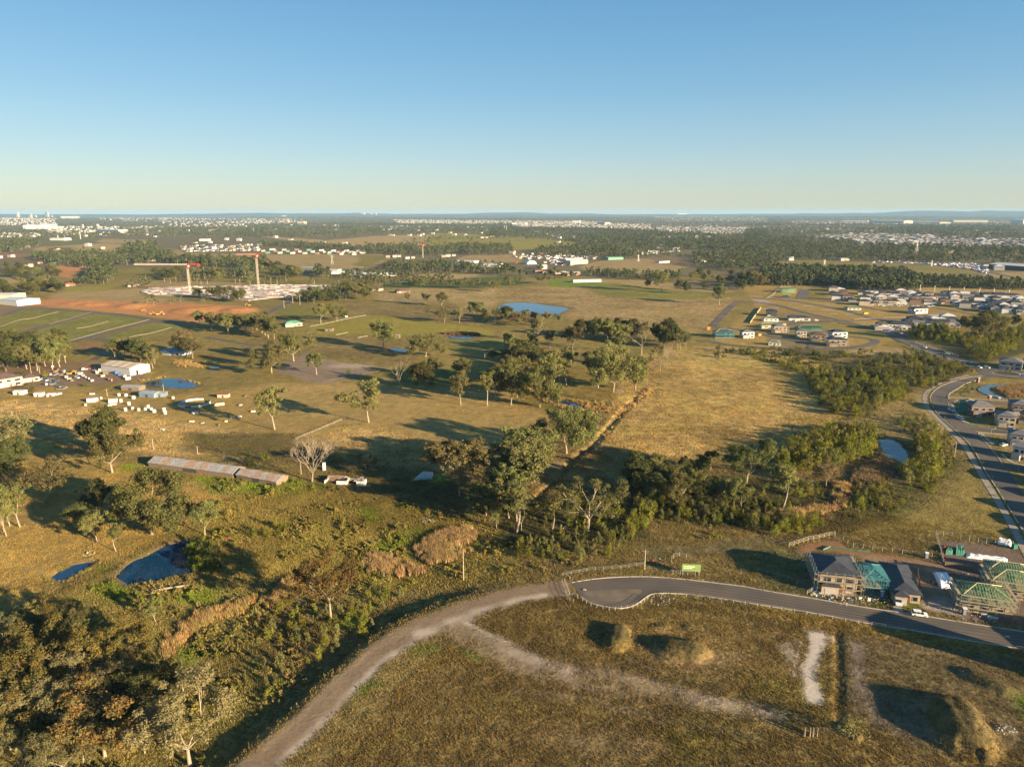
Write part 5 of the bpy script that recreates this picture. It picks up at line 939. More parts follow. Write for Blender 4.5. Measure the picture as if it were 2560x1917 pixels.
# street trees along the nature strip
SQ = resample(np.concatenate([P('e', [(440, 470), (480, 620), (600, 790), (690, 815), (750, 890), (815, 945), (885, 1010), (930, 1060), (1060, 1200), (1100, 1275), (1130, 1330)]), P('b3', [(1895, 775), (1930, 830), (2030, 1020), (2080, 1090), (2160, 1225)])]), 22)
for i, q in enumerate(SQ): bush('wattle', q[0], q[1], rng.uniform(1.6, 2.8), f'{nth(21 - i, 22) or "first"} small street tree counted up from the lower end of the nature strip' if 0 < i < 21 else ('nearest small street tree on the nature strip by the long footpath' if i else 'farthest small street tree on the nature strip by the long footpath'), 'small street trees by the footpath', .7, 'street_tree', 'tree')
for cr, bx, by, ty, kd, lb, wd in (('e', 1535, 165, 95, 'darkbush', 'round dark tree in the middle of the roundabout island', .9), ('g2', 948, 590, 545, 'darkbush', 'round clipped dark tree at the corner by the bridge road', 1.0), ('a0', 740, 1605, 1570, 'lime', 'round bright green bush in the farm yard', 1.6), ('a0', 185, 1500, 1465, 'lime', 'golden bush beside the brick farmhouse at the left', 1.6), ('a0', 395, 1530, 1470, 'wattle', 'green cypress-like bush right of the golden bush', 1.0),
                                  ('a0', 250, 1650, 1560, 'brownbush', 'grey-green tree in front of the brick farmhouse', 1.6), ('a1', 1480, 985, 915, 'darkbush', 'squat dark bush on the brown field beside the thin-leaved gum', .8), ('a1', 800, 1510, 1440, 'darkbush', 'small dark bush on the bare clay lot', .7), ('c3', 735, 1420, 1220, 'brownbush', 'brown weedy shrub on the graded land beside the ditch', 1.1)):
    x_, y_, h_ = tall(cr, bx, by, ty); bush(kd, x_, y_, h_, lb, None, wd, 'round_bush')

# ---------------------------------------------------------------- uncountable growth: far woods, grass, weeds, reeds
def gn_scatter(name, pts, scl, rot, idx, src, col=None, kind='stuff'):
    n = len(pts); me = bpy.data.meshes.new(name); me.vertices.add(n); me.vertices.foreach_set('co', np.asarray(pts, np.float32).ravel())
    for an, av, ty in (('scl', scl, 'FLOAT'), ('rot', rot, 'FLOAT'), ('idx', idx, 'INT')):
        a = me.attributes.new(an, ty, 'POINT'); a.data.foreach_set('value', np.asarray(av, np.int32 if ty == 'INT' else np.float32))
    if col is not None:
        a = me.attributes.new('icol', 'FLOAT_COLOR', 'POINT'); c = np.ones((n, 4), np.float32); c[:, :3] = col; a.data.foreach_set('color', c.ravel())
    c = bpy.data.collections.new(name + ' sources')
    for k, m_ in enumerate(src):
        so_ = bpy.data.objects.new(f'{name}_source_{k:03d}', m_); c.objects.link(so_)
    o = ob(name, me); o['kind'] = kind
    ng = bpy.data.node_groups.new(name, 'GeometryNodeTree'); ng.interface.new_socket('Geometry', in_out='INPUT', socket_type='NodeSocketGeometry'); ng.interface.new_socket('Geometry', in_out='OUTPUT', socket_type='NodeSocketGeometry')
    N = ng.nodes; L = ng.links; gi = N.new('NodeGroupInput'); go = N.new('NodeGroupOutput'); ip = N.new('GeometryNodeInstanceOnPoints'); ci = N.new('GeometryNodeCollectionInfo')
    ci.inputs['Collection'].default_value = c; ci.inputs['Separate Children'].default_value = True; ci.inputs['Reset Children'].default_value = True
    def attr(nm, ty):
        k = N.new('GeometryNodeInputNamedAttribute'); k.data_type = ty; k.inputs['Name'].default_value = nm; return k.outputs['Attribute']
    cx = N.new('ShaderNodeCombineXYZ'); L.new(attr('rot', 'FLOAT'), cx.inputs[2])
    L.new(gi.outputs[0], ip.inputs['Points']); L.new(ci.outputs[0], ip.inputs['Instance']); ip.inputs['Pick Instance'].default_value = True
    L.new(attr('idx', 'INT'), ip.inputs['Instance Index']); L.new(cx.outputs[0], ip.inputs['Rotation']); L.new(attr('scl', 'FLOAT'), ip.inputs['Scale']); L.new(ip.outputs[0], go.inputs[0])
    md = o.modifiers.new('scatter', 'NODES'); md.node_group = ng; return o
def fartree(seed, kind):
    rs = np.random.RandomState(seed); n = 9; cs, rad = [], []
    for k in range(n):
        z = rs.uniform(.3, .9); a = rs.uniform(0, 6.28); w_ = (.32 if kind == 'round' else .14) * math.sin(math.pi * min(1, z * .8 + .2)); cs.append((math.cos(a) * w_, math.sin(a) * w_, z)); rad.append((.16 if kind == 'round' else .13) * rs.uniform(.7, 1.3))
    V, F_, T = clumps(cs, rad, 12, .15, rs, .85)
    q = np.array([[-.02, 0, 0], [.02, 0, 0], [.012, 0, .6], [-.012, 0, .6]]); V = np.concatenate([V, q, q[:, [1, 0, 2]]]); nv = len(F_) * 4; F_ = np.concatenate([F_, [[nv, nv + 1, nv + 2, nv + 3], [nv + 4, nv + 5, nv + 6, nv + 7]]]); T = np.concatenate([T, np.full(8, .9)])
    me = np_mesh('far tree', V, F_, [L_FAR, BARK], {'tint': T}); me.polygons.foreach_set('material_index', np.concatenate([np.zeros(len(F_) - 2, np.int32), [1, 1]])); return me
L_FAR = leafmat('far foliage', (.055, .072, .032), (.125, .13, .056), .15, .4)
FT = [fartree(60 + k, 'round') for k in range(4)] + [fartree(70 + k, 'cone') for k in range(2)]
CLEAR = []; WOOD = []
def wood(crop, poly, n, h, seed, kind=(0, 4)):
    A = P(crop, poly); rs = np.random.RandomState(seed); out = []; a, b, c, d = bb(A, 0); tot = 0; k = 0
    # even on the ground
    while tot < n and k < 400:
        k += 1; q = np.stack([rs.uniform(a, b, 4000), rs.uniform(c, d, 4000)], 1); q = q[sd_poly(q[:, 0], q[:, 1], A) < 0]; out.append(q); tot += len(q)
    q = np.concatenate(out)[:n] if out else np.zeros((0, 2)); WOOD.append((q, rs.uniform(h[0], h[1], len(q)), rs.randint(kind[0], kind[1], len(q))))
def clear(crop, poly): CLEAR.append(P(crop, poly))
W = wood
W('a0', [(-300, 455), (120, 450), (340, 400), (340, 310), (-300, 330)], 1100, (14, 22), 1); W('a0', [(-300, 320), (820, 320), (1330, 340), (2300, 330), (2300, 230), (-300, 250)], 2600, (13, 21), 2)
W('a0', [(230, 500), (500, 560), (900, 560), (1150, 560), (1480, 520), (1470, 470), (1080, 430), (1000, 475), (500, 465)], 700, (13, 20), 3); W('a0', [(1060, 470), (1360, 470), (1350, 390), (1080, 390)], 130, (16, 24), 4)
W('a0', [(1480, 560), (2300, 600), (2300, 530), (1700, 520), (1400, 520)], 300, (13, 21), 5); W('a0', [(760, 690), (980, 690), (960, 590), (780, 600)], 110, (12, 18), 6); W('a0', [(2060, 700), (2208, 700), (2208, 600), (2100, 600)], 60, (14, 20), 7)
W('a1', [(-200, 320), (340, 325), (720, 335), (1000, 310), (1560, 290), (2208, 290), (2208, 215), (1200, 210), (0, 215)], 5200, (15, 23), 8); W('a1', [(0, 375), (340, 385), (620, 400), (900, 420), (920, 445), (500, 430), (200, 400), (0, 400)], 380, (12, 18), 9)
W('a1', [(920, 470), (1400, 480), (1700, 475), (2208, 480), (2208, 400), (1660, 395), (1560, 420), (1200, 400), (950, 400)], 620, (13, 20), 10); W('a1', [(1120, 600), (1300, 640), (1700, 630), (2208, 650), (2208, 590), (1600, 565), (1150, 560)], 240, (12, 19), 11)
W('a1', [(640, 670), (880, 720), (1080, 690), (1350, 690), (1340, 640), (1000, 650), (880, 640)], 150, (11, 16), 12); W('a1', [(320, 870), (520, 900), (760, 880), (900, 800), (760, 760), (480, 800)], 90, (8, 14), 31); W('a1', [(1080, 735), (1700, 745), (1700, 700), (1340, 690), (1080, 700)], 60, (11, 17), 32); W('a1', [(940, 690), (1080, 740), (1080, 650), (940, 650)], 60, (11, 17), 33); W('a0', [(480, 560), (860, 560), (1000, 620), (980, 700), (760, 690), (840, 600)], 130, (12, 18), 34); W('a0', [(1180, 900), (1200, 890), (2208, 830), (2208, 870)], 14, (8, 14), 35); W('a0', [(1600, 620), (2208, 640), (2208, 720), (1900, 700), (1640, 720)], 50, (12, 19), 36); W('a0', [(600, 720), (900, 730), (1000, 700), (700, 690)], 40, (9, 14), 37); W('a0', [(1100, 740), (1310, 745), (1300, 700), (1110, 700)], 24, (6, 10), 38); W('a2', [(560, 500), (1050, 500), (1060, 480), (560, 480)], 60, (12, 18), 39); W('a1', [(480, 640), (620, 680), (640, 640), (520, 610)], 40, (12, 17), 13)
W('a1', [(1180, 380), (1500, 400), (1880, 370), (2208, 340), (2208, 290), (1700, 300), (1300, 350)], 160, (12, 18), 14); W('a1', [(-100, 730), (600, 730), (640, 700), (-100, 690)], 40, (11, 17), 15)
W('a2', [(-200, 330), (520, 365), (700, 370), (1000, 360), (1360, 320), (2208, 340), (2208, 260), (1200, 270), (0, 235), (-200, 240)], 4600, (14, 22), 16)
W('a2', [(180, 480), (500, 480), (760, 490), (1060, 480), (1120, 430), (1560, 430), (2208, 480), (2208, 350), (1380, 345), (700, 380), (500, 410), (200, 435)], 1500, (14, 22), 17)
W('a2', [(1000, 500), (1500, 500), (1500, 440), (1120, 440)], 50, (12, 18), 18); W('a2', [(1560, 580), (2000, 620), (2260, 600), (2260, 480), (1560, 470)], 330, (13, 20), 19); W('a2', [(640, 660), (1080, 690), (1080, 630), (640, 620)], 110, (9, 14), 20, (0, 6)); W('a2', [(1110, 690), (1440, 700), (1440, 650), (1110, 640)], 90, (9, 14), 21, (0, 6))
W('a3', [(-60, 740), (540, 745), (680, 765), (800, 785), (1300, 790), (1310, 720), (1200, 650), (760, 625), (80, 608), (-60, 640)], 1500, (13, 19), 22, (2, 6)); W('a3', [(1290, 755), (2300, 785), (2300, 720), (1600, 690), (1290, 680)], 420, (9, 14), 23, (0, 6))
W('a3', [(0, 620), (120, 540), (260, 520), (900, 530), (1150, 540), (2208, 560), (2208, 420), (1400, 400), (800, 395), (600, 330), (0, 330)], 1700, (13, 21), 24); W('a3', [(-200, 330), (2300, 360), (2300, 230), (-200, 210)], 4200, (13, 20), 25)
W('a0', [(-400, 240), (2300, 235), (2300, 150), (-400, 155)], 8000, (13, 22), 26); W('a1', [(-100, 215), (2300, 215), (2300, 140), (-100, 140)], 8000, (14, 24), 27); W('a2', [(-100, 270), (2300, 230), (2300, 145), (-100, 140)], 9000, (14, 24), 28); W('a3', [(-100, 230), (2500, 230), (2500, 145), (-100, 145)], 9000, (14, 24), 29)
HT = [('a0', [(0, 158), (490, 162), (480, 215), (0, 218)], 420), ('a0', [(300, 228), (1020, 235), (1010, 290), (430, 292), (300, 262)], 130), ('a0', [(0, 290), (360, 298), (350, 325), (0, 325)], 60), ('a0', [(1350, 150), (2208, 160), (2208, 235), (1400, 220)], 300), ('a0', [(840, 150), (1350, 152), (1300, 190), (860, 180)], 90),
      ('a1', [(0, 160), (420, 165), (400, 205), (0, 210)], 120), ('a1', [(1180, 170), (2208, 182), (2208, 215), (1230, 207)], 620), ('a2', [(0, 180), (600, 186), (1200, 216), (1195, 262), (700, 240), (0, 232)], 1100), ('a2', [(1250, 236), (2050, 240), (1990, 312), (1700, 300), (1250, 282)], 750),
      ('a3', [(1040, 300), (1470, 312), (1480, 402), (820, 392), (650, 352), (240, 325), (680, 300)], 620), ('a3', [(1480, 345), (2300, 345), (2300, 408), (1500, 402)], 420), ('a1', [(900, 118), (1500, 125), (1450, 145), (900, 135)], 120), ('a2', [(1200, 140), (2208, 160), (2208, 190), (1300, 185)], 260), ('a3', [(200, 180), (2208, 180), (2208, 215), (200, 215)], 160)]
HPOLY = [P(c, p) for c, p, n in HT]
Q = np.concatenate([w_[0] for w_ in WOOD]); Hh = np.concatenate([w_[1] for w_ in WOOD]); Ki = np.concatenate([w_[2] for w_ in WOOD])
keep = np.ones(len(Q), bool)
for A_ in HPOLY:
    s_ = sd_poly(Q[:, 0], Q[:, 1], A_); keep &= ~((s_ < 0) & (NP.uniform(size=len(Q)) < .9))
cl_ = fbm(Q[:, 0] / 420, Q[:, 1] / 420, 91, 3); Dq = np.hypot(*Q.T); keep &= (cl_ > np.where(Dq > 3000, -.07, -.2)) | (NP.uniform(size=len(Q)) < .22)
Q, Hh, Ki = Q[keep], Hh[keep], Ki[keep]
# lone trees dotted over far fields
for f_, nm_ in ((tree, 'grove_mass'), (bush, 'thicket')):
    L_ = LEFT[f_]
    if not L_: continue
    src_, ix_ = [], []
    off = {}
    for kd_ in (GUMS if f_ is tree else BUSH):
        off[kd_] = (len(src_), 0); vs_ = [v[1] for v in GUMS[kd_]] if f_ is tree else BUSH[kd_]; vs_ = [v for v in vs_ if v]; off[kd_] = (len(src_), len(vs_)); src_ += vs_
    L_ = [q for q in L_ if off[q[2]][1]]
    gn_scatter(nm_, [(q[3], q[4], hz(q[3], q[4]) - .1) for q in L_], [q[5] for q in L_], [rng.uniform(0, 6.28) for q in L_], [off[q[2]][0] + rng.randrange(off[q[2]][1]) for q in L_], src_)
gn_scatter('far_woods', np.column_stack([Q, height(Q[:, 0], Q[:, 1]) - .3]), Hh * NP.uniform(.8, 1.15, len(Q)), NP.uniform(0, 6.28, len(Q)), Ki, FT)
print('far trees', len(Q), 'trees', NTREE)

def colmat(name, k=1.0, trans=.2):
    m = bpy.data.materials.new(name); m.use_nodes = True; n = m.node_tree.nodes; l = m.node_tree.links; n.clear()
    at = n.new('ShaderNodeAttribute'); at.attribute_type = 'INSTANCER'; at.attribute_name = 'icol'; ti = n.new('ShaderNodeAttribute'); ti.attribute_name = 'tint'
    mr = n.new('ShaderNodeMapRange'); mr.inputs[3].default_value = .72 * k; mr.inputs[4].default_value = 1.3 * k; l.new(ti.outputs['Fac'], mr.inputs[0])
    vm = n.new('ShaderNodeVectorMath'); vm.operation = 'SCALE'; l.new(at.outputs['Color'], vm.inputs[0]); l.new(mr.outputs[0], vm.inputs['Scale'])
    d = n.new('ShaderNodeBsdfDiffuse'); t = n.new('ShaderNodeBsdfTranslucent'); ms = n.new('ShaderNodeMixShader'); ms.inputs[0].default_value = trans
    l.new(vm.outputs[0], d.inputs[0]); l.new(vm.outputs[0], t.inputs[0]); l.new(d.outputs[0], ms.inputs[1]); l.new(t.outputs[0], ms.inputs[2]); o = n.new('ShaderNodeOutputMaterial'); l.new(ms.outputs[0], o.inputs['Surface']); return m
GRASSM = colmat('grass blades', 1.1)
def tuft_patch(seed, rad, nt, nb, h, wb, lean=.5):
    """a patch of grass tussocks made of leaning triangular blades"""
    rs = np.random.RandomState(seed); V, T = [], []
    for k in range(nt):
        r = rad * math.sqrt(rs.uniform()); a = rs.uniform(0, 6.28); c = np.array([r * math.cos(a), r * math.sin(a), 0]); hh = h * rs.uniform(.45, 1.3); tv = rs.uniform(0, 1)
        for b in range(nb):
            az = rs.uniform(0, 6.28); ln = rs.uniform(.1, lean) * hh; o = c + np.array([math.cos(az), math.sin(az), 0]) * rs.uniform(0, .16) * hh
            s = np.array([-math.sin(az), math.cos(az), 0]) * wb * rs.uniform(.6, 1.4) * .5
            V += [o - s, o + s, o + np.array([math.cos(az) * ln, math.sin(az) * ln, hh * rs.uniform(.6, 1.1)])]; T += [np.clip(tv + rs.normal(0, .2), 0, 1)] * 3
    V = np.array(V); return np_mesh('tuft patch', V, np.arange(len(V)).reshape(-1, 3), GRASSM, {'tint': np.array(T)})
TP = [tuft_patch(200 + k, 1.3, 18, 6, .34, .075) for k in range(4)]
TPL = [tuft_patch(220 + k, 2.4, 18, 7, .5, .15) for k in range(3)]
REEDP = [tuft_patch(230 + k, .9, 9, 11, 1.7, .1, .3) for k in range(3)]
WEEDP = [bushy(240 + k, 'wide', 7, 16, .26, GRASSM) for k in range(3)] + [bushy(245, 'round', 7, 16, .22, GRASSM)]
NOGRASS = [np.concatenate([top, bot[::-1]]), np.concatenate([LE, RE[::-1]])] + list(POND.values())
def blocked(x, y, m=.6):
    b = np.zeros(len(x), bool)
    for A_ in NOGRASS:
        i = sub(x, y, A_, 2)
        if len(i): b[i] |= sd_poly(x[i], y[i], A_) < m
    return b
def grass(name, A, n, src, scl, seed, k=1.0, mint=.25, fade=None, tint=None, den=None):
    rs = np.random.RandomState(seed); a, b, c, d = bb(A, 0); q = np.stack([rs.uniform(a, b, n), rs.uniform(c, d, n)], 1); q = q[sd_poly(q[:, 0], q[:, 1], A) < 0]
    if fade: D = np.hypot(*q.T); q = q[rs.uniform(size=len(q)) < np.clip((fade / D) ** 2, 0, 1)]
    if den is not None: q = q[rs.uniform(size=len(q)) < den(q)]
    q = q[~blocked(q[:, 0], q[:, 1])]; col, t = cover(q[:, 0], q[:, 1]); m_ = t > mint + rs.uniform(0, .35, len(t)); q, col, t = q[m_], col[m_], t[m_]
    if tint is not None: col = np.array(tint) * rs.uniform(.7, 1.3, (len(q), 1)) * (1 + rs.normal(0, .08, (len(q), 3)))
    if src is WEEDP:
        u_ = rs.uniform(size=len(col)); g_ = fbm(q[:, 0] / 7, q[:, 1] / 7, 420, 2); col = np.where((g_ + u_ * .3 > .33)[:, None], np.array([.2, .21, .035]) * .85, np.where((u_ > .75)[:, None], np.array([.11, .12, .03]), col * 1.2))
    col = np.clip(col * k * rs.uniform(.75, 1.3, (len(col), 1)), .005, .8)
    print(name, len(q)); return gn_scatter(name, np.column_stack([q, height(q[:, 0], q[:, 1]) - .03]), rs.uniform(*scl, len(q)) * (.65 + .5 * t), rs.uniform(0, 6.28, len(q)), rs.randint(0, len(src), len(q)), src, col)
FG = np.array([[-140, 85], [150, 85], [190, 250], [150, 270], [-150, 330], [-190, 250]], float)
grass('grass', FG, 52000, TP, (.6, 1.25), 300, 1.15)
MID = np.concatenate([P('b0', [(-100, 2000)]), P('b0', [(-150, 100)]), P('b1', [(1000, 0)]), P('a2', [(1500, 1400)]), P('b3', [(400, -100)]), P('b3', [(1300, 1300)]), P('c3', [(2300, 500)]), P('c1', [(2208, 100)]), P('c1', [(0, 1400)])])
grass('grass', MID, 42000, TPL, (.5, 1.1), 301, 1.2, .35, 330)
for nm, cr, pts, n, hs, tn in (('reeds', 'b2', [(640, 600), (830, 400), (900, 245), (985, 175), (1180, 30), (1230, 60), (1050, 210), (960, 270), (830, 430), (700, 540)], 4200, (.7, 1.2), (.33, .225, .09)), ('reeds', 'b2', [(60, 30), (200, 130), (420, 220), (700, 260), (900, 260), (960, 170), (700, 150), (420, 110), (250, 90), (100, 10)], 1600, (.6, 1.0), (.25, .175, .07)),
                           ('reeds', 'b1', [(1360, 1420), (1480, 1330), (1640, 1260), (1850, 1230), (1900, 1300), (1860, 1480), (1700, 1560), (1500, 1580), (1400, 1540)], 3000, (.7, 1.2), (.27, .185, .085)), ('reeds', 'b3', [(-100, 1130), (400, 1050), (560, 1060), (560, 850), (700, 850), (690, 1060), (600, 1100), (400, 1140), (0, 1220)], 3600, (.8, 1.3), (.3, .205, .09)),
                           ('reeds', 'b3', [(680, 820), (900, 640), (1000, 640), (1200, 690), (1170, 760), (1000, 860), (720, 870)], 3000, (.7, 1.2), (.18, .13, .07)), ('reeds', 'c1', [(-100, 500), (0, 300), (150, 100), (350, 0), (420, 100), (300, 230), (100, 300)], 1600, (.7, 1.2), (.26, .18, .075)), ('reeds', 'c0', [(1280, 780), (1450, 500), (1800, 280), (2208, 180), (2208, 300), (1850, 420), (1620, 560), (1430, 740)], 2200, (.7, 1.2), (.26, .18, .075)),
                           ('reeds', 'b1', [(820, 1560), (1000, 1440), (1300, 1560), (1500, 1600), (1300, 1680), (1000, 1640)], 1600, (.8, 1.3), (.27, .18, .085)), ('reeds', 'e', [(1300, 370), (1500, 345), (1766, 330), (2200, 380), (2200, 500), (1520, 530), (1400, 460)], 2600, (.5, .9), (.22, .15, .07)), ('reeds', 'a1', [(1540, 1160), (1700, 1140), (1940, 1150), (1930, 1180), (1650, 1165)], 900, (.8, 1.3), (.12, .085, .05)),
                           ('reeds', 'a0', [(1160, 1560), (1400, 1520), (1700, 1560), (1800, 1600), (1720, 1600), (1540, 1540), (1380, 1538), (1240, 1580)], 700, (.5, .9), (.28, .2, .07)), ('reeds', 'a0', [(1440, 1370), (1800, 1390), (1760, 1460), (1500, 1440)], 1200, (.6, 1.0), (.25, .175, .07))):
    RA_ = P(cr, pts); grass(nm, RA_, n * 3, REEDP, (hs[0] * .55, hs[1]), 310 + n, 1.25, -1, None, tn, lambda q, RA_=RA_: (smooth(0, 6, -sd_poly(q[:, 0], q[:, 1], RA_)) * .8 + .06) * smooth(-.3, .1, fbm(q[:, 0] / 4, q[:, 1] / 4, 410, 2)))
for pk_ in ('near_dam', 'small_dam', 'yard_dam', 'creek_pond', 'basin_pond', 'woodland_pool'):
    PA_ = POND[pk_]; C_ = PA_.mean(0); g_ = PA_ - C_; EX_ = C_ + g_ * (1 + 3.5 / np.hypot(*g_.T)[:, None])
    NG_ = NOGRASS; NOGRASS = []; grass('reeds', EX_, 1500, REEDP, (.22, .55), 500 + len(pk_), 1.1, -1, None, (.2, .17, .05), lambda q, PA_=PA_: (abs(sd_poly(q[:, 0], q[:, 1], PA_) - .6) < 1.6) * smooth(-.1, .2, fbm(q[:, 0] / 5, q[:, 1] / 5, 430, 2))); NOGRASS = NG_
UG = np.concatenate([P('b1', [(-300, 700), (400, 840), (900, 900), (1600, 1080), (2300, 1250)]), P('b2', [(700, 1600)]), P('c1', [(1600, 50), (1000, 480), (500, 900), (0, 1350)]), P('c0', [(1700, 1800), (-300, 1800), (-300, 500), (700, 60), (1750, 0)])])
WOODP = P('c0', [(-60, 1640), (900, 1660), (1300, 1520), (1350, 1100), (1100, 800), (700, 540), (300, 500), (-60, 560)])
def dn(q): return (1 - .8 * (sd_poly(q[:, 0], q[:, 1], WOODP) < 0)) * smooth(-.03, .24, fbm(q[:, 0] / 9, q[:, 1] / 9, 400, 3))
grass('undergrowth', UG, 16000, WEEDP, (.6, 1.7), 330, 1.05, .3, None, None, dn)
UG2 = np.concatenate([P('b2', [(-100, 1050), (700, 900), (1700, 800)]), P('b3', [(300, 640), (560, 300), (900, -100), (1250, 60), (1480, 380), (1650, 600), (1500, 900), (1000, 1150), (300, 1260)]), P('b2', [(1700, 1350), (900, 1350), (0, 1500)])])
grass('undergrowth', UG2, 12000, WEEDP, (.5, 1.8), 331, 1.0, .3, None, None, dn)
UG3 = P('a3', [(-200, 1330), (900, 1290), (1250, 1330), (1780, 1480), (1400, 1640), (500, 1700), (300, 1500), (0, 1400)])
grass('undergrowth', UG3, 9000, WEEDP, (.6, 2.2), 332, .9, .3, None, (.1, .1, .03), dn)
# ---------------------------------------------------------------- buildings
WHITE = pm('white render', (.62, .6, .56), .7, .12, .4); CREAM = pm('cream render', (.5, .43, .33), .75, .15, .4); GREYW = pm('grey render', (.3, .3, .3), .75, .15, .4); BRICKW = pm('face brick', (.24, .155, .11), .85, .35, 2.5); BRICKT = pm('tan brick', (.42, .32, .22), .85, .3, 2.5); DARKW = pm('charcoal cladding', (.07, .075, .085), .6, .2, .5)
R_DARK = pm('charcoal roof', (.05, .055, .065), .6, .3, .5); R_GREY = pm('grey roof tile', (.15, .15, .155), .7, .25, .6); R_BROWN = pm('brown roof tile', (.13, .09, .075), .75, .3, .6); R_PALE = pm('pale roof sheet', (.62, .6, .56), .45, .15, .4); R_GREEN = pm('green roof', (.13, .3, .2), .55, .25, .4); R_CREAM = pm('cream roof sheet', (.62, .52, .38), .5, .15, .4); R_RED = pm('red roof', (.33, .1, .06), .7, .3, .5)
GLASS = pm('window glass', (.02, .028, .035), .08, .2, 1, spec=.7); FRAMEM = pm('window frame', (.55, .54, .52), .5, .1, 1); DOORM = pm('front door', (.16, .07, .035), .6, .3, 2); GARM = pm('garage door', (.4, .38, .35), .55, .12, 1)
SUBW = pm('suburb wall', (.46, .44, .41), .8, .2, .4); TEAL = pm('teal framing', (.06, .22, .26), .75, .3, 1.5); PINE = pm('pine framing', (.5, .44, .25), .8, .25, 1.5); GFRAME = pm('green framing', (.22, .36, .2), .8, .3, 1.2); STEEL = pm('galvanised steel', (.4, .4, .38), .5, .25, 2, metal=.4); PLANK = pm('scaffold plank', (.4, .32, .2), .85, .3, 2); ZINC = pm('old zinc sheet', (.42, .4, .37), .55, .35, 1.2, metal=.2); RUSTM = pm('rusted sheet', (.31, .17, .1), .9, .5, .9, col2=(.4, .33, .26)); TIMB = pm('weathered timber', (.22, .17, .12), .9, .35, 2)
TARP = pm('white wrap', (.8, .79, .8), .45, .1, 2, bump=.4); BLUEP = pm('blue plastic', (.04, .13, .4), .5, .15, 2); GREENP = pm('green mesh', (.05, .2, .145), .8, .3, 2); ORANGEM = pm('orange mesh', (.75, .16, .04), .8, .2, 3); REDP = pm('red paint', (.5, .05, .03), .5, .2, 2); YEL = pm('yellow paint', (.65, .36, .03), .5, .2, 2); BLACK = pm('black rubber', (.02, .02, .02), .8, .2, 3); CARW = pm('white car paint', (.78, .78, .77), .25, .04, 1, spec=.6); CARG = pm('grey car paint', (.2, .21, .22), .3, .1, 1, spec=.6); CARR = pm('dark red car paint', (.2, .03, .025), .3, .1, 1, spec=.6); CARB = pm('blue car paint', (.05, .1, .22), .3, .1, 1, spec=.6); LAMP = pm('headlight', (.7, .7, .65), .15, .05, 1, spec=.8)
def place(crop, FL, FR):
    A, B = P(crop, [FL, FR]); m = (A + B) / 2; d = B - A; return float(m[0]), float(m[1]), math.atan2(d[1], d[0]), float(np.hypot(*d))
MC = {}
def cached(key, fn):
    if key not in MC: MC[key] = fn()
    return MC[key]
def hip(w, d, z, rise, over=.5, gable=False, t=.18):
    """roof solid over a w x d plan: origin at front centre, y into the house"""
    mb = MB(); x0, x1, y0, y1 = -w / 2 - over, w / 2 + over, -over, d + over; W, Dp = x1 - x0, y1 - y0
    if W >= Dp:
        k = 0 if gable else Dp / 2; a, b = (x0 + k, (y0 + y1) / 2), (x1 - k, (y0 + y1) / 2); fr = [(0, 1, 'b', 'a'), (2, 3, 'a', 'b')]; en = [(1, 2, 'b'), (3, 0, 'a')]
    else:
        k = 0 if gable else W / 2; a, b = ((x0 + x1) / 2, y0 + k), ((x0 + x1) / 2, y1 - k); fr = [(1, 2, 'b', 'a'), (3, 0, 'a', 'b')]; en = [(0, 1, 'a'), (2, 3, 'b')]
    c = [(x0, y0), (x1, y0), (x1, y1), (x0, y1)]
    vs = [(*p, z) for p in c] + [(*p, z + t) for p in c] + [(*a, z + t + rise), (*b, z + t + rise)]; ix = {'a': 8, 'b': 9}
    fs = [(3, 2, 1, 0)] + [(i, (i + 1) % 4, 4 + (i + 1) % 4, 4 + i) for i in range(4)]
    for i, j, p, q in fr: fs.append((4 + i, 4 + j, ix[p], ix[q]))
    for i, j, p in en: fs.append((4 + i, 4 + j, ix[p]))
    mb.add(vs, fs); return mb
def window(o, x, y, z, w, h, side='f'):
    """a framed window let into the front (f), left (l) or right (r) wall"""
    def mk():
        f = MB(); 
        for bx in ((-w / 2 - .07, w / 2 + .07, -.09, .02, -.07, 0), (-w / 2 - .07, w / 2 + .07, -.09, .02, h, h + .07), (-w / 2 - .07, -w / 2, -.09, .02, 0, h), (w / 2, w / 2 + .07, -.09, .02, 0, h)): f.box(*bx)
        g = MB(); g.box(-w / 2, w / 2, -.05, .012, 0, h); return f.mesh('window', FRAMEM), g.mesh('pane', GLASS)
    f, g = cached(('win', round(w, 1), round(h, 1)), mk); wo_ = ob('window', f, o, (x, y, z), {'f': 0, 'l': -math.pi / 2, 'r': math.pi / 2}[side]); ob('pane', g, wo_); return wo_
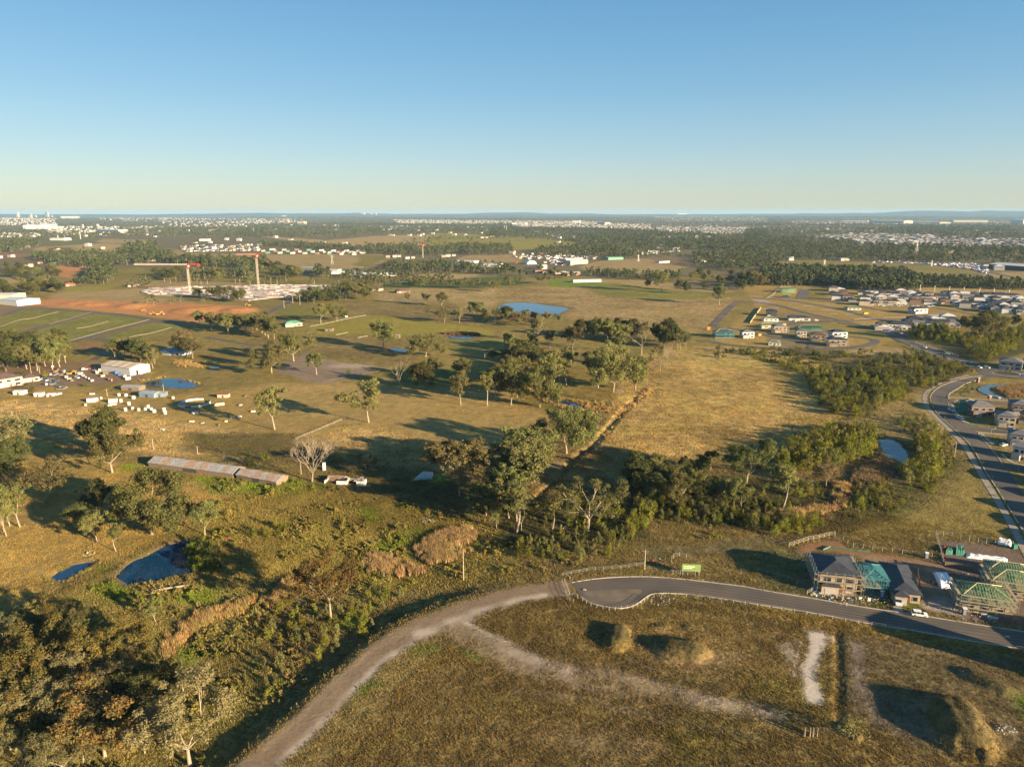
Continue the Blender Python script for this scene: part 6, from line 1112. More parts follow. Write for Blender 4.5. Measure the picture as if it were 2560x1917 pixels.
def house(label, x, y, rz, w, d, st=2, wall=WHITE, roof=R_DARK, group=None, detail=2, gable=False, low=True, cat='house', rise=None, flat_=False):
    o = thing('house', label, cat, (x, y, hz(x, y) - .05), rz, group); H = 2.9 * st + .3
    key = (round(w), round(d), st, wall.name, roof.name, gable, low, flat_)
    def mk():
        a = MB(); a.box(-w / 2, w / 2, 0, d, -.6, H)
        if low: a.box(-w / 2 + .3, -w / 2 + w * .48, -2.2, .0, -.6, 2.9)
        if flat_:
            r = MB(); r.box(-w / 2 - .25, w / 2 + .25, -.25, d + .25, H, H + .35)
        else: r = hip(w, d, H, rise or min(w, d) * .2, .55, gable)
        lr = MB()
        if low and st > 1: lr.v, lr.f, lr.mi = (lambda q: (q.v, q.f, q.mi))(hip(w * .5, 2.6, 2.9, .7, .35)); lr.v = [(v[0] - w * .25 + .1, v[1] - 2.3, v[2]) for v in lr.v]
        elif low: lr.v, lr.f, lr.mi = (lambda q: (q.v, q.f, q.mi))(hip(w * .48, 3.2, H - .1, w * .11, .4)); lr.v = [(v[0] - w * .25 + .1, v[1] - 2.4, v[2]) for v in lr.v]
        return a.mesh('wall', wall), r.mesh('roof', roof), (lr.mesh('porch_roof', roof) if lr.v else None)
    a, r, lr = cached(key, mk); ob('wall', a, o); ob('roof', r, o)
    if lr: ob('porch_roof', lr, o)
    fy = -2.2 if low else 0
    if detail:
        gd = cached('gar', lambda: (lambda m: (m.box(-1.6, 1.6, -.06, .02, 0, 2.2), m.mesh('garage_door', GARM))[1])(MB())); ob('garage_door', gd, o, (-w * .25 + .1, fy, 0))
        dr = cached('dor', lambda: (lambda m: (m.box(-.5, .5, -.06, .02, 0, 2.1), m.mesh('door', DOORM))[1])(MB())); ob('door', dr, o, (w * .08, 0, 0))
        window(o, w * .32, 0, .8, w * .18, 1.5)
        if st > 1:
            for q in ((-.3, .2), (.02, .14), (.32, .2))[:3 if detail > 1 else 2]: window(o, w * q[0], 0, 3.6, w * q[1], 1.4)
        if detail > 1:
            for yy in (.25, .65):
                for s_ in ('r', 'l'):
                    window(o, w / 2 if s_ == 'r' else -w / 2, d * yy, .9, 1.8, 1.3, s_)
                    if st > 1: window(o, w / 2 if s_ == 'r' else -w / 2, d * yy, 3.8, 1.8, 1.2, s_)
    return o
def truss_mesh(span, rise, mat, t=.1):
    m = MB(); a, b, c = (-span / 2, 0, 0), (span / 2, 0, 0), (0, 0, rise)
    for p, q in ((a, b), (a, c), (b, c), ((0, 0, 0), c), ((-span / 4, 0, rise / 2), (0, 0, 0)), ((span / 4, 0, rise / 2), (0, 0, 0))): m.bar(p, q, t)
    return m.mesh('truss', mat)
def frame_house(label, x, y, rz, w, d, st, mat, tmat, lower=None, group=None, sp=.75, cat='house frame', hipm=PINE, t=.1):
    """timber framed house going up: stud walls, floor, trusses in a hip"""
    o = thing('unfinished_house', label, cat, (x, y, hz(x, y)), rz, group); H = 2.8 * st
    s = MB(); s.box(-w / 2 - .2, w / 2 + .2, -.2, d + .2, -.5, .12); s.build('slab', CONC, o)
    base = 0
    if lower: lw = MB(); lw.box(-w / 2, w / 2, 0, d, .12, 2.75); lw.build('wall', lower, o); base = 1; [window(o, w * q, 0, .9, w * .14, 1.3) for q in (-.32, 0, .3)]
    for f in range(base, st):
        z = .12 + f * 2.8; m = MB()
        if f: fl = MB(); fl.box(-w / 2, w / 2, 0, d, z - .3, z); fl.build('floor_deck', PLANK, o)
        for (ax, ay), (bx, by) in (((-w / 2, 0), (w / 2, 0)), ((w / 2, 0), (w / 2, d)), ((w / 2, d), (-w / 2, d)), ((-w / 2, d), (-w / 2, 0)), ((-w / 2, d * .5), (w / 2, d * .5)), ((0, 0), (0, d))):
            L = math.hypot(bx - ax, by - ay); n = max(2, int(L / sp))
            for k in range(n + 1): q = k / n; m.bar((ax + (bx - ax) * q, ay + (by - ay) * q, z), (ax + (bx - ax) * q, ay + (by - ay) * q, z + 2.6), t)
            for zz in (z + .05, z + 1.3, z + 2.6): m.bar((ax, ay, zz), (bx, by, zz), t)
        m.build('stud_wall', mat, o)
    z = .12 + st * 2.8; lng = max(w, d); spn = min(w, d); along_x = w >= d; R_ = spn * .24; n = int(lng / sp)
    for k in range(n + 1):
        q = k / n * lng; e = min(q, lng - q); rr = R_ * min(1, e / (spn / 2)) if e < spn / 2 else R_
        if rr < .15: rr = .15
        me = cached(('tr', round(spn, 1), round(rr, 2), tmat.name), lambda: truss_mesh(spn + .9, rr, tmat, t))
        if along_x: ob('truss', me, o, (-w / 2 + q, d / 2, z), math.pi / 2)
        else: ob('truss', me, o, (0, q, z))
    hm_ = MB()
    if along_x:
        pts = [(-w / 2 + spn / 2, d / 2, z + R_), (w / 2 - spn / 2, d / 2, z + R_)]; cs = [(-w / 2, 0, z), (-w / 2, d, z), (w / 2, 0, z), (w / 2, d, z)]
    else:
        pts = [(0, spn / 2, z + R_), (0, d - spn / 2, z + R_)]; cs = [(-w / 2, 0, z), (w / 2, 0, z), (-w / 2, d, z), (w / 2, d, z)]
    hm_.bar(pts[0], pts[1], .2)
    for i, c in enumerate(cs): hm_.bar(c, pts[i // 2], .2)
    hm_.build('hip_rafter', hipm, o); return o
def scaffold(label, x, y, rz, w, d, h, sides='flr', group=None, mesh=None):
    o = thing('scaffold', label, 'scaffolding', (x, y, hz(x, y)), rz, group); g = 1.0; runs = {'f': ((-w / 2 - g, -g), (w / 2 + g, -g)), 'r': ((w / 2 + g, -g), (w / 2 + g, d + g)), 'l': ((-w / 2 - g, -g), (-w / 2 - g, d + g)), 'b': ((-w / 2 - g, d + g), (w / 2 + g, d + g))}
    for s in sides:
        (ax, ay), (bx, by) = runs[s]; L = math.hypot(bx - ax, by - ay); ux, uy = (bx - ax) / L, (by - ay) / L; nx, ny = -uy, ux; n = max(2, int(L / 2.4)); m = MB()
        for k in range(n + 1):
            for off in (0, .9): px_, py_ = ax + ux * L * k / n - nx * off * (1 if s in 'fr' else -1), ay + uy * L * k / n - ny * off * (1 if s in 'fr' else -1); m.bar((px_, py_, -.1), (px_, py_, h), .07)
        for zz in np.arange(1.9, h, 1.0):
            m.bar((ax, ay, zz), (bx, by, zz), .06)
        m.build('scaffold_frame', STEEL, o)
        for zz in np.arange(1.9, h, 2.0):
            b = MB(); sg = -1 if s in 'fr' else 1; q = [(ax, ay), (bx, by), (bx + nx * .8 * sg, by + ny * .8 * sg), (ax + nx * .8 * sg, ay + ny * .8 * sg)]
            b.add([(*p, zz) for p in q] + [(*p, zz + .06) for p in q], [(3, 2, 1, 0), (4, 5, 6, 7), (0, 1, 5, 4), (1, 2, 6, 5), (2, 3, 7, 6), (3, 0, 4, 7)]); b.build('scaffold_board', PLANK, o)
    return o
# the street of houses going up behind the asphalt road
x, y, rz, w = place('d', (185, 690), (555, 728)); HZR = rz
oA = house('two-storey brick house inside scaffolding with half-finished grey roof beside the asphalt road', x, y, rz, w, 14, 2, BRICKT, R_DARK, None, 2, False, True); scaffold('steel scaffolding wrapped round the two-storey brick house', x, y, rz, w, 14, 7.4, 'flr')
g_ = MB(); g_.add([(0, -.5, 0), (3.4, 3.2, 2.0), (3.4, -.5, 0), (-.0, -.5, 0)], [(0, 2, 1)]); 
x, y, rz, w = place('d', (612, 735), (862, 760)); frame_house('two-storey teal timber house frame with open roof trusses, between two roofed houses', x, y, rz, w, 11, 2, TEAL, TEAL, None, None, .7, hipm=TEAL)
x, y, rz, w = place('d', (905, 790), (1180, 828)); house('finished single-storey house with long charcoal roof and striped front windows', x, y, rz, w, 20, 1, BRICKT, R_DARK, None, 2, False, True)
x, y, rz, w = place('d', (1590, 890), (2060, 960)); frame_house('brick house with pale green roof trusses and straw hips, nearest the road at the right', x, y, rz, w, 9, 2, GFRAME, GFRAME, BRICKT); scaffold('scaffolding around the brick house with pale green trusses', x, y, rz, w, 9, 6.2, 'flr')
x, y, rz, w = place('d', (1880, 740), (2330, 815)); frame_house('green-trussed house frame in the middle of the right building rows', x, y, rz, w, 9, 2, GFRAME, GFRAME, BRICKT); scaffold('scaffolding along the front of the middle green-trussed house', x, y, rz, w, 9, 6, 'fl')
x, y, rz, w = place('d', (1850, 560), (2320, 635)); frame_house('green-trussed house frame farthest back in the right building rows', x, y, rz, w, 8, 1, GFRAME, GFRAME, BRICKT)
# houses and an added block beyond the right edge whose shade falls across the road
u_ = np.array([math.cos(HZR), math.sin(HZR)])
nb_ = np.array([.592, .806]); o = house('unseen three-storey block added past the right edge to shade the asphalt road', 143, 169.5, math.atan2(nb_[1], nb_[0]) + math.pi, 12.5, 13, 3, WHITE, R_DARK, None, 1, False, False)  # unseen block, added and sized to throw shade across the road
for i in range(3):
    q = np.array([172.0, 148.0]) + u_ * 17 * i; house(f'two-storey house past the right edge by the asphalt road, {ORDN[i]} after the added block', q[0], q[1], HZR + math.pi, 13, 12, 2, (BRICKW, CREAM, GREYW)[i], (R_DARK, R_GREY)[i % 2], 'row past the right end of the asphalt road', 1)
for i, (a, b) in enumerate((((2580, 640), 0), ((2800, 800), 1), ((2880, 1060), 2))):
    q = P1('c3', *a); house(f'unseen two-storey house added past the graded land for shade, {ORDN[i]} from the road', q[0] + 14, q[1] - 9, rz, 14, 12, 2, (CREAM, WHITE, BRICKW)[i], R_DARK, 'added houses past the graded land', 1)  # unseen houses added so that their shade covers the graded land
# houses along the collector road
for lb, FL, FR, d, st, wl, rf, dt in (('grey-roofed two-storey house left of the white-pillared house by the bend', (1040, 775), (1340, 775), 11, 2, BRICKW, R_GREY, 2), ('two-storey house with white pillars and open garages at the side street corner', (1390, 905), (1640, 925), 10, 2, CREAM, R_GREY, 2), ('brown brick house with solar panels behind the white-pillared house', (1590, 745), (1850, 760), 11, 2, BRICKW, R_GREY, 2),
                                  ('two-storey house with pale upper wall beside the lower side street', (1560, 1170), (1860, 1200), 9, 2, GREYW, R_GREY, 2), ('modern white house with flat roofs and garage at the lower side street', (1590, 1350), (1850, 1400), 10, 2, WHITE, R_GREY, 2), ('large dark-roofed house behind the roundabout', (1410, 118), (1730, 150), 14, 2, GREYW, R_GREY, 2), ('dark-roofed house right of the one behind the roundabout', (1770, 130), (2050, 150), 12, 2, BRICKW, R_DARK, 1), ('brick house with red-brown walls between the white-pillared house and the street end', (1690, 870), (1900, 900), 10, 2, BRICKW, R_DARK, 1)):
    x, y, rz, w = place('e', FL, FR); house(lb, x, y, rz - .1, w, d, st, wl, rf, None, dt, False, True, flat_='flat roofs' in lb)
x, y, rz, w = place('e', (880, 720), (1090, 745)); frame_house('house frame wrapped in green mesh by the bend of the collector road', x, y, rz, w, 11, 2, GREENP, GREENP, None, None, .6, hipm=PINE, t=.16)
mb = MB()
for s_ in ((-w / 2 - 1, -w / 2 - .95, -1, 12, .3, 5.6), (w / 2 + .95, w / 2 + 1, -1, 12, .3, 5.6), (-w / 2 - .95, w / 2 + .95, -1, -.95, .3, 5.6)): mb.box(*s_)
tag(ob('safety_netting', mb.mesh('netting', GREENP), None, (x, y, hz(x, y)), rz), 'green safety netting hung round the frame by the collector road', 'netting')
RL = resample(RE, 60)
for i in range(11):
    q = RL[26 + 3 * i]; t_ = RL[27 + 3 * i] - RL[25 + 3 * i]; t_ /= np.hypot(*t_); nrm = np.array([-t_[1], t_[0]]); nrm = nrm if nrm[0] > 0 else -nrm; c = q + nrm * (11 + (i * 7) % 5) + t_ * ((i * 11) % 6 - 2.5)
    if project((c[0], c[1], 0))[0] < 2570: continue
    house(f'two-storey house beyond the right edge along the collector road, {ORDN[i]} down from the bend', c[0], c[1], math.atan2(t_[1], t_[0]) + (math.pi if nrm[0] * -t_[1] + nrm[1] * t_[0] < 0 else 0), (11, 14, 10, 12)[i % 4], (13, 10, 14)[i % 3], (2, 2, 1, 2)[i % 4], (WHITE, BRICKW, GREYW)[i % 3], (R_GREY, R_DARK)[i % 2], 'houses past the right edge', 0, rise=2.2 + (i * 5 % 4) * .4)
# the estate on the rise
EW = [WHITE, WHITE, CREAM, GREYW, BRICKW, WHITE, CREAM]; ER = [R_DARK, R_DARK, R_GREY, R_PALE, R_DARK, R_BROWN]
def row(crop, A, B, n, phrase, group, st=(2, 2, 1), jit=5, w=(11, 14), walls=None, roofs=None):
    for i in range(n):
        q = (i + .5) / n; X = A[0] + (B[0] - A[0]) * q + rng.uniform(-jit, jit); Y = A[1] + (B[1] - A[1]) * q + rng.uniform(-1, 1) * 2; x, y = P1(crop, X, Y)
        house(order_label(i, n, 'house', phrase), x, y, rng.choice((-.35, -.35, 1.2, -.3)), rng.choice(w), rng.choice((10, 13)), rng.choice(st), rng.choice(walls or EW), rng.choice(roofs or ER), group, 1, rng.random() < .25, rng.random() < .6)
row('g2', (75, 165), (240, 168), 3, 'in the front of the stacked estate cluster', 'stacked estate cluster front'); row('g2', (70, 125), (235, 120), 3, 'in the back of the stacked estate cluster', 'stacked estate cluster back'); row('g2', (150, 215), (390, 245), 3, 'on the corner below the stacked estate cluster', 'estate corner')
row('g2', (410, 165), (1050, 155), 11, 'in the back row against the casuarina forest', 'back row against the forest'); row('g2', (440, 195), (1320, 195), 14, 'in the second row of the estate', 'second estate row'); row('g2', (480, 232), (1330, 232), 14, 'in the third row of the estate', 'third estate row')
row('g2', (480, 280), (860, 285), 8, 'in the sunlit front row facing the empty lots', 'sunlit front row', walls=[WHITE, CREAM]); row('g2', (870, 265), (1300, 270), 8, 'right of the sunlit front row', 'right of the sunlit row')
row('g2', (1340, 185), (2212, 220), 14, 'in the back row along the pole fence', 'back row along the pole fence'); row('g2', (1330, 222), (2212, 255), 15, 'in the row behind the white terraces', 'row behind the terraces'); row('g2', (1300, 262), (2212, 292), 15, 'in the row of dark roofs at the right', 'row of dark roofs', roofs=[R_DARK, R_GREY, R_DARK]); row('g2', (1450, 300), (2212, 330), 12, 'in the lower row at the right', 'lower row at the right', roofs=[R_DARK, R_PALE, R_DARK]); row('g2', (1780, 345), (2212, 385), 7, 'in the lowest row beside the dark trees', 'lowest row beside the trees')
row('g2', (610, 550), (930, 555), 5, 'in the white group by the estate entry', 'white group by the entry', (2, 1), 3, walls=[WHITE, CREAM]); row('g2', (950, 540), (1460, 515), 8, 'in the shaded row by the estate entry', 'shaded row by the entry', (2,), 3, walls=[GREYW, WHITE, BRICKW]); row('g2', (900, 490), (1480, 455), 8, 'behind the shaded row by the estate entry', 'second row by the entry', (2, 1), 3, walls=[GREYW, DARKW, WHITE], roofs=[R_DARK, R_PALE, R_DARK])
def at_house(crop, FL, FR, d, st, wl, rf, lb, **k):
    x, y, rz, w = place(crop, FL, FR); return house(lb, x, y, rz, w, d, st, wl, rf, **k)
at_house('g2', (995, 375), (1145, 370), 11, 2, WHITE, R_DARK, 'lone white two-storey house between the empty lots')
at_house('g1', (715, 765), (870, 765), 9, 2, WHITE, R_GREY, 'white two-storey house with grey hip roof right of the steel frame on the loop road'); at_house('g1', (1425, 750), (1560, 755), 9, 2, CREAM, R_GREY, 'cream two-storey house left of the dark scaffolded house in the loop'); at_house('g1', (1850, 870), (2090, 875), 10, 2, BRICKT, R_DARK, 'tan brick two-storey house in scaffolding at the end of the loop'); at_house('g1', (1900, 770), (2095, 765), 10, 2, WHITE, R_DARK, 'white house with dark roof behind the tan brick one'); at_house('g1', (1620, 800), (1810, 810), 10, 2, BRICKT, R_BROWN, 'brown-roofed brick house in scaffolding in the loop'); at_house('g1', (1320, 530), (1610, 540), 11, 1, WHITE, R_DARK, 'low white house with dark roof on the upper street of the loop'); at_house('g1', (1030, 475), (1170, 480), 12, 2, DARKW, R_DARK, 'dark blue clad house with pink door beside the big bare slab'); at_house('g1', (1130, 690), (1300, 690), 9, 2, BRICKT, R_GREY, 'brick house with scaffolding in the upper part of the loop')
for cr, FL, FR, d, st, m_, lw, lb in (('g1', (360, 765), (610, 765), 12, 2, TEAL, None, 'pale blue steel frame at the corner of the loop road'), ('g1', (1000, 545), (1190, 545), 9, 1, GFRAME, WHITE, 'green roof frame behind the upper loop street'), ('g1', (970, 640), (1290, 610), 8, 1, GFRAME, BRICKT, 'straw-coloured frame in the middle of the loop'), ('g1', (1450, 665), (1780, 665), 10, 1, GREENP, None, 'green roof frame at the centre right of the loop'), ('g1', (1060, 860), (1220, 870), 7, 1, GFRAME, WHITE, 'small frame inside the lower bend of the loop'), ('g2', (260, 335), (410, 335), 10, 1, GFRAME, CREAM, 'frame with green roof alone on the lots'), ('g1', (1240, 170), (1420, 165), 12, 2, GFRAME, None, 'scaffold-like frame by the new street near the forest'), ('g1', (1240, 230), (1335, 235), 8, 1, GREENP, None, 'small green frame in front of the scaffold-like frame')):
    x, y, rz, w = place(cr, FL, FR); frame_house(lb, x, y, rz, w, d, st, m_, m_, lw, None, 1.6, t=.2)
for cr, FL, FR, d, h_, lb in (('g1', (1850, 875), (2090, 880), 10, 6.5, 'scaffolding on the tan brick house at the end of the loop'), ('g1', (1620, 805), (1810, 815), 10, 6.5, 'scaffolding on the brown-roofed house in the loop'), ('g1', (1130, 695), (1300, 695), 9, 6, 'scaffolding on the brick house in the upper loop')):
    x, y, rz, w = place(cr, FL, FR); scaffold(lb, x, y, rz, w, d, h_, 'flr')
# a distant estate and workshops across the left plain
for k, (yy, n) in enumerate(((402, 17), (416, 18), (430, 18), (446, 16))): row('a0', (1540 + 18 * k, yy), (2220, yy - 8), n, f'in the {ORDN[k]} row of the distant white estate', f'distant estate row {ORDN[k]}', (2, 1), 8, walls=[SUBW, CREAM, GREYW, SUBW], roofs=[R_DARK, R_DARK, R_GREY, R_BROWN])
def shed(label, crop, FL, FR, d, h, wall=WHITE, roof=R_PALE, rise=None, cat='shed', name='shed', group=None, panels=0, door=True, alt=None, gable=True):
    x, y, rz, w = place(crop, FL, FR); o = thing(name, label, cat, (x, y, hz(x, y) - .05), rz, group)
    a = MB(); a.box(-w / 2, w / 2, 0, d, -.5, h); rise = rise if rise is not None else d * .12
    if gable: a.add([(-w / 2, 0, h), (-w / 2, d, h), (-w / 2, d / 2, h + rise)], [(0, 1, 2)]); a.add([(w / 2, 0, h), (w / 2, d, h), (w / 2, d / 2, h + rise)], [(0, 2, 1)])
    a.build('wall', wall, o)
    n = max(1, panels); e = .35
    for s_ in (0, 1):
        for k in range(n):
            x0, x1 = -w / 2 - .3 + (w + .6) * k / n, -w / 2 - .3 + (w + .6) * (k + 1) / n - (.04 if panels else 0); m = MB(); z0 = h - e * rise / (d / 2)
            ya, yb = (-e, d / 2) if s_ == 0 else (d + e, d / 2); z0 += .02; lift = .03 * ((k * 7) % 3) if panels else 0
            p = [(x0, ya, z0 + lift), (x1, ya, z0 + lift), (x1, yb, h + rise + .02 + lift), (x0, yb, h + rise + .02 + lift)]
            m.add(p + [(q[0], q[1], q[2] + .1) for q in p], [(3, 2, 1, 0), (4, 5, 6, 7), (0, 1, 5, 4), (1, 2, 6, 5), (2, 3, 7, 6), (3, 0, 4, 7)] if s_ == 0 else [(0, 1, 2, 3), (7, 6, 5, 4), (4, 5, 1, 0), (5, 6, 2, 1), (6, 7, 3, 2), (7, 4, 0, 3)])
            m.build('roof_sheet' if panels else 'roof', alt(k, s_) if alt else roof, o)
    if door:
        dm = MB(); dm.box(-w * .08, w * .08, -.08, .03, 0, h * .75); dm.build('door', DARKW if wall is not DARKW else GARM, o, )
    return o
def rusty(k, s_): return RUSTM if (k in (3, 4, 9, 10, 11, 13, 14, 19) if s_ == 0 else k % 3 == 0) else ZINC
shed('long low derelict poultry shed roofed in rusting zinc sheets, open sided', 'b0', (1283, 712), (2010, 812), 9, 2.3, TIMB, ZINC, 1.7, 'shed', 'derelict_shed', None, 22, True, rusty)
shed('shorter rusted end section of the derelict shed, beside the bare grey tree', 'b0', (2040, 818), (2385, 882), 8, 2.3, TIMB, ZINC, 1.6, 'shed', 'derelict_shed', None, 10, True, lambda k, s_: RUSTM if k % 3 else ZINC)
shed('large white steel shed with ribbed cream roof in the farm yard', 'g3', (1082, 208), (1388, 252), 17, 5.6, WHITE, R_CREAM, 1.8, 'shed', 'farm_shed', None, 8, False, lambda k, s_: R_CREAM if k % 2 else pm('weathered cream sheet', (.5, .38, .25), .6, .2, .5))
x, y = P1('g3', 1455, 238); a_ = MB(); a_.box(-4.2, 4.2, 0, 5, -.2, 4.6); o = thing('lean_to', 'white lean-to annex with dark doorway at the right end of the white shed', 'shed', (x, y, hz(x, y)), .5); a_.build('wall', WHITE, o); a_ = MB(); a_.box(-1.4, 1.2, -.06, .03, 0, 3.2); a_.build('door', BLACK, o); a_ = MB(); a_.box(-4.5, 4.5, -.3, 5.3, 4.6, 4.75); a_.build('roof', R_PALE, o)  # black door panel paints the shade inside the open doorway
shed('blue-roofed stable shed in front of the yard dam', 'g3', (1480, 478), (1640, 490), 8, 2.8, pm('faded blue wall', (.2, .27, .33), .7, .25, 1), pm('blue grey roof', (.3, .36, .42), .5, .2, .5), .8, 'shed', 'stable'); shed('small blue shed at the right end of the stable', 'g3', (1640, 482), (1755, 478), 6, 2.5, pm('faded blue wall', (.2, .27, .33)), ZINC, .5, 'shed', 'stable'); shed('open tin shelter behind the blue-roofed stable', 'g3', (1290, 408), (1480, 415), 7, 2.6, TIMB, ZINC, .6, 'shed', 'shelter'); shed('small cream shed with red roof alone in the paddock right of the round pen', 'b0', (1875, 118), (1968, 118), 3.5, 2.2, CREAM, R_RED, .3, 'shed', 'field_shed'); shed('small white shed left of the farmhouse lawn', 'g3', (140, 455), (245, 455), 5, 2.3, WHITE, R_PALE, .5, 'shed', 'garden_shed'); shed('low white garden shed right of the farmhouse lawn', 'g3', (360, 475), (440, 475), 4, 2.2, WHITE, R_PALE, .3, 'shed', 'garden_shed')
at_house('g3', (-60, 395), (250, 345), 14, 2, CREAM, R_BROWN, 'large pinkish brick farmhouse with brown tiled roof cut by the left edge', low=False); at_house('g3', (240, 330), (425, 305), 9, 1, CREAM, R_BROWN, 'low wing of the brick farmhouse with brown roof', low=False)
at_house('a0', (1405, 1330), (1560, 1345), 12, 1, pm('pale blue weatherboard', (.3, .42, .52), .7, .15, 1), pm('blue sheet roof', (.25, .4, .5), .5, .2, .6), 'pale blue weatherboard house half hidden behind the trees by the lane'); at_house('a1', (250, 1095), (400, 1085), 12, 1, CREAM, R_GREEN, 'farmhouse with bright green hip roof and carport'); at_house('a1', (1215, 805), (1330, 800), 14, 1, BRICKW, R_BROWN, 'long red brick house with brown roof at the edge of the brown field', low=False); at_house('a1', (970, 780), (1060, 785), 12, 1, CREAM, R_BROWN, 'tiled farmhouse behind the garden trees'); at_house('a0', (1100, 750), (1200, 745), 12, 1, BRICKT, R_BROWN, 'tan house beside the green lawn at the left'); at_house('a0', (320, 550), (370, 548), 14, 1, BRICKW, R_RED, 'red-roofed house among the trees at the far left'); at_house('a0', (560, 745), (650, 740), 12, 1, BRICKW, R_RED, 'red house left of the green lawn')
shed('small timber shelter in the bright green pasture', 'a1', (595, 1133), (660, 1133), 6, 3, TIMB, R_BROWN, .4, 'shed', 'shelter'); shed('tiny timber shelter on the pasture edge by the twin-trunked gum', 'a1', (1205, 1190), (1240, 1190), 4, 3, TIMB, ZINC, .3, 'shed', 'shelter'); shed('tiny white shed behind the pasture fence', 'a1', (770, 1012), (792, 1010), 4, 3.5, WHITE, R_PALE, .3, 'shed', 'shelter')
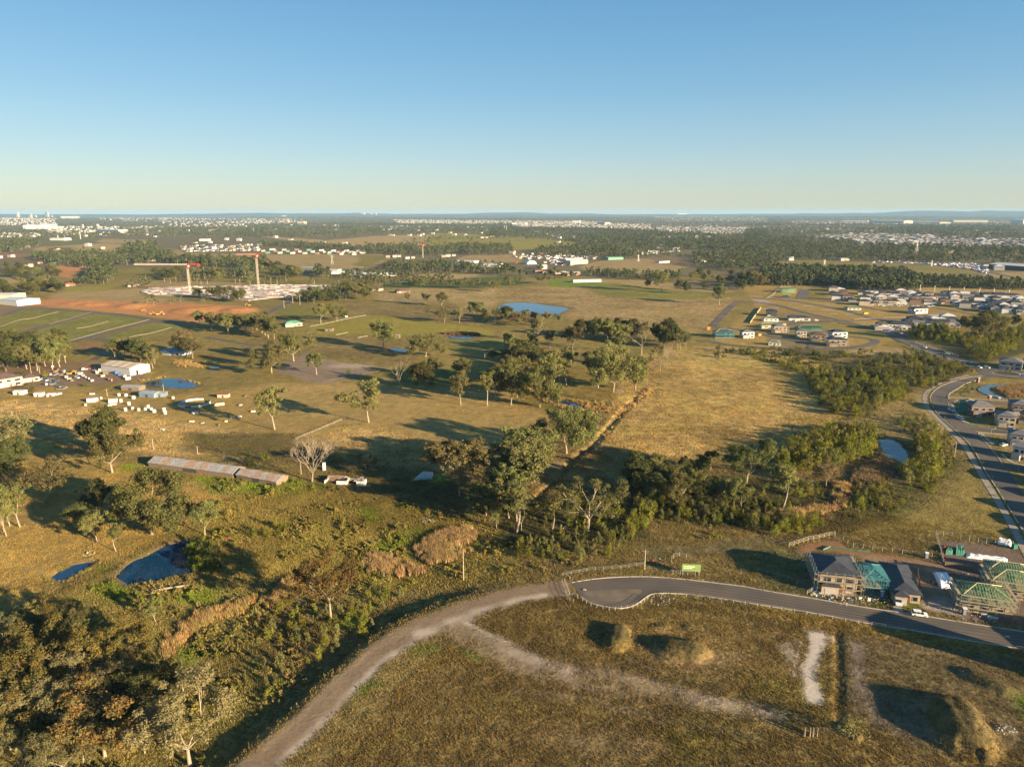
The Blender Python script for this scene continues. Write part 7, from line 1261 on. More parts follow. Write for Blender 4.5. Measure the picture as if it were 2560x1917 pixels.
SHEDS = [('a1', (1685, 558), (1850, 565), 40, 8, WHITE, R_PALE, 'long white warehouse with blue end in front of the dark hedge'), ('a1', (1855, 575), (2095, 580), 30, 6, WHITE, R_PALE, 'lower white warehouse right of the long white one'), ('a1', (1645, 562), (1683, 560), 14, 5, pm('bright blue wall', (.05, .3, .6), .6, .1, 1), R_PALE, 'bright blue block at the left end of the white warehouse'),
         ('a1', (370, 598), (480, 604), 25, 4, CREAM, pm('green grey roof', (.35, .45, .42), .5, .2, .3), 'grey-green roofed nursery shed behind the second crane'), ('a1', (525, 625), (700, 628), 25, 5, WHITE, R_PALE, 'leftmost long white factory roof beyond the construction slab'), ('a1', (650, 640), (840, 640), 25, 5, WHITE, R_PALE, 'second long white factory roof beyond the construction slab'), ('a1', (800, 650), (960, 652), 25, 6, WHITE, R_PALE, 'third long white factory roof beyond the construction slab'), ('a1', (900, 665), (1045, 665), 22, 7, WHITE, R_PALE, 'white factory front with blue openings right of the long roofs'), ('a1', (1060, 660), (1210, 655), 20, 6, WHITE, R_PALE, 'rightmost white factory behind the gum row'),
         ('a2', (245, 598), (302, 592), 15, 8, WHITE, R_PALE, 'small white gabled hall in the depot'), ('a2', (505, 560), (655, 548), 25, 9, CREAM, R_CREAM, 'cream warehouse at the right of the depot'), ('a2', (465, 535), (610, 525), 25, 7, CREAM, R_PALE, 'low cream warehouse behind the other in the depot'), ('a2', (830, 518), (960, 514), 30, 6, R_GREEN, R_GREEN, 'pale green shed at the edge of the tan paddock'), ('a2', (455, 655), (590, 650), 15, 6, BRICKW, R_PALE, 'brick school block with pale roof and orange walls'), ('a2', (375, 640), (470, 636), 14, 4, BRICKT, R_PALE, 'long low brick block left of the orange-walled one'), ('a2', (200, 630), (260, 628), 14, 5, BRICKW, R_RED, 'red roofed brick house below the depot'), ('a2', (265, 635), (350, 632), 14, 4, BRICKW, R_RED, 'low red brick block below the depot'), ('a2', (530, 712), (770, 706), 12, 4, WHITE, R_PALE, 'long white bungalow on the bright green lawn'),
         ('a2', (1270, 545), (1360, 540), 14, 4, WHITE, R_GREY, 'small house on the far edge of the tan paddock'), ('a2', (1640, 538), (1700, 530), 16, 4, WHITE, R_PALE, 'pale shed among the trees right of the tan paddock'), ('a2', (1880, 530), (1990, 526), 16, 4, CREAM, R_PALE, 'long pale shed among trees near the right'), ('a3', (1900, 590), (2330, 620), 60, 9, DARKW, R_PALE, 'large dark showroom with pale roof behind the car park'), ('a3', (180, 522), (222, 520), 14, 8, WHITE, R_PALE, 'little white house at the corner of the olive field'), ('a3', (630, 525), (700, 522), 16, 6, CREAM, R_CREAM, 'cream houses behind the olive field'), ('a0', (0, 900), (150, 915), 30, 7, WHITE, pm('pale blue roof', (.5, .58, .62), .5, .15, .4), 'white depot building with pale blue roof at the left edge'), ('a0', (-60, 870), (110, 870), 30, 8, CREAM, R_PALE, 'building with pale roof behind the white depot at the left edge'),
         ('a0', (430, 348), (552, 350), 40, 9, WHITE, R_PALE, 'white shed with red end on the far left plain'), ('a0', (310, 252), (412, 245), 80, 26, WHITE, R_PALE, 'big white block in the far left town'), ('a0', (430, 238), (497, 230), 80, 24, WHITE, R_PALE, 'second big white block in the far left town'), ('a0', (488, 252), (556, 246), 80, 16, WHITE, R_PALE, 'third white block in the far left town'), ('a0', (830, 282), (1020, 286), 60, 18, WHITE, R_PALE, 'long white factory on the far left plain'), ('a0', (525, 160), (675, 163), 150, 40, CREAM, R_CREAM, 'long cream block on the far ridge at the left'), ('a0', (1720, 355), (1800, 355), 30, 8, WHITE, R_PALE, 'white shed above the distant white estate'), ('a0', (1100, 245), (1340, 243), 60, 8, CREAM, R_CREAM, 'long low cream factory on the far left plain'),
         ('a3', (870, 198), (1170, 202), 150, 28, CREAM, R_CREAM, 'long cream warehouse on the far right plain'), ('a3', (1190, 200), (1480, 204), 120, 16, CREAM, R_CREAM, 'low cream warehouse right of the longest one on the far plain'), ('a3', (1600, 193), (1900, 192), 150, 20, CREAM, R_CREAM, 'faint cream warehouse on the far right plain'), ('a3', (2095, 203), (2200, 205), 150, 42, WHITE, R_PALE, 'white block at the far right edge of the plain'), ('a3', (640, 190), (860, 192), 150, 12, CREAM, R_CREAM, 'thin cream warehouse left of the longest one'), ('a2', (180, 128), (225, 128), 200, 40, CREAM, R_CREAM, 'pale block on the far horizon right of centre'), ('a2', (320, 132), (380, 132), 200, 40, CREAM, R_CREAM, 'second pale block on the far horizon right of centre'), ('a2', (1430, 124), (1510, 124), 300, 40, CREAM, R_CREAM, 'pale warehouse on the right horizon'), ('a1', (225, 145), (265, 145), 120, 26, CREAM, R_CREAM, 'pale block on the horizon left of centre'), ('a1', (355, 215), (412, 215), 60, 30, CREAM, R_CREAM, 'cream apartment block above the wide wood'), ('a2', (0, 218), (40, 218), 40, 20, WHITE, R_PALE, 'leftmost white apartment block at the edge of the far suburb'), ('a2', (55, 218), (95, 218), 40, 20, WHITE, R_PALE, 'middle white apartment block at the edge of the far suburb'), ('a2', (105, 218), (135, 218), 40, 20, WHITE, R_PALE, 'right white apartment block at the edge of the far suburb'), ('a2', (520, 200), (585, 200), 60, 26, WHITE, R_PALE, 'tall white block in the far suburb'), ('a2', (735, 212), (800, 214), 60, 22, CREAM, R_CREAM, 'cream block in the far suburb')]
for cr, FL, FR, d, h, wl, rf, lb in SHEDS: shed(lb, cr, FL, FR, d, h, wl, rf, d * .05, 'building' if h > 8 else 'shed', 'warehouse', None, 0, False)
for i, X in enumerate(np.linspace(10, 900, 26)):
    Y = 432 + 14 * (i % 3) + X * .018; wd_ = 14 + (i * 7) % 22; shed(order_label(i, 26, 'workshop', 'in the strip of workshops across the left plain'), 'a1', (X, Y), (X + wd_, Y), 18, 4.5, (WHITE, CREAM, R_GREEN, WHITE, BRICKW)[i % 5], (R_PALE, R_CREAM, R_GREEN, R_PALE)[i % 4], 1, 'workshop', 'workshop', 'workshops across the left plain', 0, False)
for i, (X, Y) in enumerate([(1290, 510), (1340, 505), (1600, 495), (1640, 490), (1690, 485), (1120, 498), (1180, 495), (1220, 492), (2020, 320), (2060, 325), (2100, 318), (2150, 322), (1940, 330), (1980, 328)]):
    shed(order_label(i, 14, 'small building', 'listed among the far trees of the central plain'), 'a1', (X, Y), (X + 30, Y), 14, 5, (WHITE, CREAM, BRICKT)[i % 3], (R_PALE, R_RED, R_CREAM)[i % 3], 1, 'building', 'farm_building', 'small far buildings of the centre', 0, False)
for i in range(20):
    X, Y = (1120, 455) if i == 0 else (1120 + 24 * (i % 14), 448 + 14 * (i // 14) + (i * 5) % 9); shed(order_label(i % 14, 14, 'pale roof', 'in the hamlet right of the tan paddock') if i < 14 else f'{ORDN[i - 14]} pale roof in the front of the hamlet right of the tan paddock', 'a2', (X, Y), (X + 18, Y), 14, 4, (WHITE, CREAM)[i % 2], R_PALE, 1, 'house', 'hamlet_house', 'hamlet right of the tan paddock', 0, False)
for i in range(24):
    X, Y = 10 + (i * 53) % 720, 470 + (i * 37) % 110
    if Y > 540 and X > 450: Y -= 60
    shed(order_label(i, 24, 'low depot building', 'counted through the depot yard'), 'a2', (X, Y), (X + 16 + (i * 5) % 14, Y), 10, 4, (WHITE, CREAM, REDP, WHITE)[i % 4], (R_PALE, R_PALE, R_RED)[i % 3], .6, 'building', 'depot_building', 'depot buildings', 0, False)
# dome shelter
x, y, rz, w = place('a2', (130, 555), (212, 553)); o = thing('dome_shelter', 'white fabric dome shelter in the depot yard', 'shelter', (x, y, hz(x, y)), rz); m = MB(); n = 14
for k in range(n): a, b = math.pi * k / n, math.pi * (k + 1) / n; m.add([(-w / 2 * math.cos(a), 0, w * .36 * math.sin(a)), (-w / 2 * math.cos(b), 0, w * .36 * math.sin(b)), (-w / 2 * math.cos(b), 18, w * .36 * math.sin(b)), (-w / 2 * math.cos(a), 18, w * .36 * math.sin(a))], [(0, 1, 2, 3)])
m.build('canopy', TARP, o); m = MB(); m.poly([(-w / 2 * math.cos(math.pi * k / n), .05, w * .36 * math.sin(math.pi * k / n)) for k in range(n + 1)]); m.build('end_wall', TARP, o)
# city towers on the left horizon and a few in the centre
for cr, X, by, ty, wd, lb, mt in (('f', 297, 303, 212, 28, 'slim pale city tower at the left of the skyline', CREAM), ('f', 325, 303, 238, 18, 'grey tower beside the slim pale city tower', GREYW), ('f', 535, 305, 246, 22, 'pale tower in the middle of the skyline group', CREAM), ('f', 508, 305, 272, 24, 'low grey block left of the middle skyline tower', GREYW), ('f', 608, 303, 266, 26, 'short pale block in the skyline group', CREAM), ('f', 803, 302, 206, 42, 'tallest dark city tower on the left horizon', GREYW), ('f', 745, 300, 258, 26, 'grey block left of the tallest city tower', GREYW), ('f', 768, 300, 262, 18, 'small blue block against the tallest city tower', DARKW), ('f', 895, 300, 270, 16, 'thin faint tower right of the tallest one', CREAM), ('f', 1430, 490, 420, 14, 'thin white tower block on the left plain', WHITE), ('f', 1678, 480, 415, 26, 'wide white tower block on the left plain', WHITE), ('g4', 1068, 60, 39, 22, 'white hospital block on the centre horizon', WHITE), ('g4', 1132, 60, 44, 10, 'narrow white tower right of the hospital block', WHITE), ('g4', 1168, 61, 40, 9, 'second narrow white tower on the centre horizon', WHITE), ('g4', 478, 122, 88, 26, 'brown twin tower block above the wide wood', BRICKT)):
    x, y, h = tall(cr, X, by, ty); d_ = math.hypot(x, y); wm = wd / CROP[cr][2] / FPX * d_; o = thing('tower_block', lb, 'tower', (x, y, hz(x, y) - 2), -.2); m = MB(); m.box(-wm / 2, wm / 2, 0, wm * .8, 0, h); m.build('wall', mt, o); m = MB(); m.box(-wm * .3, wm * .3, wm * .2, wm * .6, h, h + wm * .15); m.build('plant_room', GREYW, o)
    m = MB()
    for k in range(1, int(h / 9)): m.box(-wm / 2 + wm * .06, wm / 2 - wm * .06, -.4, .1, k * 9, k * 9 + 3.5)
    if m.v: m.build('window_band', GLASS, o)
# suburbs too far to tell house from house
def hm(seed, wl, rf, st):
    m = MB(); m.box(-6.5, 6.5, -5.5, 5.5, -1, 2.9 * st + .3); q = hip(13, 11, 2.9 * st + .3, 2.2, .5); n0 = len(m.f); m.add([(v[0], v[1] - 5.5, v[2]) for v in q.v], q.f); m.mi = [0] * n0 + [1] * len(q.f); return m.mesh('suburb house', [wl, rf])
HM = [hm(0, SUBW, R_DARK, 2), hm(1, SUBW, R_GREY, 2), hm(2, CREAM, R_DARK, 1), hm(3, SUBW, R_PALE, 2), hm(4, CREAM, R_BROWN, 2)]
pts = []
for k, (cr, pl, n) in enumerate(HT):
    A_ = HPOLY[k]; q = scatter_in(A_, None, min(n, 700), 14, 500 + k); pts.append(q)
q_ = np.stack([NP.uniform(-3200, 3200, 900), NP.uniform(1500, 7000, 900)], 1); q_ = q_[(abs(q_[:, 0]) < q_[:, 1] * .75) & (fbm(q_[:, 0] / 300, q_[:, 1] / 300, 95, 2) > .02)]; pts = np.concatenate(pts + [q_]); gn_scatter('distant_suburbs', np.column_stack([pts, height(pts[:, 0], pts[:, 1])]), NP.uniform(.9, 1.5, len(pts)), NP.choice([-.3, 1.27], len(pts)) + NP.uniform(-.15, .15, len(pts)), NP.randint(0, 5, len(pts)), HM)
# ---------------------------------------------------------------- the construction slab and its cranes
A_ = P('a0', [(1215, 790), (1290, 765), (1600, 752), (1750, 748), (2208, 740)]); B_ = P('a1', [(620, 735), (635, 760), (420, 830), (150, 845)]); C_ = P('a0', [(2140, 870), (1900, 850), (1640, 830), (1330, 822), (1225, 805)])
SP = np.concatenate([A_, B_, C_]); zc = height(SP[:, 0], SP[:, 1]).max() + .8; m = MB(); n = len(SP)
if sum(SP[i - 1][0] * SP[i][1] - SP[i][0] * SP[i - 1][1] for i in range(n)) < 0: SP = SP[::-1]
o = thing('construction_slab', 'vast pale concrete warehouse slab under construction below the cranes', 'construction site', (0, 0, 0)); m.add([(*p, zc) for p in SP] + [(*p, zc - 6) for p in SP], [tuple(range(n))] + [((i + 1) % n, i, n + i, n + (i + 1) % n) for i in range(n)]); m.build('slab', pm('pale slab', (.5, .43, .38), .85, .3, .06, col2=(.3, .21, .17)), o)
q = scatter_in(SP, None, 420, 3, 77); m1, m2, m3 = MB(), MB(), MB()
for p in q:
    k = rng.random(); t = (m1, m2, m3)[0 if k < .35 else 1 if k < .75 else 2]; a, b, c = rng.uniform(2, 12), rng.uniform(.8, 3), rng.uniform(.2, 1.1); t.box(p[0] - a / 2, p[0] + a / 2, p[1] - b / 2, p[1] + b / 2, zc, zc + c)
for t, mt, nm in ((m1, WHITE, 'formwork'), (m2, RUSTM, 'reinforcement'), (m3, GREYW, 'material_stack')): k_ = t.build(nm, mt, o); k_['kind'] = 'stuff'
def lattice(m, p, q, w, n, t):
    p, q = Vector(p), Vector(q); d = (q - p).normalized(); a = d.orthogonal().normalized(); b = d.cross(a); cs = [(a + b) * w / 2, (a - b) * w / 2, (-a - b) * w / 2, (-a + b) * w / 2]
    for c in cs: m.bar(p + c, q + c, t)
    for k in range(n):
        u, v = p + (q - p) * k / n, p + (q - p) * (k + 1) / n
        for i in range(4): m.bar(u + cs[i], v + cs[(i + 1) % 4], t * .7)
def crane(lb, cr, bx, by, ty, tipx, ctrx):
    x, y, h = tall(cr, bx, by, ty); d_ = (CAMH * sp + y * cp) / FPX / CROP[cr][2]; o = thing('tower_crane', lb, 'crane', (x, y, hz(x, y))); t = .24
    m = MB(); lattice(m, (0, 0, 0), (0, 0, h - 2), 2.2, int(h / 2.5), t); m.build('mast', pm('cream crane steel', (.62, .55, .45), .6, .15, 1), o)
    m = MB(); lattice(m, (0, 0, h - 6), (0, 0, h + .5), 2.3, 3, t * 1.3); m.box(-1.5, 1.5, -1.5, 1.5, h - 1, h); m.build('slewing_head', REDP, o)
    L = (tipx - bx) * d_; m = MB(); lattice(m, (0, 0, h + 1), (L, 0, h + 1), 1.2, max(4, int(abs(L) / 3)), t); m.build('jib', pm('cream crane steel', (.62, .55, .45), .6, .15, 1) if abs(L) > 60 else pm('faded red steel', (.5, .22, .16), .7, .2, 1), o)
    L2 = (ctrx - bx) * d_; m = MB(); lattice(m, (0, 0, h + 1), (L2, 0, h + 1), 1.6, 5, t); m.build('counter_jib', REDP, o); m = MB(); m.box(L2 - 1.5, L2 + 1.5, -1.2, 1.2, h - 2.2, h + 1.5); m.build('counterweight', REDP, o); m = MB(); m.box(1.5, 3.3, -2.2, -.4, h - 2.5, h - .2); m.build('cab', WHITE, o); return o
crane('tower crane with long pale jib pointing left, red head, over the slab', 'a0', 1640, 805, 562, 1185, 1738); crane('tower crane with red and white jib, right of the long-jibbed crane', 'a1', 25, 780, 475, -142, 42); crane('small far crane with red head among the trees of the central plain', 'a1', 1440, 500, 388, 1400, 1460)
# digging machines on the orange earth
def digger(lb, cr, X, Y, sz=1.0, flip=1):
    x, y = P1(cr, X, Y); o = thing('excavator', lb, 'excavator', (x, y, hz(x, y)), rng.uniform(-.5, .5)); s = sz
    m = MB(); m.box(-2 * s, 2 * s, -1.5 * s, -.8 * s, 0, .9 * s); m.box(-2 * s, 2 * s, .8 * s, 1.5 * s, 0, .9 * s); m.build('track', BLACK, o); m = MB(); m.box(-2 * s, 1.4 * s, -1.3 * s, 1.3 * s, 1.0 * s, 2.3 * s); m.build('body', YEL, o); m = MB(); m.box(.3 * s, 1.7 * s, -1.2 * s, 0, 2.3 * s, 3.5 * s); m.build('cab', GLASS, o)
    m = MB(); m.bar((1.2 * s, .4 * s, 1.6 * s), (4.2 * s, .4 * s, 4.6 * s), .5 * s); m.bar((4.2 * s, .4 * s, 4.6 * s), (6.4 * s, .4 * s, 1.8 * s), .4 * s); m.build('boom', YEL, o); m = MB(); m.box(5.8 * s, 7 * s, -.2 * s, 1.0 * s, .7 * s, 1.9 * s); m.build('bucket', STEEL, o); o.scale = (flip, 1, 1)
digger('yellow excavator left on the orange earth by the lot street', 'a0', 1225, 962, .8); digger('yellow excavator in the middle of the orange earthworks', 'a0', 1300, 988, .75); digger('yellow excavator with cream cab right on the orange earthworks', 'a0', 1365, 995, 1.0); digger('small orange machine at the right end of the earthworks', 'a0', 2150, 915, .8, -1); digger('yellow digger on the far red earth', 'a0', 690, 553, 1.4); digger('yellow digger parked in the farm yard', 'g3', 740, 245, .8)
# ---------------------------------------------------------------- vehicles
def extr(m, prof, y0, y1, inset=0.0):
    """side outline (x, z) pulled across from y0 to y1; the upper points lean in by inset"""
    n = len(prof); zt = max(p[1] for p in prof); zb = min(p[1] for p in prof); vs = []
    for y, s in ((y0, 1), (y1, -1)):
        for x, z in prof: vs.append((x, y + s * inset * (z - zb) / (zt - zb + 1e-6), z))
    m.add(vs, [tuple(range(n)), tuple(range(2 * n - 1, n - 1, -1))] + [(i, n + i, n + (i + 1) % n, (i + 1) % n) for i in range(n)])
def car_meshes(kind, paint):
    b, g, w_, l_ = MB(), MB(), MB(), MB(); low = [(-2.25, .45), (-2.2, .95), (-1.3, 1.0), (1.15, 1.0), (2.1, .88), (2.25, .6), (2.2, .35), (-2.2, .32)]
    if kind == 'ute':
        extr(b, [(-2.5, .5), (-2.5, 1.05), (1.2, 1.08), (2.35, .95), (2.5, .6), (2.45, .4), (-2.45, .4)], -.92, .92); extr(g, [(-.5, 1.07), (-.3, 1.7), (.75, 1.7), (1.35, 1.07)], -.86, .86, .14); b.box(-.25, .7, -.7, .7, 1.69, 1.76); b.box(-2.45, -.6, -.85, -.78, 1.05, 1.3); b.box(-2.45, -.6, .78, .85, 1.05, 1.3); b.bar((-2.3, -.8, 1.7), (1.0, -.8, 1.8), .06); b.bar((-2.3, .8, 1.7), (1.0, .8, 1.8), .06); b.bar((-2.3, .8, 1.05), (-2.3, .8, 1.7), .06); b.bar((-2.3, -.8, 1.05), (-2.3, -.8, 1.7), .06)
    elif kind == 'suv':
        extr(b, low, -.92, .92); extr(g, [(-2.0, .98), (-1.85, 1.55), (.45, 1.6), (1.2, .98)], -.88, .88, .14); b.box(-1.8, .4, -.73, .73, 1.57, 1.66); [b.bar((-1.7, y_, 1.7), (.3, y_, 1.7), .05) for y_ in (-.6, .6)]
        for x_ in (-1.0, -.1): b.box(x_ - .05, x_ + .05, -.89, .89, 1.0, 1.5)
    else:
        extr(b, low, -.88, .88); extr(g, [(-1.75, .98), (-1.1, 1.38), (.35, 1.42), (1.15, .98)], -.84, .84, .16); b.box(-1.0, .3, -.66, .66, 1.4, 1.46)
    for x_ in (-1.4, 1.4): w_.v and None
    w_.tube((0, -.11, 0), (0, .11, 0), .34, n=12); w_.m = 1; w_.tube((0, -.12, 0), (0, .12, 0), .2, n=8); l_.box(-.03, .03, -.2, .2, -.07, .07)
    return b.mesh('car body', paint), g.mesh('glass', GLASS), w_.mesh('wheel', [BLACK, STEEL]), l_.mesh('headlight', LAMP)
def car(label, x, y, rz, kind='suv', paint=CARW, name='parked_car', group=None, zo=.1, cat='car'):
    me = cached(('car', kind, paint.name), lambda: car_meshes(kind, paint)); o = thing(name, label, cat, (x, y, hz(x, y) + zo), rz, group); ob('body', me[0], o); ob('window_glass', me[1], o)
    L = 1.5 if kind == 'ute' else 1.38
    for a in (-L, L):
        for b in (-.82, .82): ob('wheel', me[2], o, (a, b, .34))
    for b in (-.62, .62): ob('headlight', me[3], o, (2.24 if kind != 'ute' else 2.46, b, .74))
    return o
def car_at(cr, X, Y, X2, Y2, label, kind='suv', paint=CARW, **k):
    A_ = P(cr, [(X, Y), (X2, Y2)]); d = A_[1] - A_[0]; car(label, *A_.mean(0), math.atan2(d[1], d[0]), kind, paint, **k)
car_at('d', 962, 800, 972, 845, 'white ute with ladder rack on the driveway of the finished house', 'ute', CARW, name='parked_ute', cat='ute'); car_at('d', 1110, 935, 1245, 955, 'white four-wheel-drive parked at the kerb below the finished house')
car_at('e', 735, 690, 790, 715, 'white car parked by the kerb nearer the green netting', 'ute', CARW); car_at('e', 915, 825, 850, 800, 'white car parked by the kerb at the side street corner'); car_at('e', 1525, 955, 1640, 975, 'white wagon parked before the white-pillared house'); car_at('e', 1425, 1195, 1540, 1175, 'silver-white car on the drive of the lower side street house', 'sedan'); car_at('e', 1205, 105, 1300, 120, 'white car approaching the roundabout', 'suv'); car_at('e', 1735, 225, 1790, 232, 'white car leaving the roundabout at the right edge', 'suv'); car_at('e', 1110, 100, 1180, 118, 'pale car behind the one approaching the roundabout', 'sedan'); car_at('e', 985, 35, 1040, 50, 'white car just off the bridge end', 'sedan', zo=.3)
car_at('g2', 1085, 750, 1130, 758, 'white car at the far end of the bridge', 'sedan', zo=.35); car_at('g2', 1335, 822, 1385, 836, 'white car in the middle of the bridge', 'suv', zo=.35); car_at('g2', 835, 600, 875, 598, 'white car at the bridge road junction', 'sedan', zo=.3); car_at('g1', 1370, 550, 1420, 556, 'white car parked on the upper street of the loop', 'suv', zo=.3); car_at('g1', 1665, 540, 1715, 540, 'white van at the corner of the upper loop street', 'suv', zo=.3); car_at('d', 2300, 880, 2340, 886, 'grey car past the right edge', 'sedan', CARG) if False else None
for i, (X, Y, c_) in enumerate(((540, 245, CARW), (590, 250, CARG), (450, 295, CARW), (480, 300, CARB), (515, 305, CARW), (555, 312, CARG), (600, 315, CARB), (490, 350, CARW), (560, 350, CARG), (625, 375, CARG), (640, 400, CARG), (680, 395, CARG), (930, 185, CARR), (900, 190, CARW), (1010, 210, CARW), (820, 280, CARW))):
    x, y = P1('g3', X, Y); car(order_label(i, 16, 'old car', 'scattered over the farm yard'), x, y, rng.uniform(0, 6.28), rng.choice(('sedan', 'ute', 'suv')), c_, 'old_car', 'old cars in the farm yard', .05)
for i in range(14): 
    X, Y = 660 + i * 42, 295 - (i % 2) * 8 + i * .6; x, y = P1('g2', X, Y); car(order_label(i, 14, 'car', 'parked below the sunlit front row of the estate'), x, y, -.3 + rng.uniform(-.2, .2), 'suv', (CARW, CARW, CARG, CARB)[i % 4], 'parked_car', 'cars below the sunlit estate row', .3)
# car parks on the far right plain, too many and too small to tell apart
def lowcar(paint): m = MB(); extr(m, [(-2.2, .3), (-2.2, .95), (-1.6, 1.5), (.4, 1.5), (1.2, 1.0), (2.2, .9), (2.2, .3)], -.9, .9); return m.mesh('far car', paint)
LC = [lowcar(p) for p in (CARW, CARW, CARG, CARB, CARR)]
q = np.concatenate([scatter_in('a3', [(1420, 560), (1760, 600), (1900, 640), (1900, 590), (1760, 550), (1100, 540)], 360, 4, 701), scatter_in('a3', [(900, 545), (1200, 545), (1200, 525), (900, 525)], 70, 6, 702), scatter_in('a2', [(300, 560), (520, 570), (520, 520), (350, 500)], 90, 5, 703), scatter_in('a2', [(0, 480), (700, 480), (760, 500), (640, 510), (0, 500)], 160, 6, 704), scatter_in('a1', [(620, 455), (940, 462), (940, 448), (650, 445)], 90, 6, 705)])
gn_scatter('distant_parked_cars', np.column_stack([q, height(q[:, 0], q[:, 1])]), NP.uniform(1.0, 1.6, len(q)), NP.uniform(0, 6.28, len(q)), NP.randint(0, 5, len(q)), LC)

# ---------------------------------------------------------------- fences, poles, pylons
POSTM = pm('pale fence post', (.42, .37, .28), .8, .2, 3); WIRE = pm('fence wire', (.3, .29, .26), .6, .2, 3, metal=.3)
def fence(label, crop, pts, sp=3.0, h=1.5, pw=.09, rails=1, mat=POSTM, name='wire_fence', cat='fence', rail_w=.045, panel=None, world=None, zo=0):
    A_ = world if world is not None else P(crop, pts); L = np.hypot(*np.diff(A_, axis=0).T).sum(); n = max(2, int(L / sp) + 1); Q = resample(A_, n); z = height(Q[:, 0], Q[:, 1]) + zo
    o = thing(name, label, cat, (*Q[0], z[0])); pmesh = cached(('post', pw, h, mat.name), lambda: (lambda m: (m.bar((0, 0, -.3), (0, 0, h), pw), m.mesh('post', mat))[1])(MB()))
    for k in range(n):
        t = NP.normal(0, .02, 2); p = ob('post', pmesh, o, (Q[k][0] - Q[0][0], Q[k][1] - Q[0][1], z[k] - z[0])); p.rotation_euler = (t[0], t[1], 0)
    m = MB()
    for k in range(n - 1):
        for r in range(rails):
            zz = h * (1 - r / max(1, rails) * .85) - .06; m.bar((*(Q[k] - Q[0]), z[k] - z[0] + zz), (*(Q[k + 1] - Q[0]), z[k + 1] - z[0] + zz), rail_w)
    m.build('rail' if rail_w > .06 else 'wire', mat if rail_w > .06 else WIRE, o)
    if panel:
        m = MB()
        for k in range(n - 1): m.poly([(*(Q[k] - Q[0]), z[k] - z[0] + .1), (*(Q[k + 1] - Q[0]), z[k + 1] - z[0] + .1), (*(Q[k + 1] - Q[0]), z[k + 1] - z[0] + h - .1), (*(Q[k] - Q[0]), z[k] - z[0] + h - .1)])
        m.build('panel', panel, o)
    return o
fence('pale post-and-rail fence along the lower edge of the asphalt road', 'c3', [(-900, 176), (-700, 186), (-400, 224), (-200, 254), (20, 286), (220, 318), (425, 355), (640, 395), (870, 430), (1080, 465), (1300, 500), (1530, 540), (1800, 590), (2208, 650), (2500, 700)], 3.6, 1.15, .1, 1, POSTM, 'road_fence', 'fence', .05)
fence('short white posts around the turning circle of the asphalt road', 'c2', [(455, 60), (480, 130), (500, 180), (600, 215), (670, 265), (760, 290), (855, 310), (950, 300), (1045, 285), (1120, 245), (1170, 205)], 1.9, 1.3, .13, 2, POSTM, 'chain_fence', 'fence', .04)
fence('gate fence of steel posts across the end of the gravel track', 'c2', [(430, 60), (450, 110), (465, 160), (490, 215), (530, 240)], 1.6, 1.5, .08, 2, POSTM, 'gate_fence', 'fence', .04); fence('white rail at the start of the asphalt beside the gate', 'c2', [(432, 5), (500, 40)], 2.5, 1.2, .16, 1, POSTM, 'barrier_rail', 'barrier', .16)
fence('wire fence above the gravel track end towards the green sign', 'b2', [(440, 1655), (520, 1640), (670, 1610), (820, 1600), (970, 1590), (1090, 1570), (1140, 1560)], 3, 1.4, .09, 3, POSTM, 'wire_fence')
fence('chain fence along the upper edge of the asphalt road below the green sign', 'd', [(-430, 500), (-330, 525), (-200, 560), (-60, 600), (70, 665)], 3.2, 1.4, .09, 3, STEEL, 'chain_fence'); fence('steel mesh fence bay beside the green sign', 'b2', [(1505, 1495), (1440, 1490), (1375, 1505), (1372, 1600), (1385, 1640), (1580, 1655)], 2.4, 1.8, .1, 3, POSTM, 'chain_fence', 'fence', .05)
fence('temporary fence of cream posts on the corner of the bare red ground', 'd', [(-110, 270), (0, 235), (90, 205), (185, 190), (280, 165), (345, 158)], 2.5, 2.0, .12, 3, POSTM, 'temporary_fence', 'fence', .07)
fence('temporary mesh fence behind the four building sites', 'd', [(345, 165), (410, 185), (455, 210), (490, 255), (565, 270), (710, 295), (860, 315), (1000, 335), (1120, 350), (1230, 365), (1330, 370), (1400, 390)], 3.2, 1.8, .1, 2, POSTM, 'temporary_fence', 'fence', .05)
fence('tall mesh fence round the material yard at the right', 'd', [(1415, 440), (1400, 370), (1375, 280), (1340, 150), (1410, 155), (1540, 175), (1700, 215), (1900, 235), (2100, 260)], 2.8, 2.2, .1, 3, STEEL, 'temporary_fence', 'fence', .05); fence('brown timber fence behind the middle green-trussed house', 'd', [(1430, 450), (1560, 470), (1710, 500)], 2.4, 1.8, .14, 2, TIMB, 'timber_fence', 'fence', .1, TIMB)
fence('orange barrier mesh beside the green truss stacks', 'd', [(1395, 295), (1440, 280), (1500, 285)], 2, 1.0, .08, 2, ORANGEM, 'barrier_mesh', 'barrier', .1, ORANGEM); fence('orange barrier mesh at the corner of the material yard', 'd', [(1410, 350), (1420, 385), (1450, 390)], 1.5, 1.0, .08, 2, ORANGEM, 'barrier_mesh', 'barrier', .1, ORANGEM); fence('dark green silt fence behind the two-storey brick house', 'd', [(230, 300), (290, 268), (500, 300), (700, 325)], 4, .7, .08, 1, GREENP, 'silt_fence', 'fence', .06, GREENP)
fence('timber paling fence left of the finished house', 'd', [(860, 440), (880, 560), (905, 760)], 2.4, 1.7, .1, 2, TIMB, 'paling_fence', 'fence', .08, TIMB); fence('timber paling fence right of the finished house', 'd', [(1150, 470), (1175, 640), (1200, 800)], 2.4, 1.7, .1, 2, TIMB, 'paling_fence', 'fence', .08, TIMB); fence('low site fence in front of the two-storey brick house', 'd', [(70, 735), (150, 690), (160, 650)], 2.4, 1.6, .1, 3, PINE, 'temporary_fence', 'fence', .06)
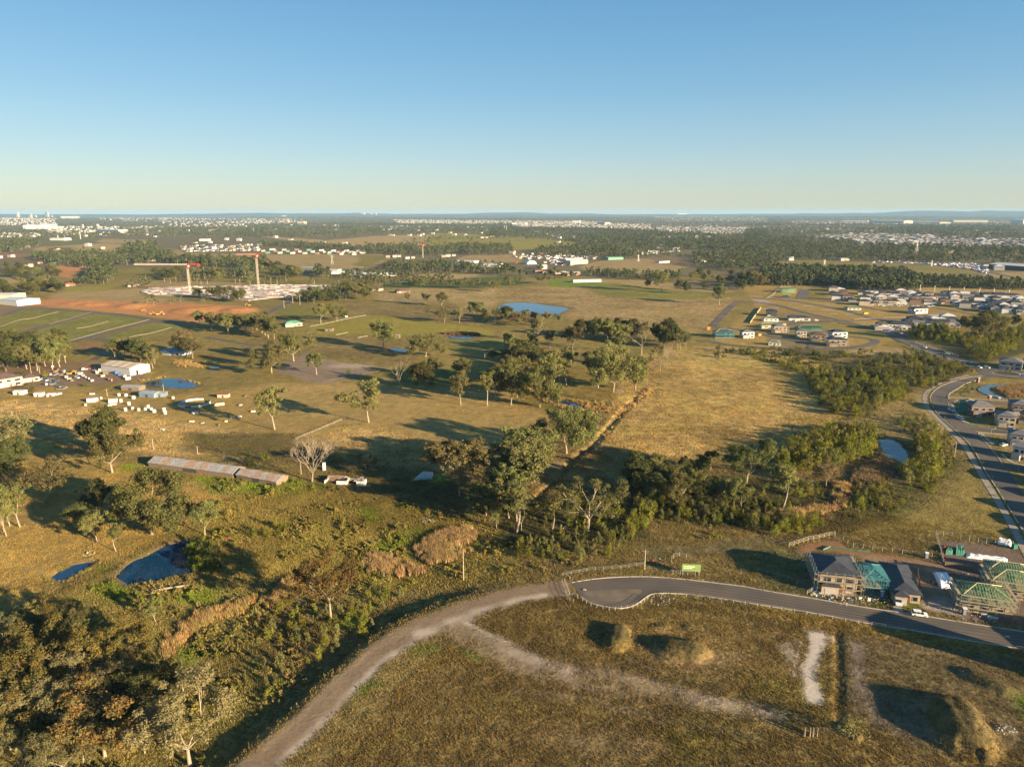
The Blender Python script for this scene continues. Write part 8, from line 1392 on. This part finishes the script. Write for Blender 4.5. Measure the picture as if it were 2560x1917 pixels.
fence('old timber fence beside the twin-trunked gum in the open paddock', 'b1', [(775, 300), (830, 312), (900, 318)], 3, 1.3, .2, 2, TIMB, 'timber_fence', 'fence', .12); fence('pale straight fence running up to the twin-trunked gum paddock', 'b1', [(345, 480), (440, 440), (540, 400), (640, 355), (740, 315)], 6, 1.2, .12, 2, POSTM, 'timber_fence', 'fence', .09); fence('row of old paddock posts right of the golden field', 'b1', [(1800, 485), (1850, 455), (1880, 470)], 4, 1.5, .2, 1, POSTM, 'wire_fence')
fence('paddock fence below the long derelict shed', 'b0', [(1280, 760), (1430, 830), (1600, 870), (1800, 915), (1980, 955)], 5, 1.2, .14, 2, TIMB, 'wire_fence'); fence('paddock fence above the long derelict shed', 'b0', [(1560, 380), (1880, 400), (2120, 430), (2208, 440)], 6, 1.3, .16, 2, TIMB, 'wire_fence'); fence('pale timber fence line up the bright green pasture', 'a1', [(470, 1095), (560, 1080), (700, 1050), (830, 1020), (950, 1000)], 8, 1.3, .16, 2, POSTM, 'timber_fence', 'fence', .14); fence('pale timber fence below the bright green pasture', 'a1', [(690, 1170), (790, 1150)], 8, 1.3, .16, 2, POSTM, 'timber_fence', 'fence', .14); fence('pale timber fence left of the two-trunked gum', 'a1', [(880, 1195), (960, 1180)], 8, 1.3, .16, 2, POSTM, 'timber_fence', 'fence', .14); fence('paddock fence along the bare clay lot', 'a1', [(580, 1580), (700, 1550), (820, 1530), (1040, 1490), (1130, 1460)], 8, 1.3, .14, 2, TIMB, 'timber_fence', 'fence', .09)
fence('tall white poles along the field behind the estate', 'g2', [(1060, 140), (1240, 150), (1420, 160), (1600, 170), (1780, 180), (1960, 195), (2212, 215)], 17, 12, .5, 0, WHITE, 'netting_poles', 'fence'); fence('tan retaining fence across the loop land', 'g1', [(820, 570), (860, 510), (910, 440), (960, 375)], 8, 1.8, .4, 2, PINE, 'timber_fence', 'fence', .4, PINE); fence('grey mesh fence on the new estate street', 'g1', [(1040, 245), (1120, 200), (1180, 140), (1240, 90)], 8, 1.8, .3, 2, STEEL, 'mesh_fence', 'fence', .15)
fence('steel railing on the left side of the bridge', 'g2', [(960, 742), (1080, 790), (1250, 850), (1400, 905)], 4, 1.5, .2, 3, STEEL, 'bridge_railing', 'railing', .16, None, None, .5); fence('steel railing on the right side of the bridge', 'g2', [(1020, 700), (1160, 745), (1330, 800), (1480, 850)], 4, 1.5, .2, 3, STEEL, 'bridge_railing', 'railing', .16, None, None, .5)
A_ = P('g2', [(1010, 752), (1400, 880)]); d_ = A_[1] - A_[0]; L = float(np.hypot(*d_)); o = thing('bridge', 'concrete road bridge girder with piers over the creek', 'bridge', (*A_[0], hz(*A_[0]) + .2), math.atan2(d_[1], d_[0])); m = MB(); m.box(0, L, -1.2, -.2, -1.6, .45); m.build('girder', CONC, o)
for k in range(3): m = MB(); m.box(L * (.2 + .3 * k) - .7, L * (.2 + .3 * k) + .7, -1.0, 8, -5, -1.6); m.build('pier', CONC, o)
def pole(label, cr, bx, by, ty, arms=1, mat=TIMB, r=.16, name='power_pole', cat='pole', lamp=False, group=None):
    x, y, h = tall(cr, bx, by, ty); o = thing(name, label, cat, (x, y, hz(x, y) - .1), rng.uniform(-.6, .6), group); m = MB(); m.tube((0, 0, 0), (0, 0, h), r * 1.2, r * .8, 6); m.build('pole', mat, o)
    for k in range(arms): m = MB(); m.box(-1.2, 1.2, -.08, .08, h - .7 - k * 1.1, h - .5 - k * 1.1); [m.tube((q, 0, h - .5 - k * 1.1), (q, 0, h - .25 - k * 1.1), .07, n=5) for q in (-1.0, 0, 1.0)]; m.build('cross_arm', TIMB, o)
    if lamp: m = MB(); m.bar((0, 0, h - .1), (1.8, 0, h + .15), .12); m.build('lamp_arm', STEEL, o); m = MB(); m.box(1.6, 2.3, -.15, .15, h + .08, h + .22); m.build('lamp_head', LAMP, o)
    return o
PM = pm('pale timber pole', (.42, .35, .25), .9, .25, 2)
for a in (('bare pale pole on the bank above the gravel track', 'b1', 1790, 1690, 1440, 0), ('pole standing behind the left end of the derelict shed', 'b0', 1323, 560, 468, 1), ('small pole behind the derelict shed', 'b0', 1706, 605, 530, 1), ('pole with cross arm at the far left field edge', 'b0', 108, 285, 232, 1), ('leaning pole beside the dark gum in the left field', 'b0', 757, 450, 355, 1), ('bare pole in the scrub beside the collector road', 'b3', 1607, 628, 495, 0), ('tall pole behind the golden bush by the farmhouse', 'g3', 332, 225, 108, 1), ('pole right of the golden bush by the farmhouse', 'g3', 424, 225, 145, 1), ('pole beside the yard dam', 'g3', 1740, 415, 340, 0), ('pole by the white tanks', 'g3', 1142, 470, 390, 1), ('pole left of the bare grey tree', 'b1', 390, 780, 668, 0), ('pole at the dark scrub by the middle paddock', 'g6', 863, 178, 120, 0), ('short pole by the creek bend sign', 'b2', 1143, 1600, 1425, 1)): pole(*a, mat=PM)
for i, (X, by, ty) in enumerate(((1260, 690, 650), (1420, 705, 672), (1470, 715, 675), (1520, 710, 665), (1735, 730, 695), (1790, 725, 690), (2030, 715, 680), (2070, 715, 678), (2160, 740, 705))): pole(order_label(i, 9, 'small power pole', 'on the road above the construction slab'), 'a0', X, by, ty, 1, PM, .25, group='poles above the construction slab')
for i, (X, by, ty) in enumerate(((130, 725, 670), (182, 725, 665), (505, 735, 690), (718, 765, 690), (380, 905, 820), (243, 930, 865), (318, 890, 835), (290, 850, 800))): pole(order_label(i, 8, 'power pole', 'along the road right of the construction slab'), 'a1', X, by, ty, 1, PM, .25, group='poles right of the slab')
for a in (('tall white pole tower on the far left plain', 'a0', 695, 335, 278, 0), ('second white pole tower on the far left plain', 'a0', 502, 335, 303, 0), ('white sign pylon beside the far car park', 'a3', 1408, 570, 522, 0), ('pale mast in the central wood', 'a1', 2142, 262, 220, 0), ('second pale mast in the central wood', 'a1', 2160, 262, 222, 0)): pole(*a, mat=WHITE, r=1.4, name='mast', cat='mast')
for i, (X, Y, ty) in enumerate(((725, 530, 450), (805, 600, 560), (1310, 1025, 945), (1683, 1530, 1330))): pole(order_label(i, 4, 'street lamp', 'beside the collector road'), 'e', X, Y, ty, 0, STEEL, .1, 'street_lamp', 'lamp', True, 'street lamps on the collector road')
def pylon(label, cr, bx, by, ty):
    x, y, h = tall(cr, bx, by, ty); o = thing('pylon', label, 'pylon', (x, y, hz(x, y)), .4); m = MB(); w_ = h * .11; t = max(.3, h * .008)
    for k in range(6):
        z0, z1 = h * .8 * k / 6, h * .8 * (k + 1) / 6; a, b = w_ * (1 - .13 * k), w_ * (1 - .13 * (k + 1)); cs = ((1, 1), (1, -1), (-1, -1), (-1, 1))
        for i, (p, q) in enumerate(cs): m.bar((p * a, q * a, z0), (p * b, q * b, z1), t); r = cs[(i + 1) % 4]; m.bar((p * a, q * a, z0), (r[0] * b, r[1] * b, z1), t * .7)
    m.tube((0, 0, h * .8), (0, 0, h), w_ * .25, .1, 4); m.build('tower_frame', STEEL, o); m = MB()
    for z_, l_ in ((.78, .2), (.88, .16)): m.bar((-h * l_, 0, h * z_), (h * l_, 0, h * z_), t)
    m.build('cross_arm', STEEL, o)
pylon('lattice pylon among the suburbs on the right plain', 'a3', 1275, 485, 360); pylon('lattice pylon on the far left plain', 'a0', 1275, 306, 215); pylon('lattice pylon left of the wide central wood', 'g4', 230, 208, 152); pylon('lattice pylon in the brown field of the left plain', 'a1', 658, 555, 470); pylon('faint lattice pylon on the tan paddock', 'a2', 1088, 530, 470); pylon('small pylon at the left of the far plain', 'a0', 560, 340, 296); pylon('pylon on the olive field at the right', 'a3', 482, 600, 510)

# ---------------------------------------------------------------- things lying and standing about
def boxthing(name, label, cat, cr, X, Y, sx, sy, sz, mat, rz=0, group=None, lid=None, zo=0):
    x, y = P1(cr, X, Y); o = thing(name, label, cat, (x, y, hz(x, y) + zo), rz, group); m = MB(); m.box(-sx / 2, sx / 2, -sy / 2, sy / 2, -.1, sz); m.build('body', mat, o)
    m = MB(); m.box(-sx / 2 - .06, sx / 2 + .06, -sy / 2 - .06, sy / 2 + .06, sz, sz + .1); m.build('lid', lid or mat, o); return o
def toilet(label, X, Y, mat):
    x, y = P1('d', X, Y); o = thing('portable_toilet', label, 'portable toilet', (x, y, hz(x, y)), -.3); m = MB(); m.box(-.55, .55, -.55, .55, 0, 2.1); m.build('cabin', mat, o); m = MB(); m.box(-.42, .42, -.6, -.54, .15, 1.95); m.build('door', GREYW, o); m = MB(); m.box(-.6, .6, -.6, .6, 2.1, 2.3); m.build('roof', TARP, o)
toilet('blue portable toilet at the fence behind the bare lot', 1246, 375, BLUEP); toilet('blue portable toilet in front of the teal frame', 805, 755, BLUEP); toilet('white-topped dark portable toilet left of the nearest trussed house', 1618, 930, DARKW)
def wrapped(label, cr, pts, h, name='wrapped_stack', mat=TARP, lumps=9):
    A_ = P(cr, pts); c = A_.mean(0); a, b = A_[1] - A_[0], A_[3] - A_[0]; n, k_ = 10, 5; m = MB(); z0 = hz(*c); vs = []
    for j in range(k_ + 1):
        for i in range(n + 1):
            u, v = i / n, j / k_; p = A_[0] + (A_[1] - A_[0]) * u * (1 - v) + (A_[2] - A_[3]) * u * v + (A_[3] - A_[0]) * v - c; e = min(u, 1 - u, .12) / .12 * min(v, 1 - v, .2) / .2; vs.append((p[0], p[1], (h * (.55 + .45 * min(1, e * 3)) + rng.uniform(-.12, .12)) if e > 0 else 0))
    m.add(vs, [(j * (n + 1) + i, j * (n + 1) + i + 1, (j + 1) * (n + 1) + i + 1, (j + 1) * (n + 1) + i) for j in range(k_) for i in range(n)]); o = thing(name, label, 'stack', (*c, z0)); m.build('wrapping', mat, o); return o
wrapped('large heap wrapped in white plastic on the bare lot', 'd', [(1385, 680), (1525, 670), (1440, 525), (1310, 515)], 1.5); wrapped('long white sheets laid behind the green-trussed houses', 'd', [(1640, 370), (2050, 425), (2050, 385), (1640, 330)], .8); wrapped('white wrapped pallets beside the right footpath', 'd', [(1950, 240), (2085, 265), (2090, 225), (1945, 195)], 1.6); wrapped('stack of green roof trusses by the yard fence', 'd', [(1430, 338), (1505, 342), (1520, 295), (1445, 288)], 1.3, 'truss_stack', GREENP); wrapped('taller stack of green trusses right of the first', 'd', [(1530, 345), (1625, 355), (1620, 280), (1525, 270)], 1.6, 'truss_stack', GREENP)
boxthing('waste_bin', 'green bin by the white wrapped pallets', 'bin', 'd', 2115, 280, 1.4, 1.4, 1.7, GREENP); boxthing('site_sign', 'white and green builder sign lying by the nearest trussed house', 'sign', 'd', 1903, 972, 3.0, .2, .9, WHITE, HZR, None, GREENP); boxthing('site_sign', 'small white builder sign left of the white and green one', 'sign', 'd', 1812, 945, 1.5, .15, .7, WHITE, HZR); boxthing('site_sign', 'white notice board left of the blue toilet', 'sign', 'd', 682, 800, .9, .1, 1.1, WHITE, HZR); boxthing('site_sign', 'white notice board at the corner of the teal frame lot', 'sign', 'd', 595, 785, .9, .1, .9, WHITE, HZR)
x, y = P1('b2', 1543, 1650); o = thing('sign_board', 'large green estate sign board on two posts above the road', 'sign', (x, y, hz(x, y)), -.1); m = MB(); m.box(-3.1, 3.1, -.06, .06, 1.6, 4.2); m.build('board', pm('lime green sign', (.2, .3, .1), .6, .15, 1), o); [(lambda m: (m.bar((q, .1, 0), (q, .1, 4.2), .2), m.build('post', STEEL, o)))(MB()) for q in (-2.7, 2.7)]; m = MB(); m.box(-2.6, 1.2, -.075, -.065, 3.2, 3.5); m.box(-2.6, .4, -.075, -.065, 2.6, 2.85); m.build('lettering', pm('pale sign print', (.6, .66, .45), .6, .1, 2), o)
def heap(label, cr, X, Y, n, rad, sz, mats, name='debris_heap', cat='heap', flat_=.5):
    sz *= .7; n = int(n * .8); mats = tuple(CREAM if q is WHITE and rng.random() < .6 else q for q in mats)
    x, y = P1(cr, X, Y); o = thing(name, label, cat, (x, y, hz(x, y))); ms = [MB() for _ in mats]
    for k in range(n):
        a, r = rng.uniform(0, 6.28), rad * math.sqrt(rng.random()); c = Vector((r * math.cos(a), r * math.sin(a) * .7, max(0, (1 - r / rad)) * sz * 1.5 * flat_)); s = [rng.uniform(.2, 1) * sz for _ in range(3)]; b = MB(); b.box(-s[0] / 2, s[0] / 2, -s[1] / 2, s[1] / 2, 0, s[2] * flat_); rt = Matrix.Rotation(rng.uniform(0, 6.28), 3, 'Z') @ Matrix.Rotation(rng.uniform(-.5, .5), 3, 'X'); rng.choice(ms).add([rt @ Vector(v) + c for v in b.v], b.f)
    for m, mt in zip(ms, mats):
        if m.v: q = m.build('rubble', mt, o); q['kind'] = 'stuff'
    return o
for a in (('heap of white and blue builder waste in front of the two-storey brick house', 'd', 175, 730, 34, 2.6, 1.0, (WHITE, BLUEP, PINE)), ('spread of timber offcuts and rubble by the kerb of the brick house', 'd', 400, 780, 80, 5.5, .8, (BRICKT, PINE, WHITE, BLUEP)), ('rubble in front of the teal frame', 'd', 640, 790, 40, 4, .6, (BRICKT, PINE, GREYW)), ('pale sand and offcuts beside the driveway fence', 'd', 800, 800, 40, 3.6, .7, (BRICKT, PINE, CREAM)), ('litter of white offcuts left of the scaffolded brick house', 'd', 70, 640, 40, 5, .5, (WHITE, GREYW, PINE)), ('pallets and blue wrap left of the scaffolding', 'd', 80, 440, 16, 3, .9, (BLUEP, GREYW)), ('scattered offcuts at the top of the dark lot', 'd', 70, 370, 22, 4, .5, (WHITE, BLUEP)), ('rubble and boards below the nearest trussed house', 'd', 1750, 960, 60, 6, .6, (CREAM, GREYW, PINE)), ('white building waste on the bare lot', 'd', 1400, 830, 36, 5, .5, (WHITE, CREAM)), ('bricks and dark waste between the trussed houses', 'd', 1600, 560, 60, 6, .7, (DARKW, BRICKW, GREYW)), ('black pipe and waste left of the white wrapped heap', 'd', 1320, 620, 14, 1.6, .7, (BLACK, WHITE)), ('coloured litter below the creek pole', 'b2', 1260, 1530, 26, 4, .7, (WHITE, BLUEP, REDP)), ('white litter on the sunlit grass behind the red ground', 'd', 660, 155, 6, 1, .5, (WHITE,)), ('rock heap on the turning circle', 'c2', 622, 130, 8, .8, .7, (CREAM,)), ('grey rocks beside the turning circle fence', 'c2', 1300, 215, 60, 5, .6, (GREYW, CREAM)), ('pale stone heap at the right of the graded land', 'c3', 2040, 1330, 40, 2.6, .7, (CREAM, GREYW)), ('timber and stone heap at the tip of the small dam', 'b0', 770, 1460, 24, 3, .8, (PINE, CREAM)), ('white and red rubbish on the far bank of the near dam', 'b0', 1960, 1335, 10, 1.4, .8, (WHITE, REDP)), ('pile of bleached stones in the weedy flat', 'b1', 1490, 1180, 34, 3.2, .8, (CREAM, GREYW, DARKW)), ('building rubble by the white-pillared house', 'e', 1260, 880, 40, 4, .5, (WHITE, GREYW)), ('offcuts behind the paling fence of the tall gums', 'b2', 215, 850, 14, 2.4, .8, (CREAM, TIMB)), ('concrete rubble on the creek bank right of the great gum', 'b2', 440, 1220, 30, 5, .7, (CREAM, GREYW))): heap(*a)
# grey posts standing in a knot on the graded land
for i, X in enumerate((312, 358, 385, 420)): pole(order_label(i, 4, 'short grey stump post', 'on the graded land below the pale strip'), 'c3', X, 1390, 1310, 0, TIMB, .22, 'stump_post', 'post', False, 'stump posts on the graded land')
# farm clutter
for i, (X, Y, a, b, c) in enumerate(((975, 530, 5, 2.4, 2.4), (1205, 535, 5, 2.2, 2.3), (1015, 520, 3, 2.2, 2.2))): boxthing('white_cabin', ('white cabin left in the middle of the farm enclosure', 'white cabin with sloped tin side by the tall panels', 'white cabin close behind the left white cabin')[i], 'cabin', 'g3', X, Y, a, b, c, WHITE, .2, None, R_PALE)
for i, (X, Y, s) in enumerate(((1075, 498, .8), (1640, 640, 1.1), (1610, 615, .9), (1545, 615, .9), (1475, 622, .9), (1410, 608, .9), (1420, 495, 1.2), (1265, 465, 1.0), (1340, 470, 1.1), (1840, 495, .9))):
    x, y = P1('g3', X, Y); o = thing('water_tank', order_label(sorted((1075, 1640, 1610, 1545, 1475, 1410, 1420, 1265, 1340, 1840)).index(X), 10, 'white round tank', 'in the farm enclosure'), 'tank', (x, y, hz(x, y)), 0, 'white tanks in the farm enclosure'); m = MB(); m.tube((0, 0, 0), (0, 0, 1.5 * s), s, n=12); m.build('tank', WHITE, o); m = MB(); m.tube((0, 0, 1.5 * s), (0, 0, 1.5 * s + .3), s, s * .3, 12); m.build('lid', R_PALE, o)
for i, (X, Y) in enumerate(((1290, 535), (1375, 565), (1338, 628), (1580, 600), (1748, 630), (1760, 660))): 
    x, y = P1('g3', X, Y); o = thing('upright_board', order_label(i, 6, 'upright white board', 'standing in the farm enclosure'), 'board', (x, y, hz(x, y)), .3, 'upright white boards'); m = MB(); m.box(-.8, .8, -.1, .1, 0, 2.3); m.build('board', WHITE, o); m = MB(); m.bar((-.8, .15, 0), (-.8, 1.2, 0), .15); m.bar((-.8, 1.2, 0), (-.8, .12, 1.9), .15); m.build('brace', TIMB, o)
for i, (X, Y, a) in enumerate(((1200, 562, 4.5), (1160, 575, 3), (500, 465, 6), (550, 450, 5), (600, 455, 7), (910, 565, 3), (980, 450, 3), (2075, 655, 4))): boxthing('trough', order_label(sorted((1200, 1160, 500, 550, 600, 910, 980, 2075)).index(X), 8, 'low pale trough or sheet', 'on the ground about the farm'), 'trough', 'g3', X, Y, a, 1.3, .8, WHITE if i % 2 else R_PALE, .3 + i, 'pale troughs about the farm')
YX = sorted(560 + (i * 89) % 830 for i in range(26))
for i in range(26):
    X, Y = 560 + (i * 89) % 830, 200 + (i * 47) % 110 - (40 if i % 5 == 0 else 0); mt = (WHITE, BRICKW, GREYW, TIMB, GREYW, ZINC, CREAM, TIMB, BLUEP)[i % 9]; boxthing('yard_crate', order_label(YX.index(X), 26, 'crate', 'in the jumbled farm yard by the white shed'), 'crate', 'g3', X, Y, rng.uniform(1.2, 4), rng.uniform(1, 2.2), rng.uniform(.8, 2.2), mt, rng.uniform(0, 3), 'jumbled goods in the farm yard')
x, y = P1('g3', 2070, 555); o = thing('round_pen', 'round pen of white and blue panels in the paddock', 'pen', (x, y, hz(x, y)))
for k in range(16):
    if k in (3, 9): continue
    a = 2 * math.pi * k / 16; m = MB(); m.box(-1.9, 1.9, -.06, .06, .2, 1.5); m.build('panel', BLUEP if k in (7, 8, 12) else WHITE, o).location = (9.5 * math.cos(a), 9.5 * math.sin(a), 0); kids_ = o
    bpy.data.objects[COL.objects[-1].name].rotation_euler = (0, 0, a + math.pi / 2)
boxthing('wall_panel', 'leaning pale panel right of the round pen', 'panel', 'b0', 1893, 185, 6, .2, 1.6, CREAM, .5); boxthing('boat_hull', 'white bathtub-like hull in the paddock below the round pen', 'hull', 'b0', 1680, 250, 3, 1.2, .8, WHITE, .4); boxthing('sheet_stack', 'small pile of white sheets near the single gum', 'stack', 'b0', 2185, 240, 2.4, 1.5, .8, WHITE, .2)
for i, (X, Y) in enumerate(((1655, 325), (1745, 338), (1890, 355), (1950, 325), (2000, 290), (1985, 268), (2065, 285), (2075, 185), (2120, 105), (1400, 395))): boxthing('scrap', order_label(sorted((1655, 1745, 1890, 1950, 2000, 1985, 2065, 2075, 2120, 1400)).index(X), 10, 'scrap item', 'strewn in the paddock below the round pen'), 'scrap', 'b0', X, Y, rng.uniform(1, 3), 1, rng.uniform(.4, 1), (WHITE, GREYW, TIMB)[i % 3], i, 'scrap in the paddock')
# ruined shed
x, y, rz, w = place('b1', (590, 860), (945, 875)); o = thing('ruined_shed', 'collapsed shed with rusted roof sheets and broken white walls, right of the bare tree', 'ruin', (x, y, hz(x, y)), rz)
for k, (a, b, c, d, h, mt) in enumerate(((-w / 2, -w * .1, 5, 5.2, 2.4, BRICKW), (-w / 2, -w / 2 + .2, 0, 5, 1.6, WHITE), (-w * .2, w * .05, -.2, 0, 1.8, WHITE), (w * .05, w * .05 + .2, 0, 4, 2.2, CREAM), (w * .3, w * .48, -1.2, -1, 2.3, WHITE), (w * .48, w * .5, -1.2, 2, 2.4, WHITE), (w * .1, w * .4, 5, 5.2, 1.2, GREYW))): m = MB(); m.box(a, b, c, d, -.2, h); m.build('wall', mt, o)
for k in range(9):
    m = MB(); m.box(-1.6, 1.6, -.9, .9, 0, .06); q = m.build('roof_sheet', RUSTM if k % 3 else ZINC, o); q.location = (-w * .45 + k * w * .1, 2.6 + rng.uniform(-2, 2), .9 + rng.uniform(-.4, 1.1)); q.rotation_euler = (rng.uniform(-.5, .5), rng.uniform(-.4, .4), rng.uniform(0, 3))
boxthing('tank_stand', 'small white tank on a tall stand behind the ruined shed', 'tank', 'b1', 590, 740, 1.4, 1.4, 3.6, WHITE, .2); x, y = P1('c0', 1450, 130); o = thing('fallen_log', 'bleached fallen tree with white branches beside the near dam', 'log', (x, y, hz(x, y) + .3), .15); m = MB(); m.tube((-6, -1.2, .2), (-1, -.3, .5), .22, .32, 6); m.tube((-1, -.3, .5), (6, 1.0, .4), .32, .4, 7); m.build('trunk', BARK, o); m = MB(); m.tube((-3, -.6, .4), (-5.5, 1.6, 1.6), .16, .05, 5); m.tube((-1, -.3, .6), (-3, 2.2, 1.5), .16, .05, 5); m.tube((1, 0, .6), (-.6, 2.6, 1.3), .14, .04, 5); m.build('branch', BARK, o)
wrapped('collapsed sheets of dark scrap in the shade left of the many-stemmed gum', 'b1', [(1350, 830), (1520, 820), (1530, 760), (1440, 750)], .7, 'scrap_sheets', ZINC)
# red brick gate pillars by the basin
for X, Y, t, lb in ((1285, 555, 495, 'red brick pillar at the basin edge nearer the road'), (1410, 560, 515, 'smaller red brick pillar at the basin edge'), (1130, 310, 245, 'red-topped sign pillar by the roundabout approach')):
    x, y, h = tall('e', X, Y, t); o = thing('brick_pillar', lb, 'pillar', (x, y, hz(x, y)), .2); m = MB(); m.box(-.8, .8, -.8, .8, 0, h); m.build('shaft', BRICKW, o); m = MB(); m.box(-1, 1, -1, 1, h, h + .25); m.build('cap', CREAM, o)
boxthing('retaining_wall', 'dark retaining wall of the basin beside the frame in green netting', 'wall', 'e', 1250, 555, 46, .6, 1.2, TIMB, HZR - .05); boxthing('skip_bin', 'yellow-green skip on the empty lots', 'skip', 'g2', 460, 375, 5, 2.5, 2, YEL, .1, None, GREENP); boxthing('skip_bin', 'yellow bin right of the white house on the loop road', 'skip', 'g1', 940, 730, 3, 2, 1.6, YEL, .2)
boxthing('hoarding', 'orange-red barrier at the start of the loop road', 'barrier', 'g1', 270, 655, 3.5, .5, 3, ORANGEM, .2); boxthing('sales_board', 'lilac sales board by the estate entry', 'sign', 'g2', 690, 580, 7, .4, 3, pm('lilac board', (.45, .4, .6), .6, .1, 1), -.2)
boxthing('pergola_slide', 'green and white inflatable slide on the far red earth', 'slide', 'a0', 490, 562, 14, 5, 6, GREENP, .3, None, TARP)
